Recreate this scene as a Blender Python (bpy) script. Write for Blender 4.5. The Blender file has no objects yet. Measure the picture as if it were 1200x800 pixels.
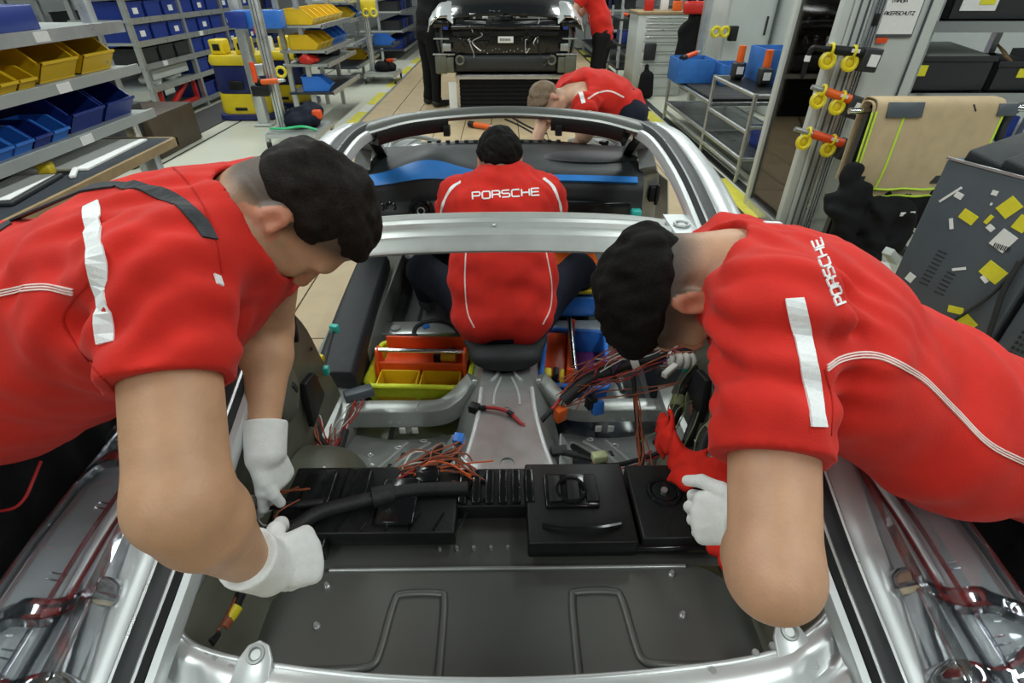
import bpy, bmesh, math, random
import numpy as np
from mathutils import Vector, Matrix
from mathutils.bvhtree import BVHTree

random.seed(7)
RNG = np.random.RandomState(11)
SC = bpy.context.scene
COL = SC.collection

# ------------------------------------------------------------------ camera, world, lights, exposure
FPX = 617.0
PITCH, YAW = math.radians(34.7), math.radians(0.76)
CAMP = np.array([0.0, 0.0, 1.5])
cam_data = bpy.data.cameras.new('camera')
cam_data.sensor_width = 36.0
cam_data.lens = FPX / 1200.0 * 36.0
cam_data.clip_start = 0.02
cam = bpy.data.objects.new('camera', cam_data)
COL.objects.link(cam)
cam.location = CAMP
cam.rotation_euler = (math.pi / 2 - PITCH, 0, -YAW)
SC.camera = cam

world = bpy.data.worlds.new('hall_world')
SC.world = world
world.use_nodes = True
world.node_tree.nodes['Background'].inputs[0].default_value = (0.80, 0.92, 1.0, 1)
world.node_tree.nodes['Background'].inputs[1].default_value = 0.018

def area(name, loc, sx, sy, power, color=(0.93, 1.0, 0.97)):
    l = bpy.data.lights.new(name, 'AREA')
    l.shape = 'RECTANGLE'; l.size = sx; l.size_y = sy; l.energy = power; l.color = color
    o = bpy.data.objects.new(name, l); COL.objects.link(o)
    o.location = loc
    return o
# rows of fluorescent battens under the hall roof, running along the line
for lx, pw in ((-4.3, 60), (-1.55, 62), (1.55, 62), (4.3, 60)):
    for ly in (0.9, 4.4, 7.9, 11.4):
        area('ceiling_batten_light', (lx, ly, 3.3), 0.28, 2.6, pw)
area('ceiling_batten_light', (-1.55, -2.4, 3.3), 0.28, 2.6, 60)
area('ceiling_batten_light', (1.55, -2.4, 3.3), 0.28, 2.6, 60)

vs = SC.view_settings
vs.view_transform = 'Standard'
vs.look = 'None'
vs.gamma = 1.0
vs.use_curve_mapping = False
vs.exposure = -0.30

# ------------------------------------------------------------------ helpers
_f = np.array([math.sin(YAW) * math.cos(PITCH), math.cos(YAW) * math.cos(PITCH), -math.sin(PITCH)])
_r = np.array([math.cos(YAW), -math.sin(YAW), 0.0])
_u = np.cross(_r, _f)
def at(px, py, d=None, z=None, y=None, x=None):
    """world point seen at a photo pixel, at a given depth or on a given plane"""
    v = _f + _r * (px - 600) / FPX + _u * (400 - py) / FPX
    if d is None:
        d = (z - CAMP[2]) / v[2] if z is not None else ((y - CAMP[1]) / v[1] if y is not None else (x - CAMP[0]) / v[0])
    return CAMP + v * d
def smooth01(x, a, b):
    t = np.clip((x - a) / (b - a), 0, 1); return t * t * (3 - 2 * t)
def V(*a): return np.array(a, float)
def unit(v):
    v = np.asarray(v, float); return v / max(np.linalg.norm(v), 1e-9)
def rotz(a):
    c, s = math.cos(a), math.sin(a); return np.array([[c, -s, 0], [s, c, 0], [0, 0, 1.0]])
def rotx(a):
    c, s = math.cos(a), math.sin(a); return np.array([[1.0, 0, 0], [0, c, -s], [0, s, c]])
def roty(a):
    c, s = math.cos(a), math.sin(a); return np.array([[c, 0, s], [0, 1.0, 0], [-s, 0, c]])
def rot_axis(ax, a):
    return np.array(Matrix.Rotation(a, 3, Vector(ax)))
def spline(pts, n=8, closed=False):
    """Catmull-Rom through pts"""
    P = np.array(pts, float)
    if len(P) < 3: return P
    out = []
    N = len(P)
    rng = range(N) if closed else range(N - 1)
    for i in rng:
        p0 = P[(i - 1) % N] if (closed or i > 0) else 2 * P[0] - P[1]
        p1, p2 = P[i], P[(i + 1) % N]
        p3 = P[(i + 2) % N] if (closed or i + 2 < N) else 2 * P[-1] - P[-2]
        for k in range(n):
            t = k / n
            out.append(0.5 * ((2 * p1) + (-p0 + p2) * t + (2 * p0 - 5 * p1 + 4 * p2 - p3) * t * t + (-p0 + 3 * p1 - 3 * p2 + p3) * t ** 3))
    if not closed: out.append(P[-1])
    return np.array(out)

def tag(o, label=None, cat=None, group=None, kind=None):
    if label: o['label'] = label
    if cat: o['category'] = cat
    if group: o['group'] = group
    if kind: o['kind'] = kind
    return o
def empty(name, loc=(0, 0, 0), rz=0.0, label=None, cat=None, group=None, kind=None):
    o = bpy.data.objects.new(name, None); COL.objects.link(o)
    o.empty_display_size = 0.1
    o.location = loc; o.rotation_euler = (0, 0, rz)
    return tag(o, label, cat, group, kind)
def wmat(o):
    m = o.matrix_basis.copy()
    while o.parent is not None:
        o = o.parent; m = o.matrix_basis @ m
    return m
def link_mesh(name, me, mat, parent=None, smooth=False, local=False):
    """local=False: vertices are world coordinates even when there is a parent"""
    if mat is not None:
        me.materials.append(mat)
    if smooth:
        me.polygons.foreach_set('use_smooth', [True] * len(me.polygons))
    o = bpy.data.objects.new(name, me); COL.objects.link(o)
    if parent is not None:
        o.parent = parent
        if not local:
            o.matrix_basis = wmat(parent).inverted()
    return o
def copy_tree(o, parent=None):
    c = o.copy(); COL.objects.link(c)
    if parent is not None: c.parent = parent
    for ch in [x for x in bpy.data.objects if x.parent == o]:
        copy_tree(ch, c)
    return c

ORD = ('first', 'second', 'third', 'fourth', 'fifth', 'sixth', 'seventh', 'eighth', 'ninth', 'tenth', 'eleventh', 'twelfth', 'thirteenth', 'fourteenth')
class MB:
    """collects simple shapes; build() links them as one mesh object"""
    def __init__(self): self.v = []; self.f = []
    def add(self, verts, faces):
        b = len(self.v)
        self.v.extend([tuple(map(float, p)) for p in verts])
        self.f.extend([tuple(b + i for i in q) for q in faces])
        return self
    def box(self, c, s, R=None):
        c = np.array(c, float); h = np.array(s, float) / 2
        P = np.array([[x, y, z] for x in (-1, 1) for y in (-1, 1) for z in (-1, 1)], float) * h
        if R is not None: P = P @ np.array(R).T
        return self.add(P + c, [(0, 1, 3, 2), (4, 6, 7, 5), (0, 4, 5, 1), (2, 3, 7, 6), (0, 2, 6, 4), (1, 5, 7, 3)])
    def bb(self, x0, x1, y0, y1, z0, z1):
        return self.box(((x0 + x1) / 2, (y0 + y1) / 2, (z0 + z1) / 2), (x1 - x0, y1 - y0, z1 - z0))
    def bar(self, a, b, w, h=None, up=(0, 0, 1)):
        a, b = np.array(a, float), np.array(b, float); h = h or w
        d = unit(b - a); up = np.array(up, float)
        if abs(d @ up) > .98: up = np.array([1.0, 0, 0])
        s = unit(np.cross(d, up)); t = np.cross(s, d)
        P = []
        for p in (a, b):
            for i, j in ((-1, -1), (1, -1), (1, 1), (-1, 1)): P.append(p + s * i * w / 2 + t * j * h / 2)
        return self.add(P, [(0, 3, 2, 1), (4, 5, 6, 7), (0, 1, 5, 4), (1, 2, 6, 5), (2, 3, 7, 6), (3, 0, 4, 7)])
    def tube(self, pts, r, n=8, closed=False, flat=None):
        P = np.array(pts, float); N = len(P)
        R = np.full(N, r, float) if np.isscalar(r) else np.interp(np.linspace(0, 1, N), np.linspace(0, 1, len(r)), r)
        T = np.gradient(P, axis=0)
        if closed: T = np.roll(P, -1, 0) - np.roll(P, 1, 0)
        T /= np.maximum(np.linalg.norm(T, axis=1, keepdims=True), 1e-9)
        u = np.cross(T[0], (0, 0, 1.0))
        if np.linalg.norm(u) < .1: u = np.cross(T[0], (1.0, 0, 0))
        u = unit(u); vs_ = []
        for i in range(N):
            u = unit(u - T[i] * (u @ T[i])); w = np.cross(T[i], u)
            for k in range(n):
                a = 2 * math.pi * k / n
                vs_.append(P[i] + R[i] * (math.cos(a) * u + math.sin(a) * w * (flat or 1)))
        F = []
        M_ = N if closed else N - 1
        for i in range(M_):
            j = (i + 1) % N
            for k in range(n):
                k2 = (k + 1) % n
                F.append((i * n + k, i * n + k2, j * n + k2, j * n + k))
        if not closed:
            F.append(tuple(reversed(range(n)))); F.append(tuple((N - 1) * n + k for k in range(n)))
        return self.add(vs_, F)
    def cyl(self, a, b, r, r2=None, n=14):
        return self.tube([a, b], [r, r if r2 is None else r2], n)
    def disc(self, c, nrm, r, t=.002, n=14):
        c = np.array(c, float); nrm = unit(nrm); return self.cyl(c, c + nrm * t, r, n=n)
    def ring(self, c, nrm, r, tr, n=18, m=6):
        nrm = unit(nrm); u = unit(np.cross(nrm, (0.3, 0.9, 0.2))); w = np.cross(nrm, u)
        P = [np.array(c) + r * (math.cos(2 * math.pi * k / n) * u + math.sin(2 * math.pi * k / n) * w) for k in range(n)]
        return self.tube(P, tr, m, closed=True)
    def loft(self, rings, closed=True, caps=True):
        n = len(rings[0]); vs_ = [p for r in rings for p in r]; F = []
        for i in range(len(rings) - 1):
            for k in range(n if closed else n - 1):
                k2 = (k + 1) % n
                F.append((i * n + k, i * n + k2, (i + 1) * n + k2, (i + 1) * n + k))
        if caps and closed:
            F.append(tuple(reversed(range(n)))); F.append(tuple((len(rings) - 1) * n + k for k in range(n)))
        return self.add(vs_, F)
    def sheet(self, G, t=.002):
        """G: (nu,nv,3) grid of points -> closed thin slab, thickness t along the normal"""
        G = np.array(G, float); nu, nv = G.shape[:2]
        du = np.gradient(G, axis=0); dv = np.gradient(G, axis=1)
        nn = np.cross(du, dv); nn /= np.maximum(np.linalg.norm(nn, axis=2, keepdims=True), 1e-9)
        B = G - nn * t
        vs_ = np.concatenate([G.reshape(-1, 3), B.reshape(-1, 3)]); o = nu * nv; F = []
        for i in range(nu - 1):
            for j in range(nv - 1):
                a, b, c, d = i * nv + j, (i + 1) * nv + j, (i + 1) * nv + j + 1, i * nv + j + 1
                F.append((a, b, c, d)); F.append((o + a, o + d, o + c, o + b))
        edge = [i * nv for i in range(nu)] + [(nu - 1) * nv + j for j in range(1, nv)] + [i * nv + nv - 1 for i in range(nu - 2, -1, -1)] + [j for j in range(nv - 2, 0, -1)]
        for k in range(len(edge)):
            a, b = edge[k], edge[(k + 1) % len(edge)]
            F.append((b, a, o + a, o + b))
        return self.add(vs_, F)
    def prism(self, poly, h, frame=None):
        """poly: 2D outline in the frame's x,y; extruded by h along z. frame=(origin,X,Y,Z)"""
        if frame is None: frame = (V(0, 0, 0), V(1, 0, 0), V(0, 1, 0), V(0, 0, 1))
        o, X, Y, Z = frame; n = len(poly)
        lo = [o + X * p[0] + Y * p[1] for p in poly]; hi = [p + Z * h for p in lo]
        F = [tuple(reversed(range(n))), tuple(range(n, 2 * n))]
        F += [(k, (k + 1) % n, n + (k + 1) % n, n + k) for k in range(n)]
        return self.add(lo + hi, F)
    def ball(self, c, r, R=None, nu=10, nv=8):
        r = np.array([r, r, r] if np.isscalar(r) else r, float); P = []
        for i in range(1, nv):
            a = math.pi * i / nv
            for k in range(nu):
                b = 2 * math.pi * k / nu
                P.append((math.sin(a) * math.cos(b), math.sin(a) * math.sin(b), math.cos(a)))
        P += [(0, 0, 1), (0, 0, -1)]
        P = np.array(P) * r
        if R is not None: P = P @ np.array(R).T
        P = P + np.array(c, float); F = []
        for i in range(nv - 2):
            for k in range(nu):
                k2 = (k + 1) % nu
                F.append((i * nu + k, (i + 1) * nu + k, (i + 1) * nu + k2, i * nu + k2))
        t, b = (nv - 1) * nu, (nv - 1) * nu + 1
        for k in range(nu):
            k2 = (k + 1) % nu
            F.append((t, k, k2)); F.append((b, (nv - 2) * nu + k2, (nv - 2) * nu + k))
        return self.add(P, F)
    def mesh(self, name, bevel=0, seg=2, recalc=True):
        me = bpy.data.meshes.new(name)
        me.from_pydata(self.v, [], self.f)
        if bevel or recalc:
            bm = bmesh.new(); bm.from_mesh(me)
            bmesh.ops.recalc_face_normals(bm, faces=bm.faces)
            if bevel:
                es = [e for e in bm.edges if len(e.link_faces) == 2 and e.calc_face_angle(0) > .5]
                bmesh.ops.bevel(bm, geom=es, offset=bevel, segments=seg, affect='EDGES', profile=.5, clamp_overlap=True)
            bm.to_mesh(me); bm.free()
        return me
    def build(self, name, mat, parent=None, smooth=False, bevel=0, seg=2, local=False):
        o = link_mesh(name, self.mesh(name, bevel, seg), mat, parent, smooth or bool(bevel), local)
        if bevel or smooth:
            try: o.data.set_sharp_from_angle(angle=math.radians(50))
            except Exception: pass
        return o
def thing_mesh(name, mb, mat, label, cat, group=None, **k):
    o = mb.build(name, mat, None, **k)
    return tag(o, label, cat, group)

# ------------------------------------------------------------------ signed distance modelling (bodies, clothes, gloves)
def _smin(a, b, k):
    if k <= 0: return np.minimum(a, b)
    h = np.maximum(k - np.abs(a - b), 0) / k
    return np.minimum(a, b) - h * h * k * .25
class SDF:
    def __init__(self, lo, hi, h):
        self.lo = np.array(lo, float); self.h = h
        self.n = np.ceil((np.array(hi) - self.lo) / h).astype(int) + 1
        self.D = np.full(self.n, .15, np.float32)
    def _win(self, lo, hi):
        a = np.clip(np.floor((np.array(lo) - self.lo) / self.h).astype(int), 0, self.n)
        b = np.clip(np.ceil((np.array(hi) - self.lo) / self.h).astype(int) + 1, 0, self.n)
        if np.any(b <= a): return None
        g = [(self.lo[i] + self.h * np.arange(a[i], b[i])).astype(np.float32) for i in range(3)]
        X, Y, Z = np.meshgrid(*g, indexing='ij', sparse=True)
        return (slice(a[0], b[0]), slice(a[1], b[1]), slice(a[2], b[2])), X, Y, Z
    def put(self, fn, lo, hi, k=.02, op='u'):
        m = k + 3 * self.h
        w = self._win(np.array(lo) - m, np.array(hi) + m)
        if w is None: return self
        s, X, Y, Z = w
        d = fn(X, Y, Z)
        if op == 'u': self.D[s] = _smin(self.D[s], d, k)
        elif op == 's': self.D[s] = -_smin(-self.D[s], d, k)
        return self
    def cone(self, a, b, ra, rb, k=.02, op='u'):
        a, b = np.array(a, float), np.array(b, float); ab = b - a; L2 = max(ab @ ab, 1e-9); R = max(ra, rb)
        def fn(X, Y, Z):
            x, y, z = X - a[0], Y - a[1], Z - a[2]
            t = np.clip((x * ab[0] + y * ab[1] + z * ab[2]) / L2, 0, 1)
            return np.sqrt((x - t * ab[0]) ** 2 + (y - t * ab[1]) ** 2 + (z - t * ab[2]) ** 2) - (ra + (rb - ra) * t)
        return self.put(fn, np.minimum(a, b) - R, np.maximum(a, b) + R, k, op)
    def econe(self, a, b, wa, wb, side, k=.03, op='u'):
        """tapered limb of elliptical section: wa=(half width along side, half thickness) at a"""
        a, b = np.array(a, float), np.array(b, float); L = np.linalg.norm(b - a); t_ = (b - a) / L
        s = np.array(side, float); s = unit(s - t_ * (s @ t_)); n_ = np.cross(t_, s); R = max(*wa, *wb)
        def fn(X, Y, Z):
            x, y, z = X - a[0], Y - a[1], Z - a[2]
            q = x * t_[0] + y * t_[1] + z * t_[2]
            t = np.clip(q / L, 0, 1)
            u = x * s[0] + y * s[1] + z * s[2]; v = x * n_[0] + y * n_[1] + z * n_[2]
            w = wa[0] + (wb[0] - wa[0]) * t; h = wa[1] + (wb[1] - wa[1]) * t
            m = np.minimum(w, h)
            ax = q - t * L
            return np.sqrt((u * m / w) ** 2 + (v * m / h) ** 2 + ax ** 2) - m
        return self.put(fn, np.minimum(a, b) - R, np.maximum(a, b) + R, k, op)
    def ell(self, c, rad, R=None, k=.02, op='u'):
        c = np.array(c, float); R = np.eye(3) if R is None else np.array(R); r = np.array(rad, float)
        def fn(X, Y, Z):
            x, y, z = X - c[0], Y - c[1], Z - c[2]
            l = [(x * R[0, i] + y * R[1, i] + z * R[2, i]) for i in range(3)]
            k0 = np.sqrt(sum((l[i] / r[i]) ** 2 for i in range(3)))
            k1 = np.sqrt(sum((l[i] / r[i] ** 2) ** 2 for i in range(3))) + 1e-6
            return k0 * (k0 - 1) / k1
        m = r.max()
        return self.put(fn, c - m, c + m, k, op)
    def plane_cut(self, p, n, k=.004, lo=None, hi=None):
        """remove everything on the side the normal n points to (inside the optional box)"""
        p, n = np.array(p, float), unit(n)
        lo = self.lo if lo is None else lo; hi = self.lo + self.n * self.h if hi is None else hi
        return self.put(lambda X, Y, Z: -((X - p[0]) * n[0] + (Y - p[1]) * n[1] + (Z - p[2]) * n[2]) + 0 * (X + Y + Z), lo, hi, k, 's')
    def noise(self, amp, freq, seed=0, n=5, lo=None, hi=None, aniso=None):
        r = np.random.RandomState(seed)
        w = self._win(self.lo if lo is None else lo, self.lo + self.n * self.h if hi is None else hi)
        s, X, Y, Z = w
        acc = 0
        for i in range(n):
            d = unit(r.normal(size=3) * (1 if aniso is None else np.array(aniso))) * freq * r.uniform(.6, 1.5)
            d2 = unit(r.normal(size=3)) * freq * .6
            acc = acc + np.sin(X * d[0] + Y * d[1] + Z * d[2] + r.uniform(0, 6) + 1.3 * np.sin(X * d2[0] + Y * d2[1] + Z * d2[2] + r.uniform(0, 6)))
        self.D[s] += (amp / n ** .5 * acc).astype(np.float32)
        return self
    def folds(self, c, direction, period, amp, rad, seed=0):
        """a fan of cloth folds around c, waves running along direction"""
        c = np.array(c, float); d = unit(direction); r = np.random.RandomState(seed); e = unit(r.normal(size=3))
        w = self._win(c - 2.2 * rad, c + 2.2 * rad)
        if w is None: return self
        s, X, Y, Z = w
        x, y, z = X - c[0], Y - c[1], Z - c[2]
        q = x * d[0] + y * d[1] + z * d[2]; g = np.exp(-(x * x + y * y + z * z) / rad ** 2)
        ph = q * 2 * math.pi / period + 1.4 * np.sin((x * e[0] + y * e[1] + z * e[2]) * 2 * math.pi / (period * 3.1))
        self.D[s] += (amp * g * np.sin(ph)).astype(np.float32)
        return self
    def mesh(self):
        D = self.D; neg = D < 0
        nx, ny, nz = D.shape
        c = np.zeros((nx - 1, ny - 1, nz - 1), np.int8)
        for i in (0, 1):
            for j in (0, 1):
                for k in (0, 1):
                    c += neg[i:nx - 1 + i, j:ny - 1 + j, k:nz - 1 + k]
        act = np.argwhere((c > 0) & (c < 8))
        idx = np.full(c.shape, -1, np.int32)
        idx[act[:, 0], act[:, 1], act[:, 2]] = np.arange(len(act))
        acc = np.zeros((len(act), 3)); cnt = np.zeros(len(act))
        corners = [(i, j, k) for i in (0, 1) for j in (0, 1) for k in (0, 1)]
        val = {q: D[act[:, 0] + q[0], act[:, 1] + q[1], act[:, 2] + q[2]] for q in corners}
        for a in corners:
            for ax in range(3):
                if a[ax]: continue
                b = list(a); b[ax] = 1; b = tuple(b)
                va, vb = val[a], val[b]
                m = (va < 0) != (vb < 0)
                t = va[m] / (va[m] - vb[m])
                p = np.tile(np.array(a, float), (m.sum(), 1)); p[:, ax] = t
                acc[m] += p; cnt[m] += 1
        verts = self.lo + self.h * (act + acc / cnt[:, None])
        faces = []
        for ax in range(3):
            sl0 = [slice(None)] * 3; sl1 = [slice(None)] * 3
            sl0[ax] = slice(0, -1); sl1[ax] = slice(1, None)
            A, B = neg[tuple(sl0)], neg[tuple(sl1)]
            e = np.argwhere(A != B)
            o1, o2 = (ax + 1) % 3, (ax + 2) % 3
            ok = (e[:, o1] > 0) & (e[:, o2] > 0) & (e[:, o1] < D.shape[o1] - 1) & (e[:, o2] < D.shape[o2] - 1)
            e = e[ok]
            fl = A[e[:, 0], e[:, 1], e[:, 2]]
            q = []
            for s1, s2 in ((1, 1), (0, 1), (0, 0), (1, 0)):
                w = e.copy(); w[:, o1] -= s1; w[:, o2] -= s2
                q.append(idx[w[:, 0], w[:, 1], w[:, 2]])
            q = np.stack(q, 1)
            q[~fl] = q[~fl][:, ::-1]
            faces.append(q)
        return verts, np.concatenate(faces)
    def obj(self, name, mat, parent=None, smooth_it=1):
        v, f = self.mesh()
        if smooth_it:
            for _ in range(smooth_it):
                s = np.zeros_like(v); n_ = np.zeros(len(v))
                for a, b in ((0, 1), (1, 2), (2, 3), (3, 0)):
                    np.add.at(s, f[:, a], v[f[:, b]]); np.add.at(n_, f[:, a], 1)
                v = .5 * v + .5 * s / np.maximum(n_, 1)[:, None]
        return np_mesh(name, v, f, mat, parent)
def np_mesh(name, v, f, mat, parent=None, smooth=True):
    me = bpy.data.meshes.new(name)
    k = f.shape[1]
    me.vertices.add(len(v)); me.vertices.foreach_set('co', np.asarray(v, np.float32).ravel())
    me.loops.add(f.size); me.loops.foreach_set('vertex_index', f.astype(np.int32).ravel())
    me.polygons.add(len(f)); me.polygons.foreach_set('loop_start', np.arange(0, f.size, k, dtype=np.int32))
    try: me.polygons.foreach_set('loop_total', np.full(len(f), k, np.int32))
    except Exception: pass
    me.polygons.foreach_set('use_smooth', np.ones(len(f), bool))
    me.update(calc_edges=True); me.validate()
    return link_mesh(name, me, mat, parent)
def bvh_of(o):
    me = o.data; M_ = wmat(o)
    vs_ = [M_ @ v.co for v in me.vertices]
    return BVHTree.FromPolygons(vs_, [tuple(p.vertices) for p in me.polygons])
def cast(bvh, px, py):
    d = at(px, py, d=1.0) - CAMP
    h = bvh.ray_cast(Vector(CAMP), Vector(d))
    return (np.array(h[0]), np.array(h[1])) if h[0] is not None else (None, None)
def ribbon(mb, bvh, pix, w, n=6, lift=.0022, smooth=True):
    """a sewn band lying on a garment: follows its surface along a line, width w in metres"""
    P2 = spline([(p[0], p[1], 0) for p in pix], n) if smooth else np.array([(p[0], p[1], 0) for p in pix], float)
    pts, nrm = [], []
    for p in P2:
        a, b = cast(bvh, p[0], p[1])
        if a is not None: pts.append(a); nrm.append(b)
    if len(pts) < 2: return
    pts = np.array(pts); nrm = np.array(nrm); T = np.gradient(pts, axis=0)
    rings = []
    for i in range(len(pts)):
        t = unit(T[i]); s = unit(np.cross(nrm[i], t)); c = pts[i] + nrm[i] * lift
        rings.append([c - s * w / 2 - nrm[i] * .003, c - s * w / 2, c + s * w / 2, c + s * w / 2 - nrm[i] * .003])
    mb.loft(rings)
STROKES = {
    'P': [[(0, 0), (0, 1), (.85, 1), (1, .85), (1, .6), (.85, .45), (0, .45)]],
    'O': [[(.15, 0), (.85, 0), (1, .15), (1, .85), (.85, 1), (.15, 1), (0, .85), (0, .15), (.15, 0)]],
    'R': [[(0, 0), (0, 1), (.85, 1), (1, .85), (1, .62), (.85, .47), (0, .47)], [(.7, .47), (1, .3), (1, 0)]],
    'S': [[(0, .0), (.85, 0), (1, .12), (1, .4), (.85, .52), (.15, .52), (0, .64), (0, .88), (.15, 1), (1, 1)]],
    'C': [[(1, 0), (.15, 0), (0, .15), (0, .85), (.15, 1), (1, 1)]],
    'H': [[(0, 0), (0, 1)], [(1, 0), (1, 1)], [(0, .5), (1, .5)]],
    'E': [[(1, 0), (0, 0), (0, 1), (1, 1)], [(0, .5), (.9, .5)]],
    'A': [[(0, 0), (0, .7), (.3, 1), (.7, 1), (1, .7), (1, 0)], [(0, .4), (1, .4)]],
    'K': [[(0, 0), (0, 1)], [(1, 1), (0, .45), (1, 0)]],
    'U': [[(0, 1), (0, .15), (.15, 0), (.85, 0), (1, .15), (1, 1)]],
    'T': [[(.5, 0), (.5, 1)], [(0, 1), (1, 1)]],
    'Z': [[(0, 1), (1, 1), (0, 0), (1, 0)]],
    'G': [[(1, .85), (.85, 1), (.15, 1), (0, .85), (0, .15), (.15, 0), (1, 0), (1, .5), (.6, .5)]],
    'I': [[(.5, 0), (.5, 1)]],
    'N': [[(0, 0), (0, 1), (1, 0), (1, 1)]],
    'L': [[(0, 1), (0, 0), (1, 0)]],
}
def shirt_text(mb, bvh, word, p0, p1, hgt, w):
    """letters printed on a shirt between two photo points (baseline), cap height in pixels"""
    p0, p1 = np.array(p0, float), np.array(p1, float); d = p1 - p0; L = np.linalg.norm(d); d = d / L
    up = np.array([d[1], -d[0]]); n = len(word); cw = L / (n + (n - 1) * .28)
    for i, ch in enumerate(word):
        for st in STROKES[ch]:
            pix = []
            for a, b in zip(st[:-1], st[1:]):
                for t in np.linspace(0, 1, 4)[:-1]: pix.append((a[0] + (b[0] - a[0]) * t, a[1] + (b[1] - a[1]) * t))
            pix.append(st[-1])
            q = [p0 + d * (i * cw * 1.28 + cw * x) + up * hgt * y for x, y in pix]
            ribbon(mb, bvh, q, w, smooth=False, lift=.0018)
def flat_text(mb, word, o, X, Y, Z, cw, h, w, gap=.3, t=.002):
    for i, ch in enumerate(word):
        if ch == ' ' or ch not in STROKES: continue
        for st in STROKES[ch]:
            for a, b in zip(st[:-1], st[1:]):
                pa = o + X * (i * cw * (1 + gap) + cw * a[0]) + Y * h * a[1]; pb = o + X * (i * cw * (1 + gap) + cw * b[0]) + Y * h * b[1]
                mb.bar(pa + Z * t / 2, pb + Z * t / 2, w, t, up=Z)
# ------------------------------------------------------------------ materials
M = {}
def mat(name, col, rough=.5, metal=0.0, var=.08, scale=40, bump=0.0, bscale=None, spec=.5, coat=0, sss=0, sheen=0, wear=None):
    m = bpy.data.materials.new(name); m.use_nodes = True
    nt = m.node_tree; b = nt.nodes['Principled BSDF']; L = nt.links.new
    b.inputs['Roughness'].default_value = rough
    b.inputs['Metallic'].default_value = metal
    b.inputs['Specular IOR Level'].default_value = spec
    if coat: b.inputs['Coat Weight'].default_value = coat; b.inputs['Coat Roughness'].default_value = .08
    if sss:
        b.inputs['Subsurface Weight'].default_value = sss; b.inputs['Subsurface Radius'].default_value = (.012, .005, .003); b.inputs['Subsurface Scale'].default_value = 1.0
    if sheen: b.inputs['Sheen Weight'].default_value = sheen; b.inputs['Sheen Roughness'].default_value = .5
    tc = nt.nodes.new('ShaderNodeTexCoord')
    n = nt.nodes.new('ShaderNodeTexNoise'); n.inputs['Scale'].default_value = scale; n.inputs['Detail'].default_value = 5
    L(tc.outputs['Object'], n.inputs['Vector'])
    r = nt.nodes.new('ShaderNodeValToRGB'); c = np.array(col[:3])
    r.color_ramp.elements[0].position = .3; r.color_ramp.elements[1].position = .7
    r.color_ramp.elements[0].color = (*np.clip(c * (1 - var), 0, 1), 1); r.color_ramp.elements[1].color = (*np.clip(c * (1 + var), 0, 1), 1)
    L(n.outputs['Fac'], r.inputs['Fac']); L(r.outputs['Color'], b.inputs['Base Color'])
    if wear:
        n3 = nt.nodes.new('ShaderNodeTexNoise'); n3.inputs['Scale'].default_value = scale * .35; n3.inputs['Detail'].default_value = 8
        L(tc.outputs['Object'], n3.inputs['Vector'])
        mr = nt.nodes.new('ShaderNodeMapRange'); mr.inputs['From Min'].default_value = .3; mr.inputs['From Max'].default_value = .7
        mr.inputs['To Min'].default_value = max(rough - wear, .03); mr.inputs['To Max'].default_value = rough + wear
        L(n3.outputs['Fac'], mr.inputs['Value']); L(mr.outputs['Result'], b.inputs['Roughness'])
    if bump:
        n2 = nt.nodes.new('ShaderNodeTexNoise'); n2.inputs['Scale'].default_value = bscale or scale * 3; n2.inputs['Detail'].default_value = 3
        L(tc.outputs['Object'], n2.inputs['Vector'])
        bp = nt.nodes.new('ShaderNodeBump'); bp.inputs['Strength'].default_value = bump; bp.inputs['Distance'].default_value = .002
        L(n2.outputs['Fac'], bp.inputs['Height']); L(bp.outputs['Normal'], b.inputs['Normal'])
    M[name] = m
    return m
mat('silver_paint', (.42, .44, .42), .36, .45, .04, 30, wear=.05)
mat('panel_grey', (.74, .77, .76), .34, .10, .03, 6)
mat('white_silver', (.60, .63, .63), .30, .40, .03, 30)
mat('raw_metal', (.38, .40, .39), .36, .6, .08, 22, wear=.08)
mat('pan_metal', (.22, .235, .23), .36, .7, .10, 14, wear=.1)
mat('cover_metal', (.135, .14, .128), .40, .5, .03, 9)
mat('primer', (.125, .13, .098), .46, .35, .12, 12)
mat('black_plastic', (.010, .011, .011), .42, 0, .2, 60, bump=.15, bscale=300, spec=.3)
mat('gloss_black', (.010, .011, .012), .16, 0, .1, 20)
mat('black_rubber', (.018, .02, .022), .55, 0, .15, 40, bump=.1)
mat('black_foam', (.012, .015, .017), .62, 0, .18, 30, bump=.5, bscale=220)
mat('dash_black', (.016, .020, .022), .5, 0, .15, 60, bump=.4, bscale=350)
mat('blue_film', (.03, .21, .62), .35, 0, .08, 15)
mat('red_fabric', (.58, .022, .014), .82, 0, .10, 18, bump=.35, bscale=520, spec=.2, sheen=.05)
mat('red_cloth', (.62, .022, .012), .85, 0, .14, 25, bump=.4, bscale=300, spec=.2)
mat('seam_red', (.42, .015, .01), .85, 0, .08, 40, spec=.2)
mat('reflective', (.78, .80, .80), .55, 0, .05, 200, bump=.3, bscale=500)
mat('piping', (.80, .62, .58), .6, 0, .05, 100)
mat('navy_fabric', (.010, .013, .024), .85, 0, .2, 30, bump=.4, bscale=300, spec=.2)
mat('black_fabric', (.009, .009, .010), .88, 0, .2, 30, bump=.4, bscale=300, spec=.2)
mat('glove_knit', (.74, .76, .74), .85, 0, .05, 60, bump=.6, bscale=420, spec=.2)
mat('strap', (.03, .033, .038), .8, 0, .2, 80, bump=.4, bscale=500)
mat('eye', (.75, .73, .70), .2, 0, .02, 10)
mat('hair_black', (.006, .005, .0045), .75, 0, .5, 260, bump=.6, bscale=330, spec=.12)
mat('hair_brown', (.010, .007, .005), .7, 0, .5, 260, bump=.6, bscale=330, spec=.15)
mat('hair_fair', (.15, .095, .05), .6, 0, .4, 220, bump=.8, bscale=300)
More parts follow.
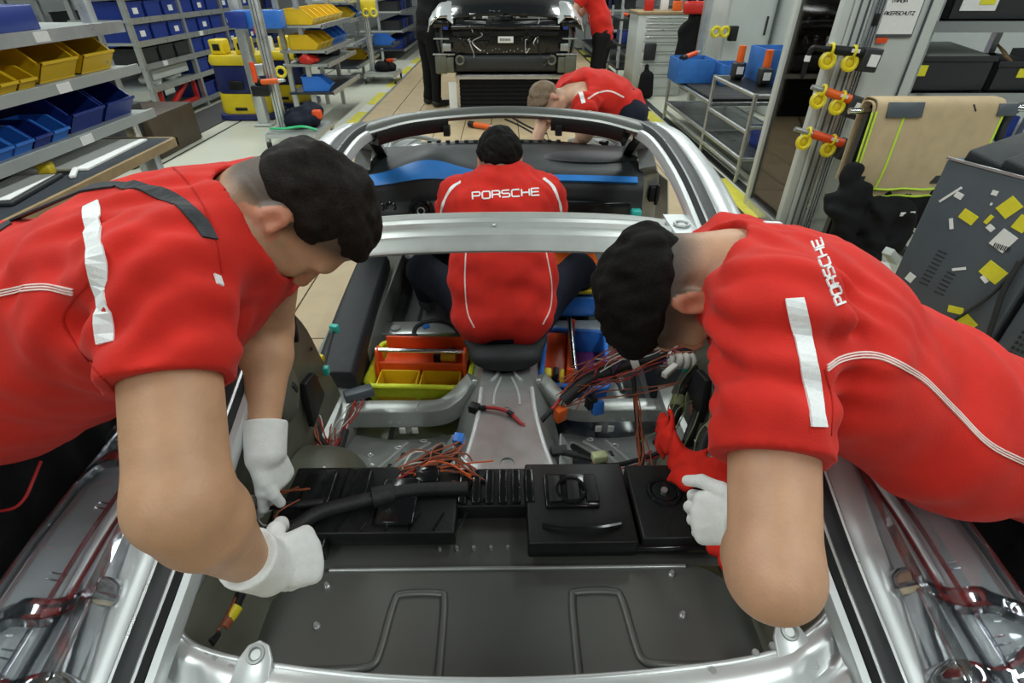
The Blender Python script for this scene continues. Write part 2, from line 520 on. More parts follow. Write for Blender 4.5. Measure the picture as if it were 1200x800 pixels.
mat('floor_light', (.60, .605, .50), .32, 0, .06, 1.2, wear=.08)
mat('floor_dark', (.035, .034, .034), .5, 0, .15, 2)
mat('plank_wood', (.52, .395, .235), .45, 0, .10, 5)
mat('plank_gap', (.03, .025, .018), .8)
mat('yellow_line', (.62, .56, .06), .5, 0, .12, 14)
mat('white_line', (.62, .62, .54), .5, 0, .1, 14)
mat('yellow_bin', (.74, .47, .010), .38, 0, .06, 8)
mat('blue_bin', (.012, .035, .24), .36, 0, .1, 8)
mat('bright_blue_bin', (.03, .17, .60), .36, 0, .08, 8)
mat('alu', (.56, .58, .58), .33, .75, .05, 30, wear=.08)
mat('grey_paint', (.52, .55, .52), .42, 0, .03, 8)
mat('grey_shelf', (.36, .385, .37), .45, .2, .06, 10)
mat('bench_mat', (.026, .032, .042), .6, 0, .15, 20)
mat('bench_edge', (.33, .235, .12), .6, 0, .15, 20)
mat('paper', (.76, .77, .74), .7, 0, .04, 60)
mat('label_white', (.78, .78, .76), .6, 0, .04, 90)
mat('label_yellow', (.75, .68, .03), .6, 0, .05, 60)
mat('ink', (.02, .02, .022), .6)
mat('orange', (.74, .12, .012), .4, 0, .08, 20)
mat('orange_red', (.72, .075, .012), .4, 0, .08, 20)
mat('red_plastic', (.56, .02, .012), .4, 0, .1, 20)
mat('lime', (.70, .78, .03), .5, 0, .06, 30)
mat('yellow_ring', (.75, .62, .02), .35, 0, .05, 30)
mat('yellow_paint', (.72, .55, .02), .4, 0, .06, 12)
mat('navy_paint', (.012, .02, .11), .4, 0, .1, 12)
mat('blue_cloth', (.02, .13, .42), .7, 0, .15, 10, bump=.2)
mat('beige_cloth', (.50, .385, .235), .85, 0, .07, 14, bump=.5, bscale=260, spec=.2)
mat('trim_lime', (.55, .80, .05), .6, 0, .05, 60)
mat('cab_grey', (.085, .10, .115), .42, .2, .06, 6)
mat('cab_dark', (.02, .022, .024), .5, 0, .1, 20)
mat('chrome', (.72, .73, .74), .16, 1.0, .03, 20)
mat('green', (.02, .42, .16), .4, 0, .1, 20)
mat('teal', (.03, .42, .36), .4, 0, .1, 20)
mat('cardboard', (.34, .22, .11), .8, 0, .12, 20)
mat('wall_grey', (.40, .42, .42), .6, 0, .05, 3)
mat('copper_wire', (.30, .075, .03), .5, 0, .3, 60)
mat('red_wire', (.42, .02, .02), .45, 0, .2, 60)
mat('white_wire', (.62, .60, .56), .5, 0, .1, 60)
mat('purple', (.10, .015, .12), .5, 0, .2, 60)
mat('tape_black', (.010, .010, .011), .6, 0, .3, 60, bump=.6, bscale=160)
mat('pale_green', (.48, .55, .30), .5, 0, .1, 60)
mat('moss', (.17, .19, .09), .55, 0, .2, 20)
mat('dark_brown', (.055, .035, .02), .5, 0, .3, 3)

def skin_mat(name, col, stub):
    m = mat(name, col, .48, 0, .10, 22, bump=.25, bscale=240, spec=.4, sss=.12)
    nt = m.node_tree; b = nt.nodes['Principled BSDF']; L = nt.links.new
    src = b.inputs['Base Color'].links[0].from_socket
    a = nt.nodes.new('ShaderNodeAttribute'); a.attribute_name = 'stubble'
    r = nt.nodes.new('ShaderNodeAttribute'); r.attribute_name = 'flush'
    mx = nt.nodes.new('ShaderNodeMix'); mx.data_type = 'RGBA'
    mx2 = nt.nodes.new('ShaderNodeMix'); mx2.data_type = 'RGBA'
    L(r.outputs['Fac'], mx2.inputs[0]); L(src, mx2.inputs[6]); mx2.inputs[7].default_value = (.50, .10, .06, 1)
    L(a.outputs['Fac'], mx.inputs[0]); L(mx2.outputs[2], mx.inputs[6]); mx.inputs[7].default_value = (*stub, 1)
    L(mx.outputs[2], b.inputs['Base Color'])
skin_mat('skin_tan', (.50, .285, .165), (.03, .022, .016))
skin_mat('skin_warm', (.53, .30, .185), (.018, .013, .010))
skin_mat('skin_fair', (.58, .35, .24), (.10, .06, .03))

def film_mat():
    m = bpy.data.materials.new('clear_film'); m.use_nodes = True
    nt = m.node_tree; L = nt.links.new; nt.nodes.remove(nt.nodes['Principled BSDF'])
    out = nt.nodes['Material Output']
    t = nt.nodes.new('ShaderNodeBsdfTransparent'); t.inputs[0].default_value = (.975, .982, .99, 1)
    g = nt.nodes.new('ShaderNodeBsdfGlossy'); g.inputs['Roughness'].default_value = .045; g.inputs[0].default_value = (.95, .97, 1, 1)
    lw = nt.nodes.new('ShaderNodeLayerWeight'); lw.inputs[0].default_value = .32
    n = nt.nodes.new('ShaderNodeTexNoise'); n.inputs['Scale'].default_value = 16
    tc = nt.nodes.new('ShaderNodeTexCoord'); L(tc.outputs['Object'], n.inputs['Vector'])
    bp = nt.nodes.new('ShaderNodeBump'); bp.inputs['Strength'].default_value = .15; bp.inputs['Distance'].default_value = .006
    L(n.outputs['Fac'], bp.inputs['Height']); L(bp.outputs['Normal'], g.inputs['Normal'])
    mr = nt.nodes.new('ShaderNodeMapRange'); mr.inputs['To Min'].default_value = .05; mr.inputs['To Max'].default_value = .60
    L(lw.outputs['Fresnel'], mr.inputs['Value'])
    mx = nt.nodes.new('ShaderNodeMixShader')
    L(mr.outputs['Result'], mx.inputs[0]); L(t.outputs[0], mx.inputs[1]); L(g.outputs[0], mx.inputs[2]); L(mx.outputs[0], out.inputs[0])
    M['clear_film'] = m
    m3 = m.copy(); m3.name = 'film_edge'; M['film_edge'] = m3
    for nd in m3.node_tree.nodes:
        if nd.type == 'MAP_RANGE': nd.inputs['To Min'].default_value = .30; nd.inputs['To Max'].default_value = .85
        if nd.type == 'BSDF_GLOSSY': nd.inputs['Roughness'].default_value = .07
    m2 = m.copy(); m2.name = 'dark_glass'; M['dark_glass'] = m2
    for nd in m2.node_tree.nodes:
        if nd.type == 'BSDF_TRANSPARENT': nd.inputs[0].default_value = (.40, .36, .32, 1)
        if nd.type == 'MAP_RANGE': nd.inputs['To Min'].default_value = .06; nd.inputs['To Max'].default_value = .5
        if nd.type == 'BUMP': nd.inputs['Strength'].default_value = 0
        if nd.type == 'BSDF_GLOSSY': nd.inputs['Roughness'].default_value = .03
film_mat()
# ------------------------------------------------------------------ the hall
def struct(name, mb, m, **k):
    return tag(mb.build(name, m, **k), kind='structure')
floor = struct('floor', MB().bb(-9, 9, -4, 18, -.12, -.006), M['floor_light'])
struct('wall_back', MB().bb(-9, 9, 17.0, 17.2, -.1, 4.2), M['wall_grey'])
struct('wall_left', MB().bb(-8.2, -8.0, -4, 17, -.1, 4.2), M['wall_grey'])
struct('wall_right', MB().bb(6.5, 6.7, -4, 17, -.1, 4.2), M['wall_grey'])
# joint lines in the grey floor
jm = MB().bb(-3.36, -3.335, -2, 16, -.0058, -.003).bb(2.9, 2.92, -2, 16, -.0058, -.003)
tag(jm.build('joint', M['plank_gap'], floor))
# the wooden moving floor: bed plus single boards
deck = struct('floor_platform', MB().bb(-1.80, 1.80, -2.2, 15.6, -.03, -.0035), M['plank_gap'])
bw = 3.6 / 11
pl_mesh = {}
for L_ in (2.2, 1.3):
    m_ = MB().bb(-bw / 2 + .004, bw / 2 - .004, 0, L_ - .008, -.0034, .008).mesh('plank', .002, 1)
    m_.materials.append(M['plank_wood']); pl_mesh[L_] = m_
for i in range(11):
    y = -2.2 + (0 if i % 2 == 0 else -.0); first = True
    while y < 15.3:
        L_ = 1.3 if (first and i % 2) else 2.2
        first = False
        o = bpy.data.objects.new('plank', pl_mesh[L_]); COL.objects.link(o); o.parent = deck
        o.location = (-1.8 + bw * (i + .5), y, 0); y += L_
# line markings beside the moving floor
for k, (x0, x1) in enumerate(((-1.98, -1.84), (1.84, 2.0))):
    yy = -2.0; q = 0
    while yy < 15:
        ln = .95 if q % 2 == 0 else .5
        col = M['yellow_line'] if q % 2 == 0 else (M['white_line'] if k == 0 else M['black_rubber'])
        struct('trim_%d' % (k + 1), MB().bb(x0, x1, yy, yy + ln - .01, -.006, -.001), col)
        yy += ln; q += 1
struct('trim_3', MB().bb(-1.84, -1.805, -2.2, 15.6, -.006, .004), M['alu'])
struct('trim_4', MB().bb(1.805, 1.84, -2.2, 15.6, -.006, .004), M['cab_dark'])
struct('trim_5', MB().bb(2.03, 2.10, -2.2, 15.6, -.006, .006), M['cab_dark'])
# ------------------------------------------------------------------ the open car body on the line
car = empty('car_body', (0, 1.9, 0), label='silver open car body without roof skin or doors, filling the foreground', cat='car')
def rail_pts(s):
    return [V(s * x, y, z) for x, y, z in ((.535, 2.12, 1.035), (.555, 1.90, 1.04), (.562, 1.6, 1.008), (.556, 1.28, .945), (.566, .97, .850), (.588, .73, .735), (.606, .56, .640), (.622, .40, .565), (.632, .20, .48), (.64, .05, .42))]
def sweep(path, prof, s, n=6):
    """prof: (outward, up) pairs"""
    P = spline(path, n); T = np.gradient(P, axis=0); rings = []
    for p, t in zip(P, T):
        t = unit(t); o = V(s, 0, 0); o = unit(o - t * (o @ t)); u = np.cross(o, t) * s
        if u[2] < 0: u = -u
        rings.append([p + o * a + u * b for a, b in prof])
    return MB().loft(rings)
for s in (-1, 1):
    P = rail_pts(s)
    sweep(P, [(.022, .004), (.040, .010), (.075, .006), (.098, -.014), (.104, -.05), (.03, -.06), (.022, -.03)], s).build('roof_rail', M['white_silver'], car, True)
    sl = sweep(P, [(-.030, .0), (-.024, .011), (-.004, .014), (.014, .012), (.023, .002), (.020, -.02), (-.026, -.02)], s).build('window_seal', M['black_rubber'], car, True)
    for a in (-.0235, .013):
        sweep(P, [(a, .0125), (a + .0035, .0150), (a + .007, .0125), (a + .0035, .009)], s).build('bead', M['alu'], sl, True)
    sweep(P, [(-.048, -.014), (-.044, -.006), (-.031, -.004), (-.029, -.03), (-.046, -.04)], s).build('rail_flange', M['white_silver'], car, True)
# windscreen header
hp = spline([(-.545, 2.075, 1.030), (-.40, 2.19, 1.045), (-.2, 2.265, 1.052), (0, 2.29, 1.055), (.2, 2.265, 1.052), (.40, 2.19, 1.045), (.545, 2.075, 1.030)], 5)
def along(path, prof, up=(0, 0, 1)):
    T = np.gradient(path, axis=0); rings = []
    for p, t in zip(path, T):
        t = unit(t); o = unit(np.cross(t, up)); u = np.cross(o, t)
        rings.append([p + o * a + u * b for a, b in prof])
    return MB().loft(rings)
# o points to -Y (towards the cabin)
along(hp, [(-.05, -.012), (-.045, .008), (.0, .014), (.040, .010), (.056, -.004), (.050, -.020), (0, -.03)]).build('windscreen_header', M['cover_metal'], car, True)
along(hp, [(.050, -.004), (.0565, .001), (.060, -.006), (.054, -.012)]).build('header_trim', M['silver_paint'], car, True)
for a, b in ((1, 10), (20, 29)):
    along(hp[a:b], [(.015, -.018), (.060, -.008), (.066, -.03), (.055, -.058), (.02, -.06)]).build('visor_mount', M['black_plastic'], car, True)
for x_ in (-.24, .2): MB().bb(x_, x_ + .025, 2.16, 2.20, .985, 1.02).build('visor_clip', M['black_plastic'], car)
# rear roof beam: stepped pressing
bp = spline([(-.545, 1.285, .925), (-.35, 1.315, .952), (0, 1.325, .960), (.35, 1.315, .952), (.545, 1.285, .925)], 6)
along(bp, [(-.10, -.016), (-.097, -.002), (-.076, .004), (-.070, -.006), (-.040, -.007), (-.034, .004), (-.010, .004), (-.004, -.008), (.028, -.012), (.033, -.004), (.052, -.006), (.058, -.017), (.080, -.022), (.088, -.034), (.086, -.040), (-.095, -.028)]).build('roof_beam', M['silver_paint'], car, True)
for s in (-1, 1):
    e = V(s * .495, 1.335, .945)
    MB().sheet([[e + V(dx, dy, .004 - .10 * abs(dx) * (s * dx > 0)) for dy in (-.10, 0, .085)] for dx in (-.05, 0, .06)], .01).build('beam_gusset', M['white_silver'], car)
    r_ = MB().ring(e + V(-s * .02, .005, .008), (0, 0, 1), .019, .004); r_.disc(e + V(-s * .02, .005, .004), (0, 0, 1), .011, .004); r_.build('bolt_boss', M['raw_metal'], car, True)
    MB().disc(e + V(s * .025, .03, .006), (0, 0, 1), .007, .005).build('bolt', M['alu'], car, True)
for x_, y_ in ((-.03, .012), (.30, .03), (-.30, .03)):
    MB().ball(V(x_, 1.318 + y_, .957 - abs(x_) * .02), (.005, .005, .004)).build('rivet', M['alu'], car, True)
# A pillars, inner trim, hinge pillars
for s in (-1, 1):
    P = [V(s * .545, 2.09, 1.028), V(s * .585, 2.32, .96), V(s * .63, 2.6, .85), V(s * .68, 2.92, .72)]
    sweep(P, [(-.03, .0), (-.02, .018), (.02, .022), (.055, .006), (.06, -.03), (-.02, -.035)], s).build('windscreen_pillar', M['silver_paint'], car, True)
    sweep([p + V(-s * .04, -.01, -.02) for p in P], [(-.02, -.02), (-.014, .012), (.02, .014), (.026, -.02)], s).build('pillar_trim', M['gloss_black'], car, True)
    sweep([V(s * .66, 2.52, .80), V(s * .705, 2.60, .70), V(s * .72, 2.62, .4), V(s * .72, 2.60, .16)], [(-.035, .05), (.03, .05), (.045, -.05), (-.03, -.05)], s).build('hinge_pillar', M['raw_metal'], car, True)
    for z_ in (.62, .42):
        MB().box((s * .735, 2.545, z_), (.05, .035, .075)).cyl((s * .745, 2.525, z_ - .05), (s * .745, 2.525, z_ + .05), .009).build('hinge', M['black_plastic'], car, bevel=.004)
    # body side pieces
    sweep([V(s * .66, 2.75, .16), V(s * .665, 2.2, .155), V(s * .66, 1.6, .155), V(s * .65, 1.1, .16)], [(-.09, .08), (.06, .085), (.13, .05), (.15, -.08), (-.08, -.10)], s).build('sill', M['silver_paint'], car, True)
# floor pan with pressed ribs
def pan_z(x, y):
    z = .050 + .012 * np.sin(x * 30) * (np.abs(np.sin(y * 3.4)) > .35)
    return z
gx = np.linspace(-.62, .62, 43); gy = np.linspace(1.02, 2.95, 60)
pan = np.array([[V(x, y, pan_z(x, y) + max(0, y - 2.55) ** 1.3 * .9) for x in gx] for y in gy])
MB().sheet(pan.transpose(1, 0, 2), .006).build('floor_pan', M['pan_metal'], car, True)
for s in (-1, 1):
    for k in range(4):
        x_ = s * (.22 + .09 * k)
        MB().tube([(x_, 1.70, .066), (x_, 1.95, .066)], .013, 8, flat=.6).build('floor_rib', M['pan_metal'], car, True)
    mb = MB().bar((s * .15, 2.10, .10), (s * .60, 2.10, .10), .11, .07); mb.build('cross_member', M['raw_metal'], car, bevel=.012)
    for x_ in (.22, .52):
        MB().cyl((s * x_, 2.08, .135), (s * x_, 2.08, .146), .022).cyl((s * x_, 2.08, .146), (s * x_, 2.08, .150), .011).build('bolt_boss', M['alu'], car, True)
    mb = MB().cyl((s * .31, 1.62, .065), (s * .31, 1.62, .078), .05, .046, 24); mb.ring((s * .31, 1.62, .079), (0, 0, 1), .034, .005, 24); mb.build('seat_mount', M['white_silver'], car, True)
# centre tunnel
def tun(y, ht, zt, hb, zb):
    pr = [(-hb, zb), (-hb * .72 - ht * .28, zb + (zt - zb) * .42), (-ht * 1.12, zb + (zt - zb) * .84), (-ht * .92, zt), (-ht * .45, zt - .006), (0, zt - .007), (ht * .45, zt - .006), (ht * .92, zt), (ht * 1.12, zb + (zt - zb) * .84), (hb * .72 + ht * .28, zb + (zt - zb) * .42), (hb, zb)]
    return [V(x, y, z) for x, z in pr]
st = [(.93, .155, .36, .26, .28), (1.02, .14, .335, .25, .17), (1.15, .122, .315, .235, .09), (1.3, .105, .30, .21, .06), (1.48, .098, .288, .19, .06), (1.66, .094, .275, .17, .055), (1.9, .09, .26, .155, .055), (2.3, .09, .25, .15, .055), (2.7, .1, .30, .16, .08)]
ys = np.linspace(.93, 2.7, 36); A = np.array(st)
G = np.array([tun(y, *[np.interp(y, A[:, 0], A[:, i]) for i in range(1, 5)]) for y in ys])
MB().sheet(G, .004).build('tunnel', M['raw_metal'], car, True)
for s in (-1, 1):                                                      # pressed ridges on the tunnel
    MB().tube(spline([(s * .145, .96, .352), (s * .118, 1.12, .318), (s * .096, 1.30, .302), (s * .09, 1.45, .293)], 5), .0085, 8).build('tunnel_ridge', M['white_silver'], car, True)
    MB().tube(spline([(s * .055, 1.50, .285), (s * .03, 1.56, .283), (s * .05, 1.66, .276), (s * .075, 1.74, .27)], 5), .007, 8).build('tunnel_ridge', M['white_silver'], car, True)
    MB().tube(spline([(s * .02, 1.52, .285), (s * .04, 1.44, .289), (s * .045, 1.36, .294)], 5), .0045, 8).build('tunnel_ridge', M['white_silver'], car, True)
    # raised edge plates beside the tunnel
    pl = np.array([[V(s * (.15 + .11 * u + .03 * v), 1.00 + .26 * v, .335 - .20 * v * (.4 + .6 * u) - .09 * u) for u in np.linspace(0, 1, 6)] for v in np.linspace(0, 1, 8)])
    o = MB().sheet(pl if s < 0 else pl.transpose(1, 0, 2), .006).build('tunnel_gusset', M['white_silver'], car, True)
    MB().ball(V(s * .225, 1.16, .213), (.017, .026, .008), nu=14).build('hole', M['black_rubber'], o, True)
for (x_, y_, r_) in ((0, 1.33, .017), (.0, 1.07, .022), (.045, 1.42, .010)):
    z_ = np.interp(y_, A[:, 0], A[:, 2]) - .006
    MB().ring((x_, y_, z_ + .002), (0, 0, 1), r_, .0035).disc((x_, y_, z_), (0, 0, 1), r_ * .55, .003).build('boss', M['raw_metal'], car, True)
MB().ball((0, 1.63, .285), (.055, .035, .022)).box((0, 1.63, .30), (.012, .03, .05)).build('lever_mount', M['black_plastic'], car, True)
MB().box((0, 1.62, .325), (.010, .010, .03)).build('lever_tip', M['red_plastic'], car, bevel=.003)
# seat cross member in front of the rear bulkhead
for s in (-1, 1):
    P = spline([(s * .66, 1.485, .155), (s * .45, 1.485, .155), (s * .27, 1.488, .155), (s * .20, 1.515, .170), (s * .145, 1.545, .215), (s * .118, 1.555, .245)], 5)
    along(P, [(-.034, -.03), (-.034, .026), (-.026, .032), (.026, .032), (.034, .026), (.036, -.045), (0, -.05)]).build('seat_beam', M['silver_paint'], car, True)
    MB().box((s * .118, 1.525, .235), (.018, .012, .075)).build('beam_tab', M['white_silver'], car, bevel=.003)
    for x_ in (.40, .435):
        MB().disc((s * x_, 1.452, .135), (0, -1, .2), .007, .006).build('bolt', M['alu'], car, True)
    MB().box((s * .33, 1.478, .190), (.003, .06, .004)).build('weld_line', M['alu'], car)
    for x_ in (.345, .392): MB().box((s * x_, 1.440, .10), (.024, .006, .03)).build('slot', M['paper'], car, bevel=.004)
    # rear floor pressing with holes, ribs and a kidney opening
    us = np.linspace(0, 1, 11); vs2 = np.linspace(0, 1, 12)
    def rf(u, v):
        return V(s * (.20 + .36 * u), 1.00 + .42 * v, .325 - .225 * v ** .8 - .03 * math.sin(u * 3.1) * v)
    G = np.array([[rf(u, v) for v in vs2] for u in us])
    rfo = MB().sheet(G if s > 0 else G.transpose(1, 0, 2), .006).build('rear_floor', M['raw_metal'], car, True)
    def up(u, v, h=.003): return rf(u, v) + V(0, .35, .93) * h
    nn = V(0, .45, .89)
    kid = [up(a, b) for a, b in ((.05, .10), (.30, .08), (.36, .30), (.28, .55), (.10, .80), (.02, .62), (.0, .3))]
    kk = spline(kid, 4, True); cc = kk.mean(0)
    MB().add([*kk, cc], [(i, (i + 1) % len(kk), len(kk)) for i in range(len(kk))]).build('opening', M['gloss_black'], rfo)
    MB().tube(kk, .0055, 6, closed=True).build('opening_rim', M['white_silver'], rfo, True)
    MB().tube(spline([up(.42, .05), up(.44, .30), up(.40, .55), up(.22, .86)], 5), .006, 6).build('rib', M['white_silver'], rfo, True)
    MB().tube(spline([up(.56, .05), up(.58, .32), up(.53, .6), up(.46, .92)], 5), .005, 6).build('rib', M['white_silver'], rfo, True)
    for u, v, r_ in ((.80, .30, .017), (.86, .14, .012), (.70, .12, .009), (.48, .16, .006), (.62, .16, .005), (.90, .42, .006), (.52, .80, .013), (.30, .93, .012), (.74, .62, .008), (.66, .42, .006)):
        MB().ring(up(u, v), nn, r_, .004).build('collar', M['white_silver'], rfo, True)
        MB().disc(up(u, v, .001), nn, r_ * .8, .002).build('hole', M['black_rubber'], rfo)
    for u, v in ((.50, .42), (.44, .66)):
        MB().disc(up(u, v, .003), nn, .007, .002).box(up(u, v - .06, .004), (.008, .028, .003), rotx(-.45)).build('keyhole', M['black_rubber'], rfo)
    # inner quarter panel beside the rear window
    def qp(u, v):                    # u 0 bottom .. 1 top, v 0 rear .. 1 front edge
        yr = .50 + .22 * u; zr = .34 + (np.interp(yr, [.40, .56, .73, .97], [.545, .62, .715, .83]) - .36) * u
        yf = 1.46 - .36 * u ** 1.3; zf = .26 + .58 * u
        y = yr + (yf - yr) * v; zt = np.interp(y, [.2, .40, .56, .73, .97, 1.28], [.46, .545, .62, .715, .83, .925])
        z = (.34 - .08 * v) + (zt - (.34 - .08 * v)) * u
        return V(s * (.575 + .035 * (1 - u) + .02 * math.sin(u * 6) * (1 - .5 * v) - .012 * v), y, z)
    G = np.array([[qp(u, v) for v in np.linspace(0, 1, 22)] for u in np.linspace(0, 1, 14)])
    qo = MB().sheet(G if s > 0 else G.transpose(1, 0, 2), .006).build('quarter_panel_inner', M['primer'], car, True)
    c = qp(.62, .62) + V(-s * .008, 0, 0)
    MB().ball(c, (.030, .075, .085), roty(0), 16, 12).build('pressed_bulge', M['primer'], qo, True)
    MB().box(c + V(-s * .030, .01, .01), (.006, .014, .035), rotx(.4)).build('slot', M['black_rubber'], qo, bevel=.002)
    MB().bar(qp(.72, .86) + V(-s * .012, 0, 0), qp(.85, .97) + V(-s * .012, 0, .01), .012).build('clip_arm', M['black_plastic'], qo)
    for u, v in ((.9, .93), (.78, .93), (.5, .95), (.3, .9)):
        MB().disc(qp(u, v) + V(-s * .004, 0, 0), (-s, 0, 0), .006, .003).build('hole', M['black_rubber'], qo)
    MB().prism([(0, 0), (.13, .02), (.10, .13), (.02, .15)], .02, (qp(.18, .70) + V(-s * .012, 0, 0), V(0, 1, 0), V(0, 0, 1), V(-s, 0, 0))).build('black_bracket', M['black_plastic'], qo, bevel=.004)
    MB().box(qp(.30, .95) + V(-s * .02, .0, 0), (.018, .022, .028)).build('green_clip', M['teal'], qo, bevel=.003)
    # wheel housing dome
    dm = []
    for i in range(9):
        a = i / 8 * math.pi / 2
        dm.append([V(s * (.60 - .20 * math.cos(a) * max(0, math.sin(b)) ** .5), .98 - .22 * math.cos(a) * math.cos(b), .20 + .20 * math.sin(a)) for b in np.linspace(0, math.pi, 18)])
    do = MB().loft(dm, closed=False).build('wheel_housing', M['primer'], car, True)
    MB().ring((s * .44, .94, .335), (-s * .7, 0, .7), .012, .004).disc((s * .44, .94, .333), (-s * .7, 0, .7), .008, .004).build('boss', M['raw_metal'], do, True)
    MB().bar((s * .50, .99, .405), (s * .44, .96, .372), .004).build('weld_line', M['alu'], do)
    # boot side well
    G = np.array([[V(s * (.60 - .10 * u), .36 + .40 * v, .53 - .17 * u - .02 * v) for v in np.linspace(0, 1, 6)] for u in np.linspace(0, 1, 5)])
    MB().sheet(G if s < 0 else G.transpose(1, 0, 2), .005).build('boot_side', M['primer'], car, True)
# rear bulkhead shelf under the black modules
G = np.array([[V(x, y, .385 + .03 * (y - .7)) for x in np.linspace(-.52, .52, 9)] for y in np.linspace(.70, .95, 6)])
MB().sheet(G.transpose(1, 0, 2), .008).build('bulkhead_shelf', M['cover_metal'], car, True)
for x_ in np.linspace(-.16, .0, 5):
    MB().cyl((x_, .745, .386), (x_, .745, .398), .004).build('stud', M['alu'], car, True)
# engine cover panel with pressed shapes
def ecov(x, y):
    z = .395
    e = max(abs(x) - .46, 0) / .10; z -= .05 * e * e
    if y > .69: z -= (y - .69) * .9
    return z
xs_ = np.linspace(-.54, .54, 55); rows = []
for y in np.concatenate([np.linspace(.30, .66, 14), np.linspace(.672, .735, 10)]):
    hw = .54 - .20 * max(0, (y - .56) / .175) ** 2.2
    rows.append([V(x * hw / .54, y, ecov(x * hw / .54, y)) for x in xs_])
eo = MB().sheet(np.array(rows).transpose(1, 0, 2), .006).build('engine_cover', M['cover_metal'], car, True)
for s in (-1, 1):
    x0, x1 = s * .135, s * .245
    MB().tube(spline([(x0, .30, .396), (x0 * 1.0, .52, .397), (x0 + s * .003, .615, .397), (x0 + s * .016, .632, .397), (x1 - s * .016, .632, .397), (x1 + s * .0, .612, .397), (x1 + s * .010, .52, .397), (x1 + s * .02, .49, .397), (x1 + s * .055, .482, .397), (x1 + s * .15, .482, .393)], 6), .0085, 10, flat=.75).build('pressed_edge', M['cover_metal'], eo, True)
    for px_, py_ in (((383, 686), (371, 733)) if s < 0 else ((787, 672), (800, 720))):
        c = at(px_, py_, z=.398)
        c[2] = ecov(c[0], c[1])
        MB().cyl(c, c + V(0, 0, .012), .0045).disc(c, (0, 0, 1), .007, .003).build('stud', M['alu'], eo, True)
# rim round the cover's far edge
MB().tube([V(x * (.54 - .20 * (.13 / .175) ** 2.2) / .54, .69, .3965) for x in np.linspace(-.5, .5, 20)], .005, 8).build('cover_rim', M['raw_metal'], eo, True)
# rear deck frame (light flange round the boot opening)
inn = spline([(-.605, .62, .635), (-.606, .52, .56), (-.575, .475, .525), (-.47, .445, .515), (-.25, .418, .512), (0, .408, .512), (.25, .418, .512), (.45, .440, .515), (.545, .475, .525), (.597, .52, .56), (.606, .62, .635)], 5)
out = np.array([[np.clip(p[0] * 1.02, -.66, .66), max(p[1] - .10 - .05 * (abs(p[0]) < .5), .1), p[2] - .012] for p in inn])
G = np.array([[inn[i] * (1 - t) + out[i] * t + V(0, 0, .010 * math.sin(t * 9)) for t in np.linspace(0, 1, 8)] for i in range(len(inn))])
fo = MB().sheet(G, .006).build('boot_frame', M['white_silver'], car, True)
G = np.array([[inn[i] + V(0, .004, -.0 - .10 * t) for t in np.linspace(0, 1, 4)] for i in range(len(inn))])
MB().sheet(G.transpose(1, 0, 2), .004).build('boot_flange', M['raw_metal'], car, True)
MB().tube(inn + V(0, 0, .004), .0055, 8).build('boot_rim', M['white_silver'], fo, True)
for px_, py_, s in ((300, 772, -1), (925, 745, 1)):
    c = at(px_, py_, z=.53)
    eyo = MB().prism([(-.035, -.05), (.035, -.05), (.03, .0), (.018, .022), (-.0, .03), (-.018, .022), (-.03, .0)], .010, (c + V(0, 0, -.004), V(1, 0, 0), V(0, .95, .3), V(0, -.3, .95))).build('hinge_eye', M['white_silver'], car, bevel=.003)
    MB().ring(c + V(0, .004, .008), (0, -.3, .95), .0125, .004).disc(c + V(0, .004, .005), (0, -.3, .95), .009, .003).build('bushing', M['raw_metal'], eyo, True)
for px_, py_ in ((250, 773), (270, 783), (240, 770), (835, 786), (885, 765), (905, 757), (915, 778)):
    c = at(px_, py_, z=.523)
    MB().disc(c + V(0, 0, -.002), (0, 0, 1), .006, .006).build('bolt', M['raw_metal'], car, True)
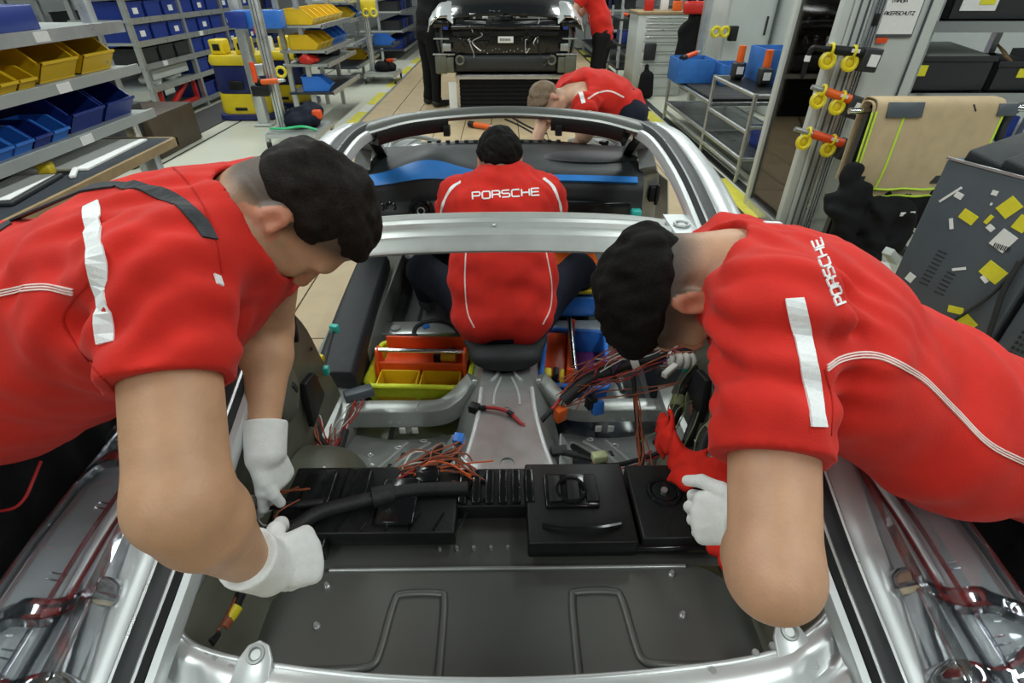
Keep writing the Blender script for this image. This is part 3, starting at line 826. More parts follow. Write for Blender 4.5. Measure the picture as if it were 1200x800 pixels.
# outer rear quarters and flanks
for s in (-1, 1):
    cs = [(.650, .0), (.675, -.015), (.70, -.03), (.80, -.035), (.88, -.05), (.925, -.10), (.945, -.19), (.945, -.33), (.93, -.46)]
    rows = []
    for y in np.linspace(.02, 1.30, 24):
        zr = np.interp(y, [.05, .20, .40, .56, .73, .97, 1.28], [.40, .465, .55, .625, .72, .835, .93])
        zb = np.interp(y, [0, .3, .6, 1.3], [.54, .60, .64, .66])
        row = []
        for i, (x, dz) in enumerate(cs):
            t = smooth01(np.array(x), .65, .72); z = (zr - .03) * (1 - t) + (zb + .035) * t + (dz if i > 2 else 0)
            row.append(V(s * x, y, float(z)))
        rows.append(row)
    G = np.array(rows)
    MB().sheet(G if s < 0 else G.transpose(1, 0, 2), .006).build('rear_quarter', M['panel_grey'], car, True)
    # front fenders and strut towers
    rows = []
    for y in np.linspace(2.75, 4.15, 18):
        k_ = (y - 2.75) / 1.4; rows.append([V(s * x, y, z) for x, z in ((.60, .60 - .20 * k_), (.64, .66 - .16 * k_ + .03 * math.sin(k_ * 3)), (.76, .69 - .17 * k_ + .05 * math.sin(k_ * 3)), (.86, .62 - .16 * k_), (.89, .45), (.88, .25))])
    G = np.array(rows); MB().sheet(G if s < 0 else G.transpose(1, 0, 2), .006).build('front_fender', M['white_silver'], car, True)
    MB().tube(spline([(s * .60, 2.80, .70), (s * .66, 3.2, .70), (s * .62, 3.7, .62), (s * .48, 4.05, .5)], 6), .016, 8).build('bonnet_edge', M['raw_metal'], car, True)
    MB().tube(spline([(s * .52, 2.85, .68), (s * .57, 3.2, .67), (s * .53, 3.6, .60), (s * .40, 3.9, .5)], 6), .012, 8).build('inner_rail', M['silver_paint'], car, True)
    tw_ = MB().cyl((s * .50, 3.16, .35), (s * .50, 3.16, .66), .14, .105, 22).cyl((s * .50, 3.16, .66), (s * .50, 3.16, .675), .09, .08, 22); tw_.build('strut_tower', M['raw_metal'], car, True)
    MB().disc((s * .50, 3.16, .675), (0, 0, 1), .05, .003, 20).build('tower_hole', M['black_rubber'], car)
    for k_ in range(7):
        a = random.uniform(0, 6.28); c = V(s * random.uniform(.42, .62), random.uniform(2.95, 3.5), random.uniform(.63, .68))
        MB().box(c, (random.uniform(.03, .08), random.uniform(.02, .06), .03), rotz(a)).build('bracket', M[random.choice(['black_plastic', 'alu', 'raw_metal'])], car, bevel=.004)
    MB().bb(min(s * .30, s * .44), max(s * .30, s * .44), 2.95, 4.1, .22, .32).build('chassis_rail', M['raw_metal'], car, bevel=.01)
MB().bb(-.60, .60, 4.05, 4.14, .34, .42).build('front_cross_member', M['raw_metal'], car, bevel=.015)
MB().bb(-.62, .62, 2.96, 3.02, .10, .66).build('front_bulkhead', M['pan_metal'], car, bevel=.01)
cw = along(spline([(-.62, 2.98, .705), (-.3, 3.06, .722), (0, 3.08, .728), (.3, 3.06, .722), (.62, 2.98, .705)], 6), [(-.05, -.02), (-.04, .012), (.03, .016), (.05, -.01), (.04, -.04), (-.04, -.04)])
cw.build('cowl', M['black_plastic'], car, True)
for x_ in np.linspace(-.42, .30, 15):
    MB().box((x_, 3.055, .745), (.022, .02, .012)).build('cowl_clip', M['black_plastic'], car)
# dashboard
def dash(u, v):                       # u across -1..1, v 0 windscreen .. 1 lower edge
    x = u * .655
    hump = .075 * math.exp(-((x + .36) / .17) ** 2)
    arc = .10 * (1 - u * u)
    prof = [(2.98, .715), (2.80, .735), (2.62, .735), (2.50, .715), (2.455, .68), (2.445, .60), (2.43, .50), (2.47, .38)]
    y, z = [np.interp(v * 7, range(8), [p[i] for p in prof]) for i in (0, 1)]
    k = math.exp(-((v * 7 - 2.7) / 1.4) ** 2)
    return V(x, y + arc * .5 * (v < .75) - .10 * abs(u) ** 3 * 0, z + hump * k)
us = np.linspace(-1, 1, 41); vv = np.linspace(0, 1, 29)
G = np.array([[dash(u, v) for v in vv] for u in us])
dob = MB().sheet(G, .02).build('dashboard', M['dash_black'], car, True)
def dline(v, du=0, lift=.006): return np.array([dash(u, v) + V(0, -lift, lift * .7) for u in us])
def strip(lo, hi, v0, v1, name, m):
    uu = [u for u in np.linspace(-1, 1, 81) if lo <= u <= hi]
    G = np.array([[dash(u, v) + V(0, -.020, .016) for v in np.linspace(v0, v1, 7)] for u in uu]); MB().sheet(G, .014).build(name, m, dob, True)
strip(-1, -.14, 3.15 / 7, 4.05 / 7, 'edge_film', M['blue_film'])
strip(.17, .97, 3.35 / 7, 3.9 / 7, 'edge_film', M['blue_film'])
MB().ball((.43, 2.69, .755), (.24, .085, .028), rotz(-.05), 20, 10).build('airbag_cover', M['black_rubber'], dob, True)
MB().ring((-.40, 2.425, .585), (0, -1, .2), .048, .012, 24).ring((-.40, 2.42, .585), (0, -1, .2), .026, .007, 20).disc((-.40, 2.425, .585), (0, -1, .2), .02, .012).build('steering_column', M['gloss_black'], dob, True)
MB().ring((-.40, 2.412, .585), (0, -1, .2), .017, .004, 18).build('column_spline', M['alu'], dob, True)
for x_ in (-.60, -.545):
    MB().ring((x_, 2.43, .60), (0, -1, .1), .022, .006).build('vent', M['gloss_black'], dob, True)
MB().box((.40, 2.43, .56), (.40, .02, .12)).build('glovebox', M['gloss_black'], dob, bevel=.012)
MB().box((.625, 2.42, .52), (.05, .05, .14)).build('side_cap', M['teal'], dob, bevel=.01)
MB().bb(-.52, .50, 2.52, 2.70, .30, .42).build('air_duct', M['black_plastic'], dob, bevel=.03)
# black modules on the rear bulkhead
def module(c, s, name='control_module', m='black_plastic', b=.006, R=None):
    return MB().box(c, s, R).build(name, M[m], car, bevel=b)
mo = module((-.33, .84, .435), (.42, .20, .05))
for x_, y_, sx, sy in ((-.46, .86, .07, .11), (-.37, .87, .06, .10), (-.26, .82, .09, .13), (-.20, .90, .06, .05)):
    MB().box((x_, y_, .468), (sx, sy, .022)).build('raised_lid', M['gloss_black'], mo, bevel=.004)
for k_ in range(8):
    MB().bar((-.50 + .055 * k_, .745, .463), (-.48 + .055 * k_, .79, .463), .004, .006).build('rib', M['gloss_black'], mo)
mo = module((-.02, .875, .43), (.22, .12, .05))
MB().ring((-.07, .86, .458), (0, 0, 1), .03, .005).build('clamp_ring', M['gloss_black'], mo, True)
for k_ in range(6):
    MB().bb(-.12 + .033 * k_, -.10 + .033 * k_, .82, .92, .454, .466).build('fin', M['gloss_black'], mo, bevel=.002)
mo = module((.17, .825, .435), (.25, .235, .055))
MB().bb(.09, .22, .80, .90, .462, .472).build('lid', M['gloss_black'], mo, bevel=.004)
MB().tube(spline([(.08, .75, .468), (.13, .735, .475), (.2, .735, .475), (.26, .75, .468)], 5), .006, 6).build('bail', M['gloss_black'], mo, True)
for x_ in (.10, .145, .19): MB().bb(x_, x_ + .03, .81, .89, .471, .478).build('rib', M['black_plastic'], mo, bevel=.002)
MB().ring((.155, .845, .476), (0, 0, 1), .035, .005).build('clamp_ring', M['gloss_black'], mo, True)
mo = module((.40, .83, .432), (.19, .22, .05))
MB().ring((.385, .85, .460), (0, 0, 1), .038, .006, 22).disc((.385, .85, .457), (0, 0, 1), .03, .004).build('cap', M['gloss_black'], mo, True)
MB().disc((.385, .85, .462), (0, 0, 1), .008, .006).build('bolt', M['alu'], mo, True)
module((.36, .725, .415), (.30, .022, .03), 'cover_strip', 'gloss_black')
module((-.43, .745, .425), (.035, .07, .05), 'connector_block', 'gloss_black')
module((-.28, .915, .44), (.50, .03, .035), 'cable_duct', 'black_plastic')
# steel plate right of the modules
MB().sheet(np.array([[V(.50 + .06 * u, .72 + .26 * v, .44 + .02 * u) for u in np.linspace(0, 1, 3)] for v in np.linspace(0, 1, 4)]).transpose(1, 0, 2), .006).build('side_bracket', M['pan_metal'], car)
for x_, y_ in ((.52, .80), (.535, .88), (.51, .93)): MB().disc((x_, y_, .447), (0, 0, 1), .009, .003).build('hole', M['black_rubber'], car)
# carrier under the body
for s in (-1, 1):
    thing_mesh('carrier_beam', MB().bb(s * .40 - .06, s * .40 + .06, .3, 3.9, .008, .044), M['cab_dark'], 'dark steel carrier beam under the %s half of the silver car body' % ('left' if s < 0 else 'right'), 'beam', bevel=.006)
# padded sill guards
for s in (-1, 1):
    P = [V(s * .685, 2.50, .30), V(s * .665, 2.0, .30), V(s * .635, 1.52, .30)]
    rings = [[p + V(s * a, 0, b) for a, b in ((-.075, -.16), (-.082, -.01), (-.068, .018), (.055, .022), (.075, .005), (.085, -.05), (.0, -.05), (-.05, -.06))] for p in spline(P, 6)]
    thing_mesh('sill_pad', MB().loft(rings), M['black_foam'], 'black padded foam guard laid over the %s door sill of the car' % ('left' if s < 0 else 'right'), 'pad', bevel=.006)
# clear film covers over the rear quarters
for s in (-1, 1):
    root = empty('film_cover', (s * .8, .6, .6), label='clear plastic protective cover on the car\'s %s rear quarter' % ('left' if s < 0 else 'right'), cat='cover')
    def qz(x, y):
        zr = np.interp(y, [.05, .20, .40, .56, .73, .97, 1.28], [.40, .465, .55, .625, .72, .835, .93]); zb = np.interp(y, [0, .3, .6, 1.3], [.54, .60, .64, .66])
        t = smooth01(np.array(x), .65, .72); dz = np.interp(x, [.70, .80, .88, .925, .945], [-.03, -.035, -.05, -.10, -.19]) if x > .70 else 0
        return float((zr - .03) * (1 - t) + (zb + .035) * t + dz)
    xs2 = [.672, .684, .69, .70, .706, .716, .722, .732, .738, .752, .758, .77, .80, .84, .868, .874, .884, .894, .915, .935, .947]
    rd = [.006, .006, .028, .028, .006, .006, .026, .026, .006, .006, .022, .022, .010, .010, .010, .024, .024, .010, .010, .012, .016]
    rows = [[V(s * x, y, qz(x, y) + r) for x, r in zip(xs2, rd)] for y in np.linspace(.06, .98, 22)]
    G = np.array(rows)
    for i0, i1, m_ in ((0, 12, 'film_edge'), (11, 21, 'clear_film')):
        Gs = G[:, i0:i1]; MB().sheet(Gs if s < 0 else Gs.transpose(1, 0, 2), .0012).build('moulded_sheet', M[m_], root)
    for y0, dy in ((.80, -.05), (.50, -.09), (.36, .02)):          # raised tape bands and folds across
        pth = [V(s * x, y0 + dy * (x - .68) / .27 + .012 * math.sin(x * 40), qz(x, y0) + .026 + .008 * math.sin(x * 61 + y0 * 9)) for x in np.linspace(.672, .945, 16)]
        G = np.array([[p + V(0, w, h) for w, h in ((-.022, -.012), (-.017, .003), (-.006, .0), (.004, .006), (.017, .002), (.022, -.012))] for p in pth])
        MB().sheet(G, .001).build('film_band', M['film_edge'], root, True)
    for x in (.694, .727, .764, .879):
        MB().tube([V(s * x, y, qz(x, y) + .022) for y in np.linspace(.08, .97, 14)], .0035, 6).build('ridge_bead', M['film_edge'], root, True)
    for y in (.66, .52, .40):
        for k_ in (0, .012): MB().bar(V(s * .765, y + k_, qz(.765, y) + .014), V(s * .80, y + k_ + .006, qz(.80, y) + .014), .0025).build('snap', M['film_edge'], root)
    cr = []
    for i, y in enumerate(np.linspace(.84, 1.02, 8)):                # crumpled end
        cr.append([V(s * x, y + .02 * math.sin(x * 50 + i), qz(min(x, .945), min(y, 1.0)) + .03 + .018 * math.sin(x * 90 + i * 2.1) + .012 * math.sin(i * 1.7 + x * 33)) for x in np.linspace(.675, .95, 16)])
    MB().sheet(np.array(cr) if s < 0 else np.array(cr).transpose(1, 0, 2), .001).build('crumpled_film', M['clear_film'], root)
# ------------------------------------------------------------------ people
def head_frame(F, U):
    F = unit(F); U = unit(np.array(U, float) - F * (np.array(U, float) @ F)); R_ = np.cross(F, U)
    return F, U, R_
def add_head(S, C, F, U, neck, sc=1.0, nr=.056):
    F, U, R_ = head_frame(F, U); B = np.stack([F, R_, U], 1)
    def p(f, r, u): return C + sc * (F * f + R_ * r + U * u)
    S.ell(p(-.004, 0, .022), np.array([.098, .076, .090]) * sc, B, k=.0)
    S.ell(p(.030, 0, -.045), np.array([.062, .058, .085]) * sc, B, k=.03)
    for s in (-1, 1):
        S.cone(p(-.005, .055 * s, -.065), p(.062, .022 * s, -.108), .018 * sc, .016 * sc, k=.03)
        S.ell(p(.068, .040 * s, -.020), np.array([.022, .022, .018]) * sc, B, k=.02)      # cheek bone
    S.ell(p(.074, 0, -.112), np.array([.020, .024, .017]) * sc, B, k=.022)                # chin
    S.ell(p(.086, 0, .020), np.array([.016, .046, .012]) * sc, B, k=.02)                  # brow
    for s in (-1, 1):
        S.ell(p(.098, .031 * s, -.002), np.array([.017, .019, .012]) * sc, B, k=.012, op='s')
        S.ell(p(.079, .031 * s, -.003), np.array([.0135, .0145, .0125]) * sc, B, k=.004)  # lids over the eyes
    S.cone(p(.092, 0, .004), p(.114, 0, -.036), .0085 * sc, .0125 * sc, k=.012)           # nose
    for s in (-1, 1): S.ell(p(.103, .013 * s, -.041), np.array([.012, .008, .008]) * sc, B, k=.006)
    S.ell(p(.092, 0, -.067), np.array([.012, .024, .006]) * sc, B, k=.006)                # lips
    S.ell(p(.090, 0, -.078), np.array([.012, .021, .0065]) * sc, B, k=.005)
    for s in (-1, 1):                                                                     # ears
        Be = B @ rotz(.35 * s)
        ec = p(-.012, .082 * s, -.012)
        S.ell(ec, np.array([.020, .0085, .032]) * sc, Be @ roty(-.2), k=.008)
        S.ell(ec + R_ * s * .008 * sc + F * .002 * sc, np.array([.011, .0065, .020]) * sc, Be @ roty(-.2), k=.004, op='s')
        S.ell(ec + R_ * s * .003 * sc + F * .012 * sc - U * .004 * sc, np.array([.005, .005, .008]) * sc, Be, k=.004)
    S.cone(p(-.028, 0, -.055), neck, nr * sc, nr * 1.12 * sc, k=.035)
    return p, B
def add_hair(S, C, F, U, sc=1.0, thick=.012, seed=0, front=(.075, .050), back=(-.088, -.078), nz=.0035, freq=90):
    F, U, R_ = head_frame(F, U); B = np.stack([F, R_, U], 1)
    def p(f, r, u): return C + sc * (F * f + R_ * r + U * u)
    S.ell(p(-.004, 0, .024), np.array([.098 + thick, .076 + thick * .7, .090 + thick]) * sc, B, k=0)
    S.ell(p(.045, 0, .075), np.array([.048 + thick, .055, .022 + thick]) * sc, B, k=.03)
    S.noise(nz, freq, seed, 6)
    S.noise(nz * .6, freq * 2.2, seed + 1, 5)
    a, b = p(front[0], 0, front[1]), p(back[0], 0, back[1])
    n = -unit(np.cross(R_, unit(a - b)))
    if n @ U > 0: n = -n
    w = S._win(S.lo, S.lo + S.n * S.h); sl, X, Y, Z = w; m_ = (a + b) / 2
    hh = -((X - m_[0]) * n[0] + (Y - m_[1]) * n[1] + (Z - m_[2]) * n[2])          # height above the hairline
    S.D[sl] += ((thick + .001) * (1 - smooth01(hh, -.004, .034)) ** 1.5 * sc).astype(np.float32)   # thins out towards it
    S.plane_cut(m_ + n * .010, n, .004)
    # side notch in front of the ears
    S.plane_cut(p(.092, 0, .03), unit(F * .9 - U * .45), .01)
    return S
def set_attr(o, name, vals):
    at_ = o.data.attributes.new(name, 'FLOAT', 'POINT')
    at_.data.foreach_set('value', np.asarray(vals, np.float32))
def head_attrs(o, C, F, U, sc, beard=0.0, fade=0.5, front=(.075, .050), back=(-.088, -.078), band=.035):
    F, U, R_ = head_frame(F, U)
    n = len(o.data.vertices); co = np.zeros(n * 3, np.float32); o.data.vertices.foreach_get('co', co); co = co.reshape(-1, 3)
    M_ = np.array(wmat(o)); co = co @ M_[:3, :3].T + M_[:3, 3]
    q = (co - C) / sc; f, r, u = q @ F, q @ R_, q @ U
    inh = (np.abs(r) < .095) & (np.abs(f) < .14) & (u > -.15) & (u < .13)
    a, b = np.array(front), np.array(back); d = (a - b) / np.linalg.norm(a - b); nn = np.array([-d[1], d[0]])
    h = (f - b[0]) * nn[0] + (u - b[1]) * nn[1]                    # height above the hairline plane
    ear = (np.abs(r) > .079) & (np.abs(r) < .1) & (np.abs(f + .012) < .03) & (np.abs(u + .012) < .042)
    st = smooth01(h, -band, .004) * fade * (f < .085) * ~ear
    if beard:
        jaw = smooth01(-u, .045, .07) * smooth01(f, -.02, .012) * (1 - smooth01(-u, .125, .15))
        side = smooth01(f, -.012, .0) * (1 - smooth01(f, .02, .05)) * (np.abs(r) > .04) * (u < .02)
        st = np.maximum(st, beard * np.maximum(jaw, side * .8) * ~ear)
    st = st * inh
    fl = inh * (ear * .45 + ((f > .10) & (u < -.02)) * .30 + ((np.abs(u + .072) < .012) & (np.abs(r) < .024) & (f > .085)) * .45)
    set_attr(o, 'stubble', st); set_attr(o, 'flush', fl)

def hand(S, W, d, b, thumb, curls, spread=.0, tcurl=(.3, .3), sc=1.0, cuff=None, tdir=None, k=.006):
    """W wrist, d towards the knuckles, b out of the back of the hand, thumb = +-1 side; curls: 4 x (three joint angles)"""
    d = unit(d); b = unit(np.array(b, float) - d * (np.array(b, float) @ d)); s = np.cross(d, b) * thumb
    S.econe(W + d * .012, W + d * .082 * sc, (.030 * sc, .019 * sc), (.039 * sc, .0155 * sc), s, k=.012)
    off = (.031, .0105, -.010, -.029); ln = ((.043, .026, .021), (.047, .030, .022), (.044, .028, .022), (.034, .021, .020))
    rad = (.0105, .0108, .0103, .0092)
    for i in range(4):
        p = W + d * (.083 - .004 * abs(i - 1)) * sc + s * off[i] * sc
        ang = 0; sd = unit(d + s * off[i] * spread * 10)
        S.cone(W + d * .05 * sc + s * off[i] * .8 * sc + b * .002, p, .0125 * sc, (rad[i] + .0012) * sc, k=.008)
        for j in range(3):
            ang += curls[i][j]
            dd = sd * math.cos(ang) - b * math.sin(ang)
            q = p + dd * ln[i][j] * sc
            S.cone(p, q, rad[i] * sc * (1 - .06 * j), rad[i] * sc * (.94 - .07 * j), k=.0045)
            p = q
    tb = W + d * .022 * sc + s * .022 * sc - b * .006
    td = unit(d * .62 + s * .70 - b * .32) if tdir is None else unit(tdir)
    ax = unit(np.cross(td, -b * .6 - s * .8)); p = tb
    for j, (l, r0, r1) in enumerate(((.040, .0165, .0130), (.032, .0125, .0112), (.026, .0112, .0095))):
        if j: td = unit(rot_axis(ax, tcurl[j - 1]) @ td)
        q = p + td * l * sc; S.cone(p, q, r0 * sc, r1 * sc, k=.008 if j == 0 else .004); p = q
    if cuff is not None:
        S.econe(W + d * .015, W + unit(cuff) * .075, (.038 * sc, .031 * sc), (.043 * sc, .041 * sc), s, k=.01)
    return S
def hull(pts, pad):
    P = np.array(pts); return P.min(0) - pad, P.max(0) + pad

def worker(label, J, h=.007, skin='skin_tan', hair='hair_brown', shirt='red_fabric', trousers='navy_fabric', sc=1.0, arm=(.052, .047, .047, .033),
           hairkw={}, attrkw={}, bulk=1.0, sleeve=.62, seed=1, fold=1.0, hem=None, body_hands=(True, True), side=None, collar=.072, shoes=True, torso=None, drape=(), coff=0.0):
    """J: joints in world space. Body is one continuous surface; shirt, trousers, hair are its clothing."""
    root = empty('person', (J['pelvis'][0], J['pelvis'][1], 0), label=label, cat='person')
    K = list(J['sh']) + list(J['el']) + list(J['wr'])
    legs = 'hip' in J
    C, F, U = J['head'], J['F'], J['U']
    shv = unit(J['sh'][1] - J['sh'][0]) if side is None else side
    sp = J['spine']                                    # neck base ... pelvis
    tw = torso or [(.10, .075), (.175, .115), (.165, .115), (.17, .12)]
    tw = [(a * bulk, b * bulk) for a, b in tw]
    pts = K + list(sp) + [C] + (list(J['hip']) + list(J['knee']) + list(J['ankle']) if legs else [])
    lo, hi = hull(pts, .24)
    S = SDF(lo, hi, h)
    for i in range(len(sp) - 1):
        S.econe(sp[i], sp[i + 1], (tw[i][0] - .012, tw[i][1] - .012), (tw[i + 1][0] - .012, tw[i + 1][1] - .012), shv, k=.04)
    for s in (0, 1):
        S.cone(sp[0] * .4 + sp[1] * .6, J['sh'][s], .06 * bulk, .055 * bulk, k=.05)
        e, w = J['el'][s], J['wr'][s]
        ar3 = arm[3]
        if not body_hands[s]: w = w + unit(e - w) * .035; ar3 = arm[3] * .92
        S.cone(J['sh'][s], e, arm[0], arm[1], k=.03)
        m_ = e * .72 + w * .28
        S.cone(e, m_, arm[1] * .98, arm[2] * 1.04, k=.02); S.cone(m_, w, arm[2] * 1.04, ar3, k=.02)
        if body_hands[s]:
            d = unit(w - e); S.econe(w, w + d * .10, (.034, .018), (.036, .015), np.cross(d, shv), k=.02)
            sv = unit(np.cross(d, shv) + .001)
            for q in (-.026, -.009, .009, .026): S.cone(w + d * .10 + sv * q, w + d * .165 + sv * q * 1.2 - V(0, 0, .02), .010, .008, k=.004)
            S.cone(w + d * .03 + sv * .025, w + d * .09 + sv * .06, .014, .010, k=.01)
    if legs:
        for s in (0, 1):
            S.cone(J['hip'][s], J['knee'][s], .078, .055, k=.03); S.cone(J['knee'][s], J['ankle'][s], .053, .036, k=.02)
            fd = J.get('toe', (V(0, .2, 0), V(0, .2, 0)))[s]
            S.cone(J['ankle'][s] - V(0, 0, .03), J['ankle'][s] + fd * .6 - V(0, 0, .045), .035, .028, k=.02)
    p, B = add_head(S, C, F, U, sp[0], sc, J.get('nr', .056))
    body = S.obj('body', M[skin], root, 1)
    ak = dict(hairkw); ak = {k_: ak[k_] for k_ in ('front', 'back') if k_ in ak}
    head_attrs(body, C, F, U, sc, **{**ak, **attrkw})
    # hair
    Hs = SDF(C - .16, C + .16, min(h, .0045)); add_hair(Hs, C, F, U, sc, seed=seed, **hairkw)
    Hs.obj('hair', M[hair], root, 1)
    # shirt
    slo, shi = hull(K[:4] + list(sp), .22)
    T = SDF(slo, shi, h)
    for i in range(len(sp) - 1):
        T.econe(sp[i], sp[i + 1], (tw[i][0] + .008, tw[i][1] + .008), (tw[i + 1][0] + .010, tw[i + 1][1] + .010), shv, k=.05)
    for a_, b_, r1, r2 in drape: T.cone(a_, b_, r1, r2, k=.06)
    cuts = []
    for s in (0, 1):
        T.cone(sp[0] * .45 + sp[1] * .55, J['sh'][s], .076 * bulk, .070 * bulk, k=.06)
        a, e = J['sh'][s], J['el'][s]; d = unit(e - a)
        end = a + (e - a) * sleeve
        T.cone(a, end + d * .05, arm[0] + .016, arm[1] + .021, k=.035); cuts.append((end, d))
    r_ = np.random.RandomState(seed)
    for s in (0, 1):
        a, e = J['sh'][s], J['el'][s]; d = unit(e - a)
        T.folds(a + d * .05, d + r_.normal(size=3) * .3, .055, .0075 * fold, .11, seed + s)
        T.folds(a + d * .15, unit(d + r_.normal(size=3) * .5), .07, .006 * fold, .09, seed + 5 + s)
        T.folds(a * .6 + sp[1] * .4, unit(e - a + r_.normal(size=3) * .4), .05, .005 * fold, .12, seed + 9 + s)
    for i in range(1, len(sp)):
        T.folds(sp[i], unit(sp[i - 1] - sp[i] + r_.normal(size=3) * .5), .11, .006 * fold, .2, seed + 20 + i)
    T.noise(.003 * fold, 26, seed + 3, 5)
    T.noise(.0012 * fold, 70, seed + 4, 5)
    for s, (end, d) in enumerate(cuts):
        a, e = J['sh'][s], J['el'][s]
        lo_ = end - .11; hi_ = end + .13
        T.plane_cut(end, d, .004, np.minimum(end, end + d * .16) - .10, np.maximum(end, end + d * .16) + .10)
        T.cone(end + d * .035, end + d * .08, arm[1] + .012, arm[1] + .012, k=.003, op='s')
    nd = unit(sp[0] - sp[1]) if 'nd' not in J else unit(J['nd'])
    Fh, Uh, _ = head_frame(F, U); T.ell(C + sc * (Fh * .035 - Uh * .095), (.070, .070, .070), k=.012, op='s')
    T.cone(sp[0] + nd * (collar + .010 + coff), sp[0] + nd * .22, collar, collar * 1.25, k=.010, op='s')
    T.cone(sp[0] + nd * (.03 + coff), sp[0] - nd * (.01 - coff), collar - .014, collar - .018, k=.006, op='s')
    if hem is not None: T.plane_cut(hem[0], hem[1], .006, hem[0] - .3, hem[0] + .3)
    sh_o = T.obj('shirt', M[shirt], root, 1)
    # collar band
    u_ = unit(np.cross(nd, (0.2, .1, .9))); w_ = np.cross(nd, u_)
    bv = bvh_of(sh_o)
    if legs and trousers:
        tp = list(J['hip']) + list(J['knee']) + list(J['ankle']) + [sp[-1]]
        lo2, hi2 = hull(tp, .16)
        Q = SDF(lo2, hi2, max(h, .010))
        Q.econe(sp[-1], (J['hip'][0] + J['hip'][1]) / 2, (tw[-1][0] + .004, tw[-1][1] + .004), (.17 * bulk, .115 * bulk), shv, k=.04)
        for s in (0, 1):
            Q.cone(J['hip'][s], J['knee'][s], .098 * bulk, .074, k=.04); Q.cone(J['knee'][s], J['ankle'][s] + V(0, 0, .02), .072, .062, k=.03)
        Q.noise(.005, 22, seed + 40, 5)
        Q.obj('trousers', M[trousers], root, 1)
        if shoes:
            for s in (0, 1):
                fd = J.get('toe', (V(0, .2, 0), V(0, .2, 0)))[s]; a = J['ankle'][s]
                Z = SDF(a - .30, a + .30, .010)
                Z.cone(a + V(0, 0, -.02), a - V(0, 0, .03) - fd * .15, .046, .04, k=.02); Z.cone(a - V(0, 0, .035), a + fd * .9 - V(0, 0, .04), .046, .038, k=.03)
                Z.plane_cut(V(a[0], a[1], .012), (0, 0, -1), .004)
                Z.obj('shoe', M['black_rubber'], root, 1)
    return root, body, sh_o, bv, p, B
FIST = ((1.25, 1.45, .9),) * 4
# --- man leaning in from the left
J = dict(
    sh=(at(192, 325, d=.665), V(-.415, .93, 1.165)), el=(at(212, 588, d=.600), V(-.53, .98, .86)), wr=(at(302, 668, d=.775), at(309, 522, d=1.09)),
    head=at(353, 249, d=.80), F=V(.13, -.12, -.98), U=V(.98, 0, .13),
    spine=[V(-.385, .755, 1.185), V(-.52, .75, 1.115), V(-.80, .755, .995), V(-1.02, .775, .885)], pelvis=V(-1.03, .775, .9),
    hip=(V(-1.06, .66, .88), V(-1.06, .88, .88)), knee=(V(-1.09, .62, .47), V(-1.09, .90, .47)), ankle=(V(-1.12, .60, .09), V(-1.12, .93, .09)),
    toe=(V(.2, -.03, 0), V(.2, .03, 0)), nr=.062)
manL, bodyL, shirtL, bvL, pL, BL = worker('man in red T-shirt with black shoulder strap leaning in from the left, white gloves on', J, .0050, 'skin_tan', 'hair_brown',
    arm=(.056, .054, .051, .033), bulk=1.06, sleeve=.50, seed=3, sc=.93, body_hands=(False, False), attrkw=dict(fade=.9, beard=.22, band=.034), hairkw=dict(front=(.066, .066), back=(-.09, -.068), thick=.009), collar=.085, coff=-.088, fold=1.25,
    torso=[(.105, .08), (.185, .125), (.195, .15), (.185, .14)])
def glove(root, W, el, d, b, thumb, curls, tcurl=(.4, .4), tdir=None, sc=1.0, spread=0.0):
    W = np.array(W); S = SDF(W - .19, W + .19, .0032)
    hand(S, W, d, b, thumb, curls, spread, tcurl, sc, cuff=unit(el - W), tdir=tdir)
    S.plane_cut(W + unit(el - W) * .050, unit(el - W), .003)
    return S.obj('glove', M['glove_knit'], root, 1)
W = J['wr'][0]; K1 = at(356, 652, d=.835)
glove(manL, W, J['el'][0], K1 - W, V(.10, -.50, .80), -1, ((1.1, 1.5, .8), (1.2, 1.5, .9), (1.25, 1.5, .9), (1.3, 1.5, .9)), (.5, .4), sc=1.08)
W = J['wr'][1]; K2 = at(328, 578, d=1.13)
glove(manL, W, J['el'][1], K2 - W, V(.75, -.30, .45), 1, ((.35, .5, .3), (.6, .7, .4), (.8, .8, .4), (.9, .8, .4)), (.25, .25), tdir=K2 - W + V(.035, -.03, .0), sc=1.12)
mb = MB(); ribbon(mb, bvL, [(107, 239), (110, 285), (117, 335), (124, 402)], .0195)
mb.build('reflective_strip', M['reflective'], manL)
mb = MB(); ribbon(mb, bvL, [(254, 322), (258, 334)], .009, smooth=False); mb.build('chest_badge', M['reflective'], manL)
mb = MB()
for o_ in (-3, 0, 3): ribbon(mb, bvL, [(-30, 352 + o_), (0, 344 + o_), (30, 338 + o_), (58, 337 + o_), (86, 342 + o_)], .0017)
mb.build('piping', M['piping'], manL)
mb = MB(); ribbon(mb, bvL, [(-40, 296), (0, 268), (60, 237), (110, 220), (160, 219), (205, 235), (232, 258), (246, 280)], .019, lift=.003)
mb.build('shoulder_strap', M['strap'], manL)
mb = MB(); ribbon(mb, bvL, [(105, 330), (86, 352), (74, 376), (92, 408), (118, 440), (138, 462)], .0022, lift=.001)
mb.build('seam', M['seam_red'], manL); mb = MB(); ribbon(mb, bvL, [(141, 447), (170, 452), (205, 455), (240, 453), (266, 447)], .002, lift=.001)
mb.build('seam', M['seam_red'], manL); mb = MB(); ribbon(mb, bvL, [(203, 196), (222, 216), (240, 245), (254, 285), (260, 320)], .0022, lift=.001)
mb.build('seam', M['seam_red'], manL)
for s in (-1, 1): MB().ball(pL(.0765, .031 * s, -.004), .0115).build('eye', M['eye'], manL, True)

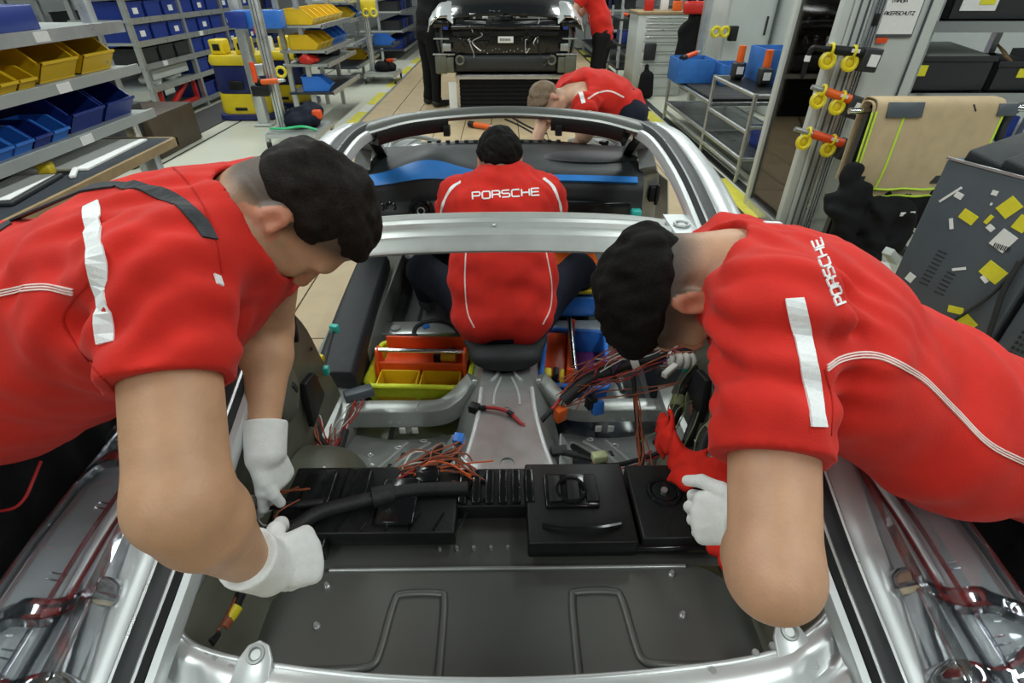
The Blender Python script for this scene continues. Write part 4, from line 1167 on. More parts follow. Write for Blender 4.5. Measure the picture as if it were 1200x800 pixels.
def filler_apron(root, x0, x1, y0, y1, z0, z1):
    S = SDF(V(min(x0, x1) - .1, y0 - .1, z0 - .08), V(max(x0, x1) + .1, y1 + .1, z1 + .08), .009)
    S.econe(V(x0, (y0 + y1) / 2, z1), V(x1, (y0 + y1) / 2, z0), ((y1 - y0) / 2, .022), ((y1 - y0) / 2, .018), (0, 1, 0), k=.01)
    S.folds(V((x0 + x1) / 2, (y0 + y1) / 2, (z0 + z1) / 2), (0, 1, 0), .11, .008, .3, 3)
    return S.obj('filler_apron', M['black_fabric'], root, 1)
filler_apron(manL, -.985, -1.0, .44, 1.06, .22, .84)

# --- man leaning in from the right
J = dict(
    sh=(at(905, 372, d=.715), V(.43, .92, 1.055)), el=(at(907, 672, d=.600), V(.60, .99, .82)), wr=(at(880, 612, d=.835), V(.58, .96, .66)),
    head=at(786, 340, d=.875), F=V(.20, -.10, -.97), U=V(-.97, -.02, -.20),
    spine=[V(.375, .76, 1.10), V(.48, .745, 1.035), V(.72, .685, .885), V(1.0, .69, .765)], pelvis=V(1.03, .71, .80),
    hip=(V(1.06, .57, .76), V(1.06, .79, .76)), knee=(V(1.08, .52, .43), V(1.08, .90, .43)), ankle=(V(1.12, .48, .09), V(1.12, .94, .09)),
    toe=(V(-.2, -.03, 0), V(-.2, .03, 0)), nr=.058)
manR, bodyR, shirtR, bvR, pR, BR = worker('bearded man in red T-shirt leaning in from the right, elbow bent, white glove', J, .0050, 'skin_warm', 'hair_black',
    arm=(.056, .050, .048, .034), bulk=1.0, sleeve=.60, seed=8, fold=1.4, coff=-.012, body_hands=(False, True), sc=.98,
    attrkw=dict(fade=.93, beard=.96, band=.07), hairkw=dict(front=(.082, .035), back=(-.10, -.010), thick=.017),
    torso=[(.10, .08), (.175, .115), (.175, .125), (.165, .12)],
    drape=[(at(990, 455, d=.76), at(1080, 520, d=.80), .075, .06), (at(1080, 520, d=.80), at(1150, 558, d=.84), .06, .045), (at(1150, 558, d=.84), at(1215, 500, d=.95), .045, .08)])
W = at(884, 614, d=.845); K1 = at(846, 610, d=.86)
glove(manR, W, J['el'][0], K1 - W, V(-.25, -.62, .60), 1, FIST, (.6, .5), tdir=at(856, 580, d=.85) - at(880, 605, d=.845), sc=1.0)
mb = MB(); ribbon(mb, bvR, [(931, 350), (941, 395), (950, 440), (960, 500)], .021)
mb.build('reflective_strip', M['reflective'], manR)
mb = MB(); ribbon(mb, bvR, [(896, 261), (915, 262)], .009, smooth=False); mb.build('reflective_strip', M['reflective'], manR)
mb = MB()
for o_ in (-3, 0, 3): ribbon(mb, bvR, [(969, 431 + o_), (985, 421 + o_), (1010, 416 + o_), (1040, 421 + o_), (1080, 443 + o_), (1120, 482 + o_), (1160, 521 + o_), (1210, 546 + o_)], .0019)
mb.build('piping', M['piping'], manR)
mb = MB(); shirt_text(mb, bvR, 'PORSCHE', (990, 354), (961, 279), 11, .0028)
mb.build('chest_lettering', M['reflective'], manR)
mb = MB(); ribbon(mb, bvR, [(866, 550), (890, 556), (915, 557), (945, 554), (968, 550)], .002, lift=.001)
mb.build('seam', M['seam_red'], manR); mb = MB(); ribbon(mb, bvR, [(966, 432), (975, 470), (974, 510)], .002, lift=.001)
mb.build('seam', M['seam_red'], manR)
for s in (-1, 1): MB().ball(pR(.0765, .031 * s, -.004), .0115).build('eye', M['eye'], manR, True)

filler_apron(manR, 1.0, 1.01, .40, 1.0, .22, .74)  # black apron added to darken the gap between shirt and fender

# --- man sitting in the car, seen from behind
J = dict(
    sh=(V(-.185, 2.03, .80), V(.155, 2.03, .80)), el=(V(-.27, 2.20, .60), V(.24, 2.22, .60)), wr=(V(-.17, 2.42, .56), V(.12, 2.44, .58)),
    head=at(586, 189, d=2.03), F=V(.0, .82, -.57), U=V(0, .57, .82),
    spine=[V(-.017, 2.02, .87), V(-.017, 1.97, .78), V(-.01, 1.82, .56), V(-.005, 1.73, .42)], pelvis=V(0, 1.73, .40),
    hip=(V(-.10, 1.84, .365), V(.10, 1.84, .365)), knee=(V(-.36, 2.12, .42), V(.33, 2.12, .42)), ankle=(V(-.40, 2.36, .16), V(.37, 2.36, .16)),
    toe=(V(0, .2, 0), V(0, .2, 0)), nd=V(0, .25, .97))
manC, bodyC, shirtC, bvC, pC, BC = worker('man in red T-shirt sitting inside the car with his back to us', J, .008, 'skin_warm', 'hair_black',
    arm=(.050, .044, .044, .032), bulk=.98, sleeve=.6, seed=14, attrkw=dict(fade=.6), hairkw=dict(front=(.085, .05), back=(-.09, -.065), thick=.015),
    torso=[(.09, .07), (.195, .115), (.190, .12), (.195, .13)], collar=.068)
mb = MB(); shirt_text(mb, bvC, 'PORSCHE', (554, 233.5), (632, 228.5), 8, .0055)
mb.build('back_lettering', M['reflective'], manC)
mb = MB(); ribbon(mb, bvC, [(540, 213), (528, 222), (519, 240), (517, 252)], .014); mb.build('reflective_strip', M['reflective'], manC); mb = MB(); ribbon(mb, bvC, [(637, 209), (648, 219), (655, 236), (658, 250)], .014)
mb.build('reflective_strip', M['reflective'], manC)
mb = MB(); ribbon(mb, bvC, [(546, 296), (545, 330), (548, 365), (556, 384)], .005); mb.build('piping', M['piping'], manC); mb = MB(); ribbon(mb, bvC, [(640, 296), (646, 330), (645, 360), (636, 380)], .005)
mb.build('piping', M['piping'], manC)

# --- fair-haired man bending over the front of the car
J = dict(
    sh=(at(684, 120, d=2.95), at(668, 100, d=3.25)), el=(at(690, 150, d=2.90), at(640, 134, d=3.12)), wr=(at(676, 171, d=3.06), at(630, 160, d=3.08)),
    head=at(641, 119, d=3.02), F=V(-.15, -.45, -.88), U=V(-.85, -.25, .28),
    spine=[at(672, 111, d=3.09), at(688, 108, d=3.10), at(712, 114, d=3.13), at(732, 126, d=3.16)], pelvis=at(733, 130, d=3.17),
    hip=(at(737, 136, d=3.08), at(739, 132, d=3.26)), nr=.056)
x_, y_ = J['hip'][0][0], J['hip'][0][1]; x2, y2 = J['hip'][1][0], J['hip'][1][1]
J['knee'] = (V(x_ + .10, y_, .46), V(x2 + .10, y2, .46)); J['ankle'] = (V(x_ + .16, y_, .09), V(x2 + .16, y2, .09)); J['toe'] = (V(-.2, 0, 0), V(-.2, 0, 0))
manF, bodyF, shirtF, bvF, pF, BF = worker('fair-haired man in red T-shirt bending over the front of the car', J, .011, 'skin_fair', 'hair_fair',
    arm=(.050, .044, .044, .032), bulk=.95, sc=.92, sleeve=.55, seed=21, attrkw=dict(fade=.5), hairkw=dict(front=(.08, .045), thick=.012))
mb = MB(); ribbon(mb, bvF, [(677, 100), (681, 110), (684, 121)], .022); mb.build('reflective_strip', M['reflective'], manF)
mb = MB(); ribbon(mb, bvF, [(689, 116), (700, 109), (715, 107), (731, 114)], .009); mb.build('piping', M['piping'], manF)

# --- people beside the far car
def stander(label, base, face, lean, shirt, trousers, seed, hair='hair_brown', reach=.35):
    b = np.array(base, float); f = unit(face); s = np.cross(f, (0, 0, 1.0))      # s = to the right-hand side
    def q(fw, sd, z): return b + f * fw + s * sd + V(0, 0, z)
    Jn = dict(sh=(q(lean * .85, .18, 1.38), q(lean * .85, -.18, 1.38)), el=(q(lean + .12, .24, 1.13), q(lean + .12, -.24, 1.13)), wr=(q(lean + reach, .16, 1.06), q(lean + reach, -.16, 1.06)),
              head=q(lean * 1.15 + .05, 0, 1.60), F=f * .9 - V(0, 0, .45), U=V(0, 0, .9) + f * .45,
              spine=[q(lean * .9, 0, 1.45), q(lean * .75, 0, 1.32), q(lean * .25, 0, 1.08), q(0, 0, .93)], pelvis=q(0, 0, .9),
              hip=(q(0, .10, .88), q(0, -.10, .88)), knee=(q(.03, .12, .48), q(.03, -.12, .48)), ankle=(q(0, .13, .09), q(0, -.13, .09)), toe=(f * .2, f * .2), nd=V(0, 0, 1))
    return worker(label, Jn, .014, 'skin_fair', hair, shirt=shirt, trousers=trousers, seed=seed, sleeve=.6, arm=(.05, .045, .045, .033))
stander('person in black clothes standing at the left of the far black car', (at(508, 126, z=0) + V(-.02, .10, 0)), V(.75, .5, 0), .10, 'black_fabric', 'black_fabric', 31)
rr = at(700, 96, z=0)
stander('person in red shirt and black trousers standing at the right of the far black car', V(1.20, 7.35, 0), V(-.92, .35, 0), .22, 'red_fabric', 'black_fabric', 37)
# ------------------------------------------------------------------ racks, bins and trolleys on the left
def bin_mesh(name, L, W, H, m, front=.45, t=.004):
    """open-fronted picking bin: x = depth (front at +x), y = width; low sloping front"""
    mb = MB(); h = H * front
    def wall(y, sgn):
        mb.prism([(0, 0), (L * .86, 0), (L, h), (L * .92, h), (L * .62, H), (0, H)], t, (V(0, y - (t if sgn > 0 else 0), 0), V(1, 0, 0), V(0, 0, 1), V(0, -1 if False else 1, 0)))
    wall(-W / 2, -1); wall(W / 2, 1)
    mb.bb(0, t, -W / 2, W / 2, 0, H); mb.bb(0, L * .87, -W / 2, W / 2, 0, t)
    mb.add([V(L * .86, -W / 2, 0), V(L * .86, W / 2, 0), V(L, W / 2, h), V(L, -W / 2, h), V(L * .86 - t, -W / 2, 0), V(L * .86 - t, W / 2, 0), V(L - t, W / 2, h), V(L - t, -W / 2, h)],
           [(0, 1, 2, 3), (7, 6, 5, 4), (3, 2, 6, 7), (0, 4, 5, 1), (0, 3, 7, 4), (1, 5, 6, 2)])
    mb.bar((L - .002, -W / 2, h), (L - .002, W / 2, h), .010, .010).bar((0, -W / 2, H), (0, W / 2, H), .010, .010)
    for y in (-W / 2, W / 2): mb.bar((0, y, H), (L * .62, y, H), .009, .009); mb.bar((L * .62, y, H), (L * .93, y, h), .009, .009)
    me = mb.mesh(name); me.materials.append(M[m]); return me
BM = {}
def bin_(kind, loc, rz, label, group, cat='bin'):
    if kind not in BM:
        L, W, H, m = dict(ys=(.16, .082, .065, 'yellow_bin'), yl=(.30, .20, .15, 'yellow_bin'), bs=(.18, .088, .078, 'blue_bin'), bb=(.18, .088, .078, 'bright_blue_bin'), bl=(.30, .20, .15, 'blue_bin'), yf=(.34, .20, .15, 'yellow_bin'), bf=(.34, .22, .16, 'bright_blue_bin'))[kind]
        BM[kind] = bin_mesh('picking_bin', L, W, H, m)
    o = bpy.data.objects.new('picking_bin', BM[kind]); COL.objects.link(o)
    o.location = loc; o.rotation_euler = (0, 0, rz)
    return tag(o, label, cat, group)
def contents(loc, rz, L, W, m, seed, label, grp):
    pass
# near rack: three shelves over a work bench
rk = empty('shelf_rack', (-1.95, 1.7, 0), label='grey shelf rack with yellow and blue bins above the work bench, left edge', cat='rack')
for z, t, m in ((1.335, .035, 'grey_shelf'), (1.165, .03, 'grey_shelf'), (.975, .03, 'grey_shelf')):
    MB().bb(-2.25, -1.70, .3, 2.74, z - t, z).build('shelf', M[m], rk, bevel=.003)
    MB().bb(-1.702, -1.688, .3, 2.745, z - t - .002, z + .006).build('shelf_rail', M['grey_shelf'] if z < 1.3 else M['alu'], rk)
for y in (.35, 1.5, 2.70):
    for x in (-2.235, -1.80):
        MB().bar((x, y, 0 if (x < -2 or y > 2.65) else .873), (x, y, 1.9), .045, .045).build('post', M['alu'], rk, bevel=.003)
for k, y in enumerate((.9, 1.62, 2.2, 2.66)):
    for z in (1.164, .974, 1.334):
        if (k + int(z * 10)) % 2: MB().bb(-1.687, -1.684, y, y + .07, z - .03, z + .002).build('shelf_label', M['label_white'], rk)
MB().bb(-2.26, -2.25, .5, 1.25, .98, 1.16).build('back_panel', M['cardboard'], rk)
MB().bb(-2.26, -2.25, 1.3, 2.2, .98, 1.16).build('back_panel', M['grey_shelf'], rk)
# bins
n = 0
for i in range(11):
    y = 1.22 + .090 * i
    bin_('ys', (-1.875, y, 1.166), 0, 'small yellow picking bin, %s from the near end of the upper left shelf' % ORD[i], 'small yellow bins on the left rack')
for y, kx in ((1.72, 'behind the small yellow bins'), (2.30, 'large yellow bin standing third from the rack end'),):
    pass
bin_('yl', (-2.16, 2.02, 1.166), 0, 'large yellow bin standing behind the small yellow bins on the left rack', 'large yellow bins on the left rack')
bin_('yl', (-2.02, 2.32, 1.166), 0, 'large yellow bin with tall back, beside the last bin on the upper left shelf', 'large yellow bins on the left rack')
bin_('yl', (-2.02, 2.56, 1.166), 0, 'last yellow bin at the far end of the upper left shelf, small fittings inside', 'large yellow bins on the left rack')
for i in range(13):
    y = 1.02 + .096 * i; br = i in (2, 4, 5, 7, 9, 10, 12)
    bin_('bb' if br else 'bs', (-1.90, y, .976), 0, ('bright blue' if br else 'dark blue') + ' small picking bin, %s from the near end of the lower left shelf' % ORD[i], ('bright' if br else 'dark') + ' blue bins on the left rack')
    if i < 12: bin_('bs', (-2.14, y + .05, .976), 0, 'dark blue picking bin, %s from the near end in the lower left shelf back row' % ORD[i], 'dark blue bins in the back row')
bin_('bl', (-2.02, 2.36, .976), 0, 'large dark blue bin beside the last one on the lower left shelf', 'large blue bins on the left rack')
bin_('bl', (-2.02, 2.58, .976), 0, 'large dark blue bin at the far end of the lower left shelf', 'large blue bins on the left rack')
def box_thing(name, c, s, m, label, cat, R=None, b=.004, group=None):
    return thing_mesh(name, MB().box(c, s, R), M[m], label, cat, group, bevel=b)
fit = MB()
for k in range(26): fit.box((-1.80 + random.uniform(-.05, .05), 2.56 + random.uniform(-.07, .07), 1.185 + random.uniform(0, .03)), (.02, .012, .012), rotz(random.uniform(0, 3)) @ rotx(random.uniform(0, 3)))
tag(fit.build('fittings', M['alu']), 'heap of small metal fittings in the last yellow bin of the left rack', 'fittings', kind='stuff')
# things on top shelf
box_thing('flat_crate', (-1.95, 1.25, 1.335 + .031), (.4, .55, .06), 'grey_shelf', 'flat grey crate on the top shelf of the left rack', 'crate')
box_thing('flat_crate', (-1.95, 2.10, 1.335 + .041), (.38, .50, .08), 'blue_bin', 'flat blue crate on the top shelf of the left rack', 'crate')
box_thing('paper_stack', (-1.83, 1.30, 1.166 + .14), (.22, .30, .012), 'paper', 'white papers lying in a holder under the top left shelf', 'paper', rotx(.1))
# bench
bn = empty('work_bench', (-1.85, 1.7, 0), label='dark topped work bench with wooden edge below the left rack', cat='bench')
MB().bb(-2.2, -1.575, .2, 2.62, .845, .872).build('bench_top', M['bench_mat'], bn)
MB().bb(-1.576, -1.56, .2, 2.635, .838, .874).build('edge_strip', M['bench_edge'], bn)
MB().bb(-2.2, -1.56, 2.62, 2.636, .838, .874).build('edge_strip', M['bench_edge'], bn)
for y in (.4, 2.55):
    for x in (-2.1, -1.66): MB().bar((x, y, 0), (x, y, .846), .05).build('leg', M['alu'], bn, bevel=.003)
MB().bar((-1.66, .4, .2), (-1.66, 2.55, .2), .045).build('stretcher', M['alu'], bn)
box_thing('board', (-1.80, 2.33, .8775), (.30, .46, .009), 'paper', 'white board lying on the far end of the dark bench', 'board', rotz(.05), .001)
g = empty('scanner', (-1.80, 2.03, .873), .4, label='yellow and grey handheld scanner on the dark bench', cat='scanner')
MB().bb(-.05, .05, -.035, .035, 0, .04).build('body', M['alu'], g, bevel=.006, local=True); MB().bb(.03, .075, -.036, .036, 0, .045).build('nose', M['yellow_paint'], g, bevel=.008, local=True)
g = empty('tablet', (-1.74, 1.86, .873), .15, label='flat grey tablet in a black case on the dark bench', cat='tablet')
MB().bb(-.085, .085, -.16, .16, 0, .016).build('case', M['black_rubber'], g, bevel=.005, local=True); MB().bb(-.07, .07, -.14, .14, .016, .018).build('screen', M['paper'], g, local=True)
box_thing('marker_pen', (-1.66, 2.06, .88), (.02, .12, .014), 'label_white', 'short white marker pen near the tablet on the dark bench', 'pen', rotz(.5))
g = empty('hand_tool', (-1.80, 1.44, .873), -.3, label='small chrome and black hand tool on the dark bench', cat='tool')
MB().bb(-.03, .03, -.07, .03, 0, .03).cyl((0, -.09, .016), (0, -.07, .016), .02).build('grip', M['black_plastic'], g, bevel=.006, local=True)
MB().tube(spline([(-.02, .03, .02), (-.02, .10, .035), (.02, .10, .035), (.02, .03, .02)], 5), .006, 8).build('bail', M['chrome'], g, True, local=True)
# long rack further back, along the aisle
rk2 = empty('aisle_rack', (-4.5, 8.7, 0), label='long grey rack with blue totes along the aisle at the back left', cat='rack')
LV = (.10, .40, .64, .875, 1.10, 1.33)
PY = (6.95, 8.12, 9.3, 10.5)
for z in LV:
    MB().bb(-4.85, -4.2, 6.9, 10.55, z - .025, z).build('shelf', M['grey_shelf'], rk2)
    MB().bb(-4.2, -4.18, 6.9, 10.55, z - .045, z + .015).build('shelf_rail', M['alu'], rk2)
for y in PY:
    for x in (-4.8, -4.215): MB().bar((x, y, 0), (x, y, 1.9), .055).build('post', M['alu'], rk2)
for y, z in ((7.3, .64), (8.5, .40), (9.0, .64), (8.4, .875), (9.8, .4)):
    MB().bb(-4.178, -4.174, y, y + .10, z - .04, z + .012).build('shelf_label', M['label_white'], rk2)
MB().bb(-4.178, -4.172, 8.55, 8.80, .14, .30).build('shelf_sign', M['label_yellow'], rk2)
def tote_mesh(L, W, H, m):
    mb = MB(); t = .008
    mb.bb(-L / 2, L / 2, -W / 2, W / 2, 0, t)
    for s in (-1, 1):
        mb.bb(min(s * L / 2, s * (L / 2 - t)), max(s * L / 2, s * (L / 2 - t)), -W / 2, W / 2, 0, H); mb.bb(-L / 2, L / 2, min(s * W / 2, s * (W / 2 - t)), max(s * W / 2, s * (W / 2 - t)), 0, H)
        mb.bar((s * L / 2, -W / 2 - .008, H - .01), (s * L / 2, W / 2 + .008, H - .01), .018, .022); mb.bar((-L / 2, s * W / 2, H - .01), (L / 2, s * W / 2, H - .01), .018, .022)
    me = mb.mesh('tote'); me.materials.append(M[m]); return me
TM = tote_mesh(.40, .34, .17, 'blue_bin'); TMb = tote_mesh(.40, .34, .17, 'cab_dark'); TLb = MB().bb(.202, .206, -.05, .05, .05, .11).mesh('tote_label'); TLb.materials.append(M['label_white'])
zn = {.10: 'lowest', .40: 'second', .64: 'third', .875: 'fourth', 1.10: 'fifth', 1.33: 'top'}
def tote(x, y, z, me, label, grp, lab=True):
    o = bpy.data.objects.new('tote', me); COL.objects.link(o); o.location = (x, y, z); tag(o, label, 'tote', grp)
    if lab:
        c = bpy.data.objects.new('paper_label', TLb); COL.objects.link(c); c.parent = o
for z in LV:
    for k in range(9):
        y = 7.16 + .385 * k
        if abs(y - 8.12) < .18 and k < 4: y = 7.93
        if y > 10.4: continue
        bay1 = y < 8.1
        if bay1 and z in (.10, .40): continue
        if bay1 and z == .64: tote(-4.42, y, z, TMb, 'black tote, %s along the third shelf of the aisle rack' % ORD[k], 'black totes on the aisle rack', False); continue
        tote(-4.42, y, z, TM, 'blue tote, %s along the %s shelf of the aisle rack' % (ORD[k], zn[z]), 'blue totes on the aisle rack', k % 2 == 0)
box_thing('slotted_board', (-4.26, 7.55, .525), (.02, .85, .12), 'grey_paint', 'flat grey panel with two slots leaning in the nearest bay of the aisle rack', 'panel')
for y in (7.3, 7.75):
    sk = SDF(V(-4.55, y - .22, .38), V(-4.2, y + .22, .64), .012); sk.ell(V(-4.40, y, .44), (.12, .16, .06), k=0); sk.ell(V(-4.38, y + .06, .49), (.07, .09, .05), k=.04); sk.noise(.012, 40, 5)
    tag(sk.obj('cloth_bag', M['paper']), 'crumpled white cloth bag lying on the second aisle rack shelf, %s' % ('nearer one' if y < 7.5 else 'farther one'), 'bag')
fr = MB()
for a, b in (((7.15, .12), (8.0, .12)), ((7.15, .36), (8.0, .36)), ((7.15, .12), (7.15, .36)), ((8.0, .12), (8.0, .36)), ((7.3, .12), (7.85, .36))):
    fr.bar((-4.26, a[0], a[1]), (-4.26, b[0], b[1]), .05, .05)
thing_mesh('tube_rack', fr, M['red_plastic'], 'red tubular frame in the bottom of the aisle rack', 'frame', bevel=.008)
thing_mesh('floor_mat', MB().bb(-4.12, -3.55, 5.9, 10.5, -.006, .008), M['floor_dark'], 'long dark rubber mat on the floor in front of the aisle rack', 'mat')
box_thing('dark_crate', (-3.85, 5.85, .19), (.85, .85, .38), 'dark_brown', 'big dark brown crate on the floor near the bench end', 'crate', None, .01)
box_thing('grey_case', (-3.75, 5.30, .26), (.5, .45, .52), 'cab_dark', 'dark grey case standing beside the big dark crate', 'case', None, .02)
# yellow and navy trolley box
def drum(x, y, label, sc=1.0):
    g = empty('cleaning_machine', (x, y, 0), label=label, cat='machine')
    def ring(w, d, z): return [V(x + w * sc * math.copysign(abs(math.cos(a)) ** .45, math.cos(a)), y + d * sc * math.copysign(abs(math.sin(a)) ** .45, math.sin(a)), z * sc) for a in np.linspace(0, 2 * math.pi, 28, endpoint=False)]
    MB().loft([ring(.33, .30, .0), ring(.36, .33, .01), ring(.36, .33, .06), ring(.33, .30, .07)]).build('bumper', M['navy_paint'], g, True)
    MB().loft([ring(.31, .28, .07), ring(.32, .29, .12), ring(.31, .28, .30)]).build('base_tank', M['yellow_paint'], g, True)
    MB().loft([ring(.29, .26, .30), ring(.31, .28, .34), ring(.30, .27, .62)]).build('body', M['navy_paint'], g, True)
    MB().loft([ring(.32, .29, .62), ring(.33, .30, .66), ring(.31, .28, .72)]).build('lid', M['yellow_paint'], g, True)
    for dx, h in ((-.20, .16), (.10, .18)):
        MB().box((x + dx * sc, y - .05, (.72 + h / 2) * sc), (.17 * sc, .2, h * sc)).build('head', M['yellow_paint'], g, bevel=.02)
        MB().box((x + dx * sc, y - .155, (.72 + h / 2) * sc), (.08 * sc, .02, .07)).build('display', M['black_plastic'], g, bevel=.004)
    MB().box((x - .02, y - .27 * sc, .40 * sc), (.18, .05, .10)).build('handle_recess', M['black_plastic'], g, bevel=.01)
    MB().box((x - .03, y - .285 * sc, .13 * sc), (.15, .03, .035)).build('grip_slot', M['black_plastic'], g, bevel=.006)
drum(-3.28, 7.45, 'yellow and navy blue cleaning machine standing beside the aisle')
drum(-3.02, 8.2, 'second yellow and navy machine standing half hidden behind the aluminium posts', .95)
# orange screwdriver used in many places
def nutrunner(root, p, d, m='orange', sc=1.0, n='motor'):
    d = unit(d)
    MB().cyl(p, p + d * .20 * sc, .028 * sc, .026 * sc).build('motor_housing', M[m], root, True)
    MB().cyl(p + d * .20 * sc, p + d * .27 * sc, .020 * sc, .014 * sc).build('gear_head', M['alu'], root, True)
    MB().cyl(p - d * .07 * sc, p, .031 * sc, .031 * sc).build('battery', M['black_plastic'], root, True)
# post cart with low table
def cart(x, y, label, w=.5, d=.5, h=1.5, pole=True):
    g = empty('post_cart', (x, y, 0), label=label, cat='cart')
    for a in (-d / 2, d / 2):
        MB().bar((x - w / 2, y + a, .13), (x + w / 2, y + a, .13), .04).build('base_bar', M['alu'], g)
    for a in (-w / 2, w / 2):
        MB().bar((x + a, y - d / 2, .13), (x + a, y + d / 2, .13), .04).build('base_bar', M['alu'], g)
        for b in (-d / 2, d / 2):
            MB().cyl((x + a - .012, y + b, .045), (x + a + .012, y + b, .045), .042).build('wheel', M['black_rubber'], g, True); MB().box((x + a, y + b, .095), (.04, .04, .045)).build('caster', M['alu'], g)
    if pole:
        px = x - w / 2 + .08
        MB().bar((px, y, .12), (px, y, h), .085, .085).build('pole', M['alu'], g, bevel=.006)
        for k in (-.015, .015): MB().bar((px + k, y - .044, .14), (px + k, y - .044, h), .006, .004).build('groove', M['cab_dark'], g)
    MB().bb(x - w / 2, x + w / 2, y - d / 2, y + d / 2, .15, .165).build('deck', M['grey_shelf'], g)
    return g
c1 = cart(-2.22, 6.05, 'aluminium post cart with orange tool, left of the moving floor', .52, .55, 1.62)
g = empty('screwdriver', (-2.45, 5.95, .60), label='orange cordless screwdriver clamped on the aluminium post of the near cart', cat='tool')
nutrunner(g, V(-2.46, 5.93, .62), V(.75, -.2, .08), 'orange'); MB().cyl((-2.52, 5.93, .62), (-2.52, 5.93, .80), .026).build('grip', M['orange_red'], g, True)
MB().box((-2.50, 5.94, .54), (.16, .08, .10)).build('holder', M['black_plastic'], g, bevel=.006)
g = empty('supply_bag', (-2.13, 6.1, .166), label='dark bag with orange tool and green strip on the near cart deck', cat='bag')
s_ = SDF(V(-2.45, 5.8, .15), V(-1.85, 6.4, .50), .012); s_.ell(V(-2.18, 6.08, .24), (.20, .22, .09), k=0); s_.ell(V(-2.10, 6.15, .31), (.13, .14, .08), k=.06); s_.noise(.014, 34, 3); s_.plane_cut(V(0, 0, .17), (0, 0, -1)); s_.obj('bag', M['navy_fabric'], g)
MB().tube(spline([(-2.46, 5.86, .19), (-2.30, 5.80, .20), (-2.1, 5.80, .22), (-1.97, 5.83, .18)], 5), .022, 8, flat=.6).build('green_strap', M['green'], g, True)
MB().box((-1.99, 6.0, .30), (.10, .07, .09)).build('orange_tool', M['orange_red'], g, bevel=.02)
# second post with blue box and yellow rings
g = empty('tool_post', (-2.95, 6.95, 0), label='aluminium tool post with hanging blue box and yellow rings beside the yellow machine', cat='post')
MB().bar((-2.95, 6.9, 0), (-2.95, 6.9, 1.7), .11, .11).build('post', M['alu'], g, bevel=.006)
MB().box((-2.95, 6.9, .012), (.2, .2, .024)).build('foot', M['grey_paint'], g, bevel=.005)
MB().box((-2.66, 6.75, 1.12), (.50, .20, .17)).build('blue_box', M['bright_blue_bin'], g, bevel=.01)
MB().box((-2.86, 6.63, 1.12), (.20, .02, .15)).build('box_front', M['blue_bin'], g, bevel=.004)
MB().box((-2.66, 6.64, 1.03), (.09, .02, .07)).build('red_tag', M['red_plastic'], g)
MB().box((-2.62, 6.66, .90), (.15, .01, .14)).build('paper_tag', M['paper'], g)
MB().box((-2.83, 6.80, .62), (.13, .06, .12)).build('clamp', M['alu'], g, bevel=.008)
for k in (0, .11): MB().ring((-2.68 + k, 6.78, .60), (.3, -1, 0), .05, .018).build('holder_ring', M['yellow_ring'], g, True)
# flow rack behind the cart
def flow_rack(x0, x1, y0, y1, zs, label):
    g = empty('flow_rack', ((x0 + x1) / 2, (y0 + y1) / 2, 0), label=label, cat='rack')
    for z in zs:
        MB().bb(x0, x1, y0, y1, z - .025, z).build('shelf', M['grey_shelf'] if z > .5 else M['bench_mat'], g); MB().bb(x1 - .012, x1 + .006, y0, y1, z - .035, z + .01).build('shelf_rail', M['alu'], g)
    for y in (y0 + .06, y1 - .06):
        for x in (x0 + .04, (x0 + x1) / 2): MB().bar((x, y, 0), (x, y, 1.5), .05).build('post', M['alu'], g)
    return g
flow_rack(-2.58, -2.05, 6.92, 8.3, (.36, .66, .80, 1.05), 'grey flow rack with yellow and blue bins beside the moving floor')
for i in range(6): bin_('yf', (-2.46, 7.05 + .21 * i, 1.051), 0, 'yellow bin, %s along the top shelf of the near flow rack' % ORD[i], 'yellow bins on the near flow rack top shelf')
for i in range(3): bin_('yf', (-2.46, 7.05 + .22 * i, .801), 0, 'yellow bin, %s along the middle shelf of the near flow rack' % ORD[i], 'yellow bins on the near flow rack middle shelf')
for i in range(3): bin_('bf', (-2.46, 7.72 + .23 * i, .801), 0, 'bright blue bin, %s of the blue ones on the near flow rack' % ORD[i], 'blue bins on the near flow rack middle shelf')
bin_('bf', (-2.42, 7.05, .361), .1, 'single blue bin on the low dark table of the near flow rack', None)
box_thing('table_plate', (-2.42, 6.75, .3805), (.62, .10, .02), 'black_rubber', 'narrow black strip lying on the near end of the low flow rack table', 'strip') if False else None
for k, (dx, y, m) in enumerate(((-2.3, 7.0, 'red_plastic'), (-2.45, 7.35, 'gloss_black'), (-2.25, 7.7, 'black_rubber'), (-2.5, 7.9, 'cab_dark'))):
    s_ = SDF(V(dx - .2, y - .2, .64), V(dx + .2, y + .2, .80), .012); s_.ell(V(dx, y, .70), (.13, .13, .05), k=0); s_.noise(.012, 45, k); s_.plane_cut(V(0, 0, .662), (0, 0, -1))
    tag(s_.obj('part_bundle', M[m]), ('red part bundle', 'glossy black part bundle', 'black rubber part bundle', 'dark grey part bundle')[k] + ' on the shelf under the yellow bins', 'parts')
flow_rack(-3.0, -2.36, 9.5, 11.3, (.30, .62, .95, 1.2), 'far flow rack with dark shelves and a few yellow bins beyond the second cart')
for i, (k, z) in enumerate((('yf', 1.201), ('yf', .951), ('bf', .951), ('yf', .301))):
    bin_(k, (-2.75, 9.75 + .28 * i, z), 0, ('yellow bin on the top shelf of the far flow rack', 'yellow bin on the third shelf of the far flow rack', 'blue bin on the third shelf of the far flow rack', 'yellow bin low down in the far flow rack')[i], 'bins on the far flow rack')
c2 = cart(-2.10, 10.2, 'second aluminium post cart farther along the moving floor', .5, .6, 1.6)
MB().bb(-2.3, -1.93, 10.45, 11.3, .48, .51).build('table', M['bench_mat'], c2)
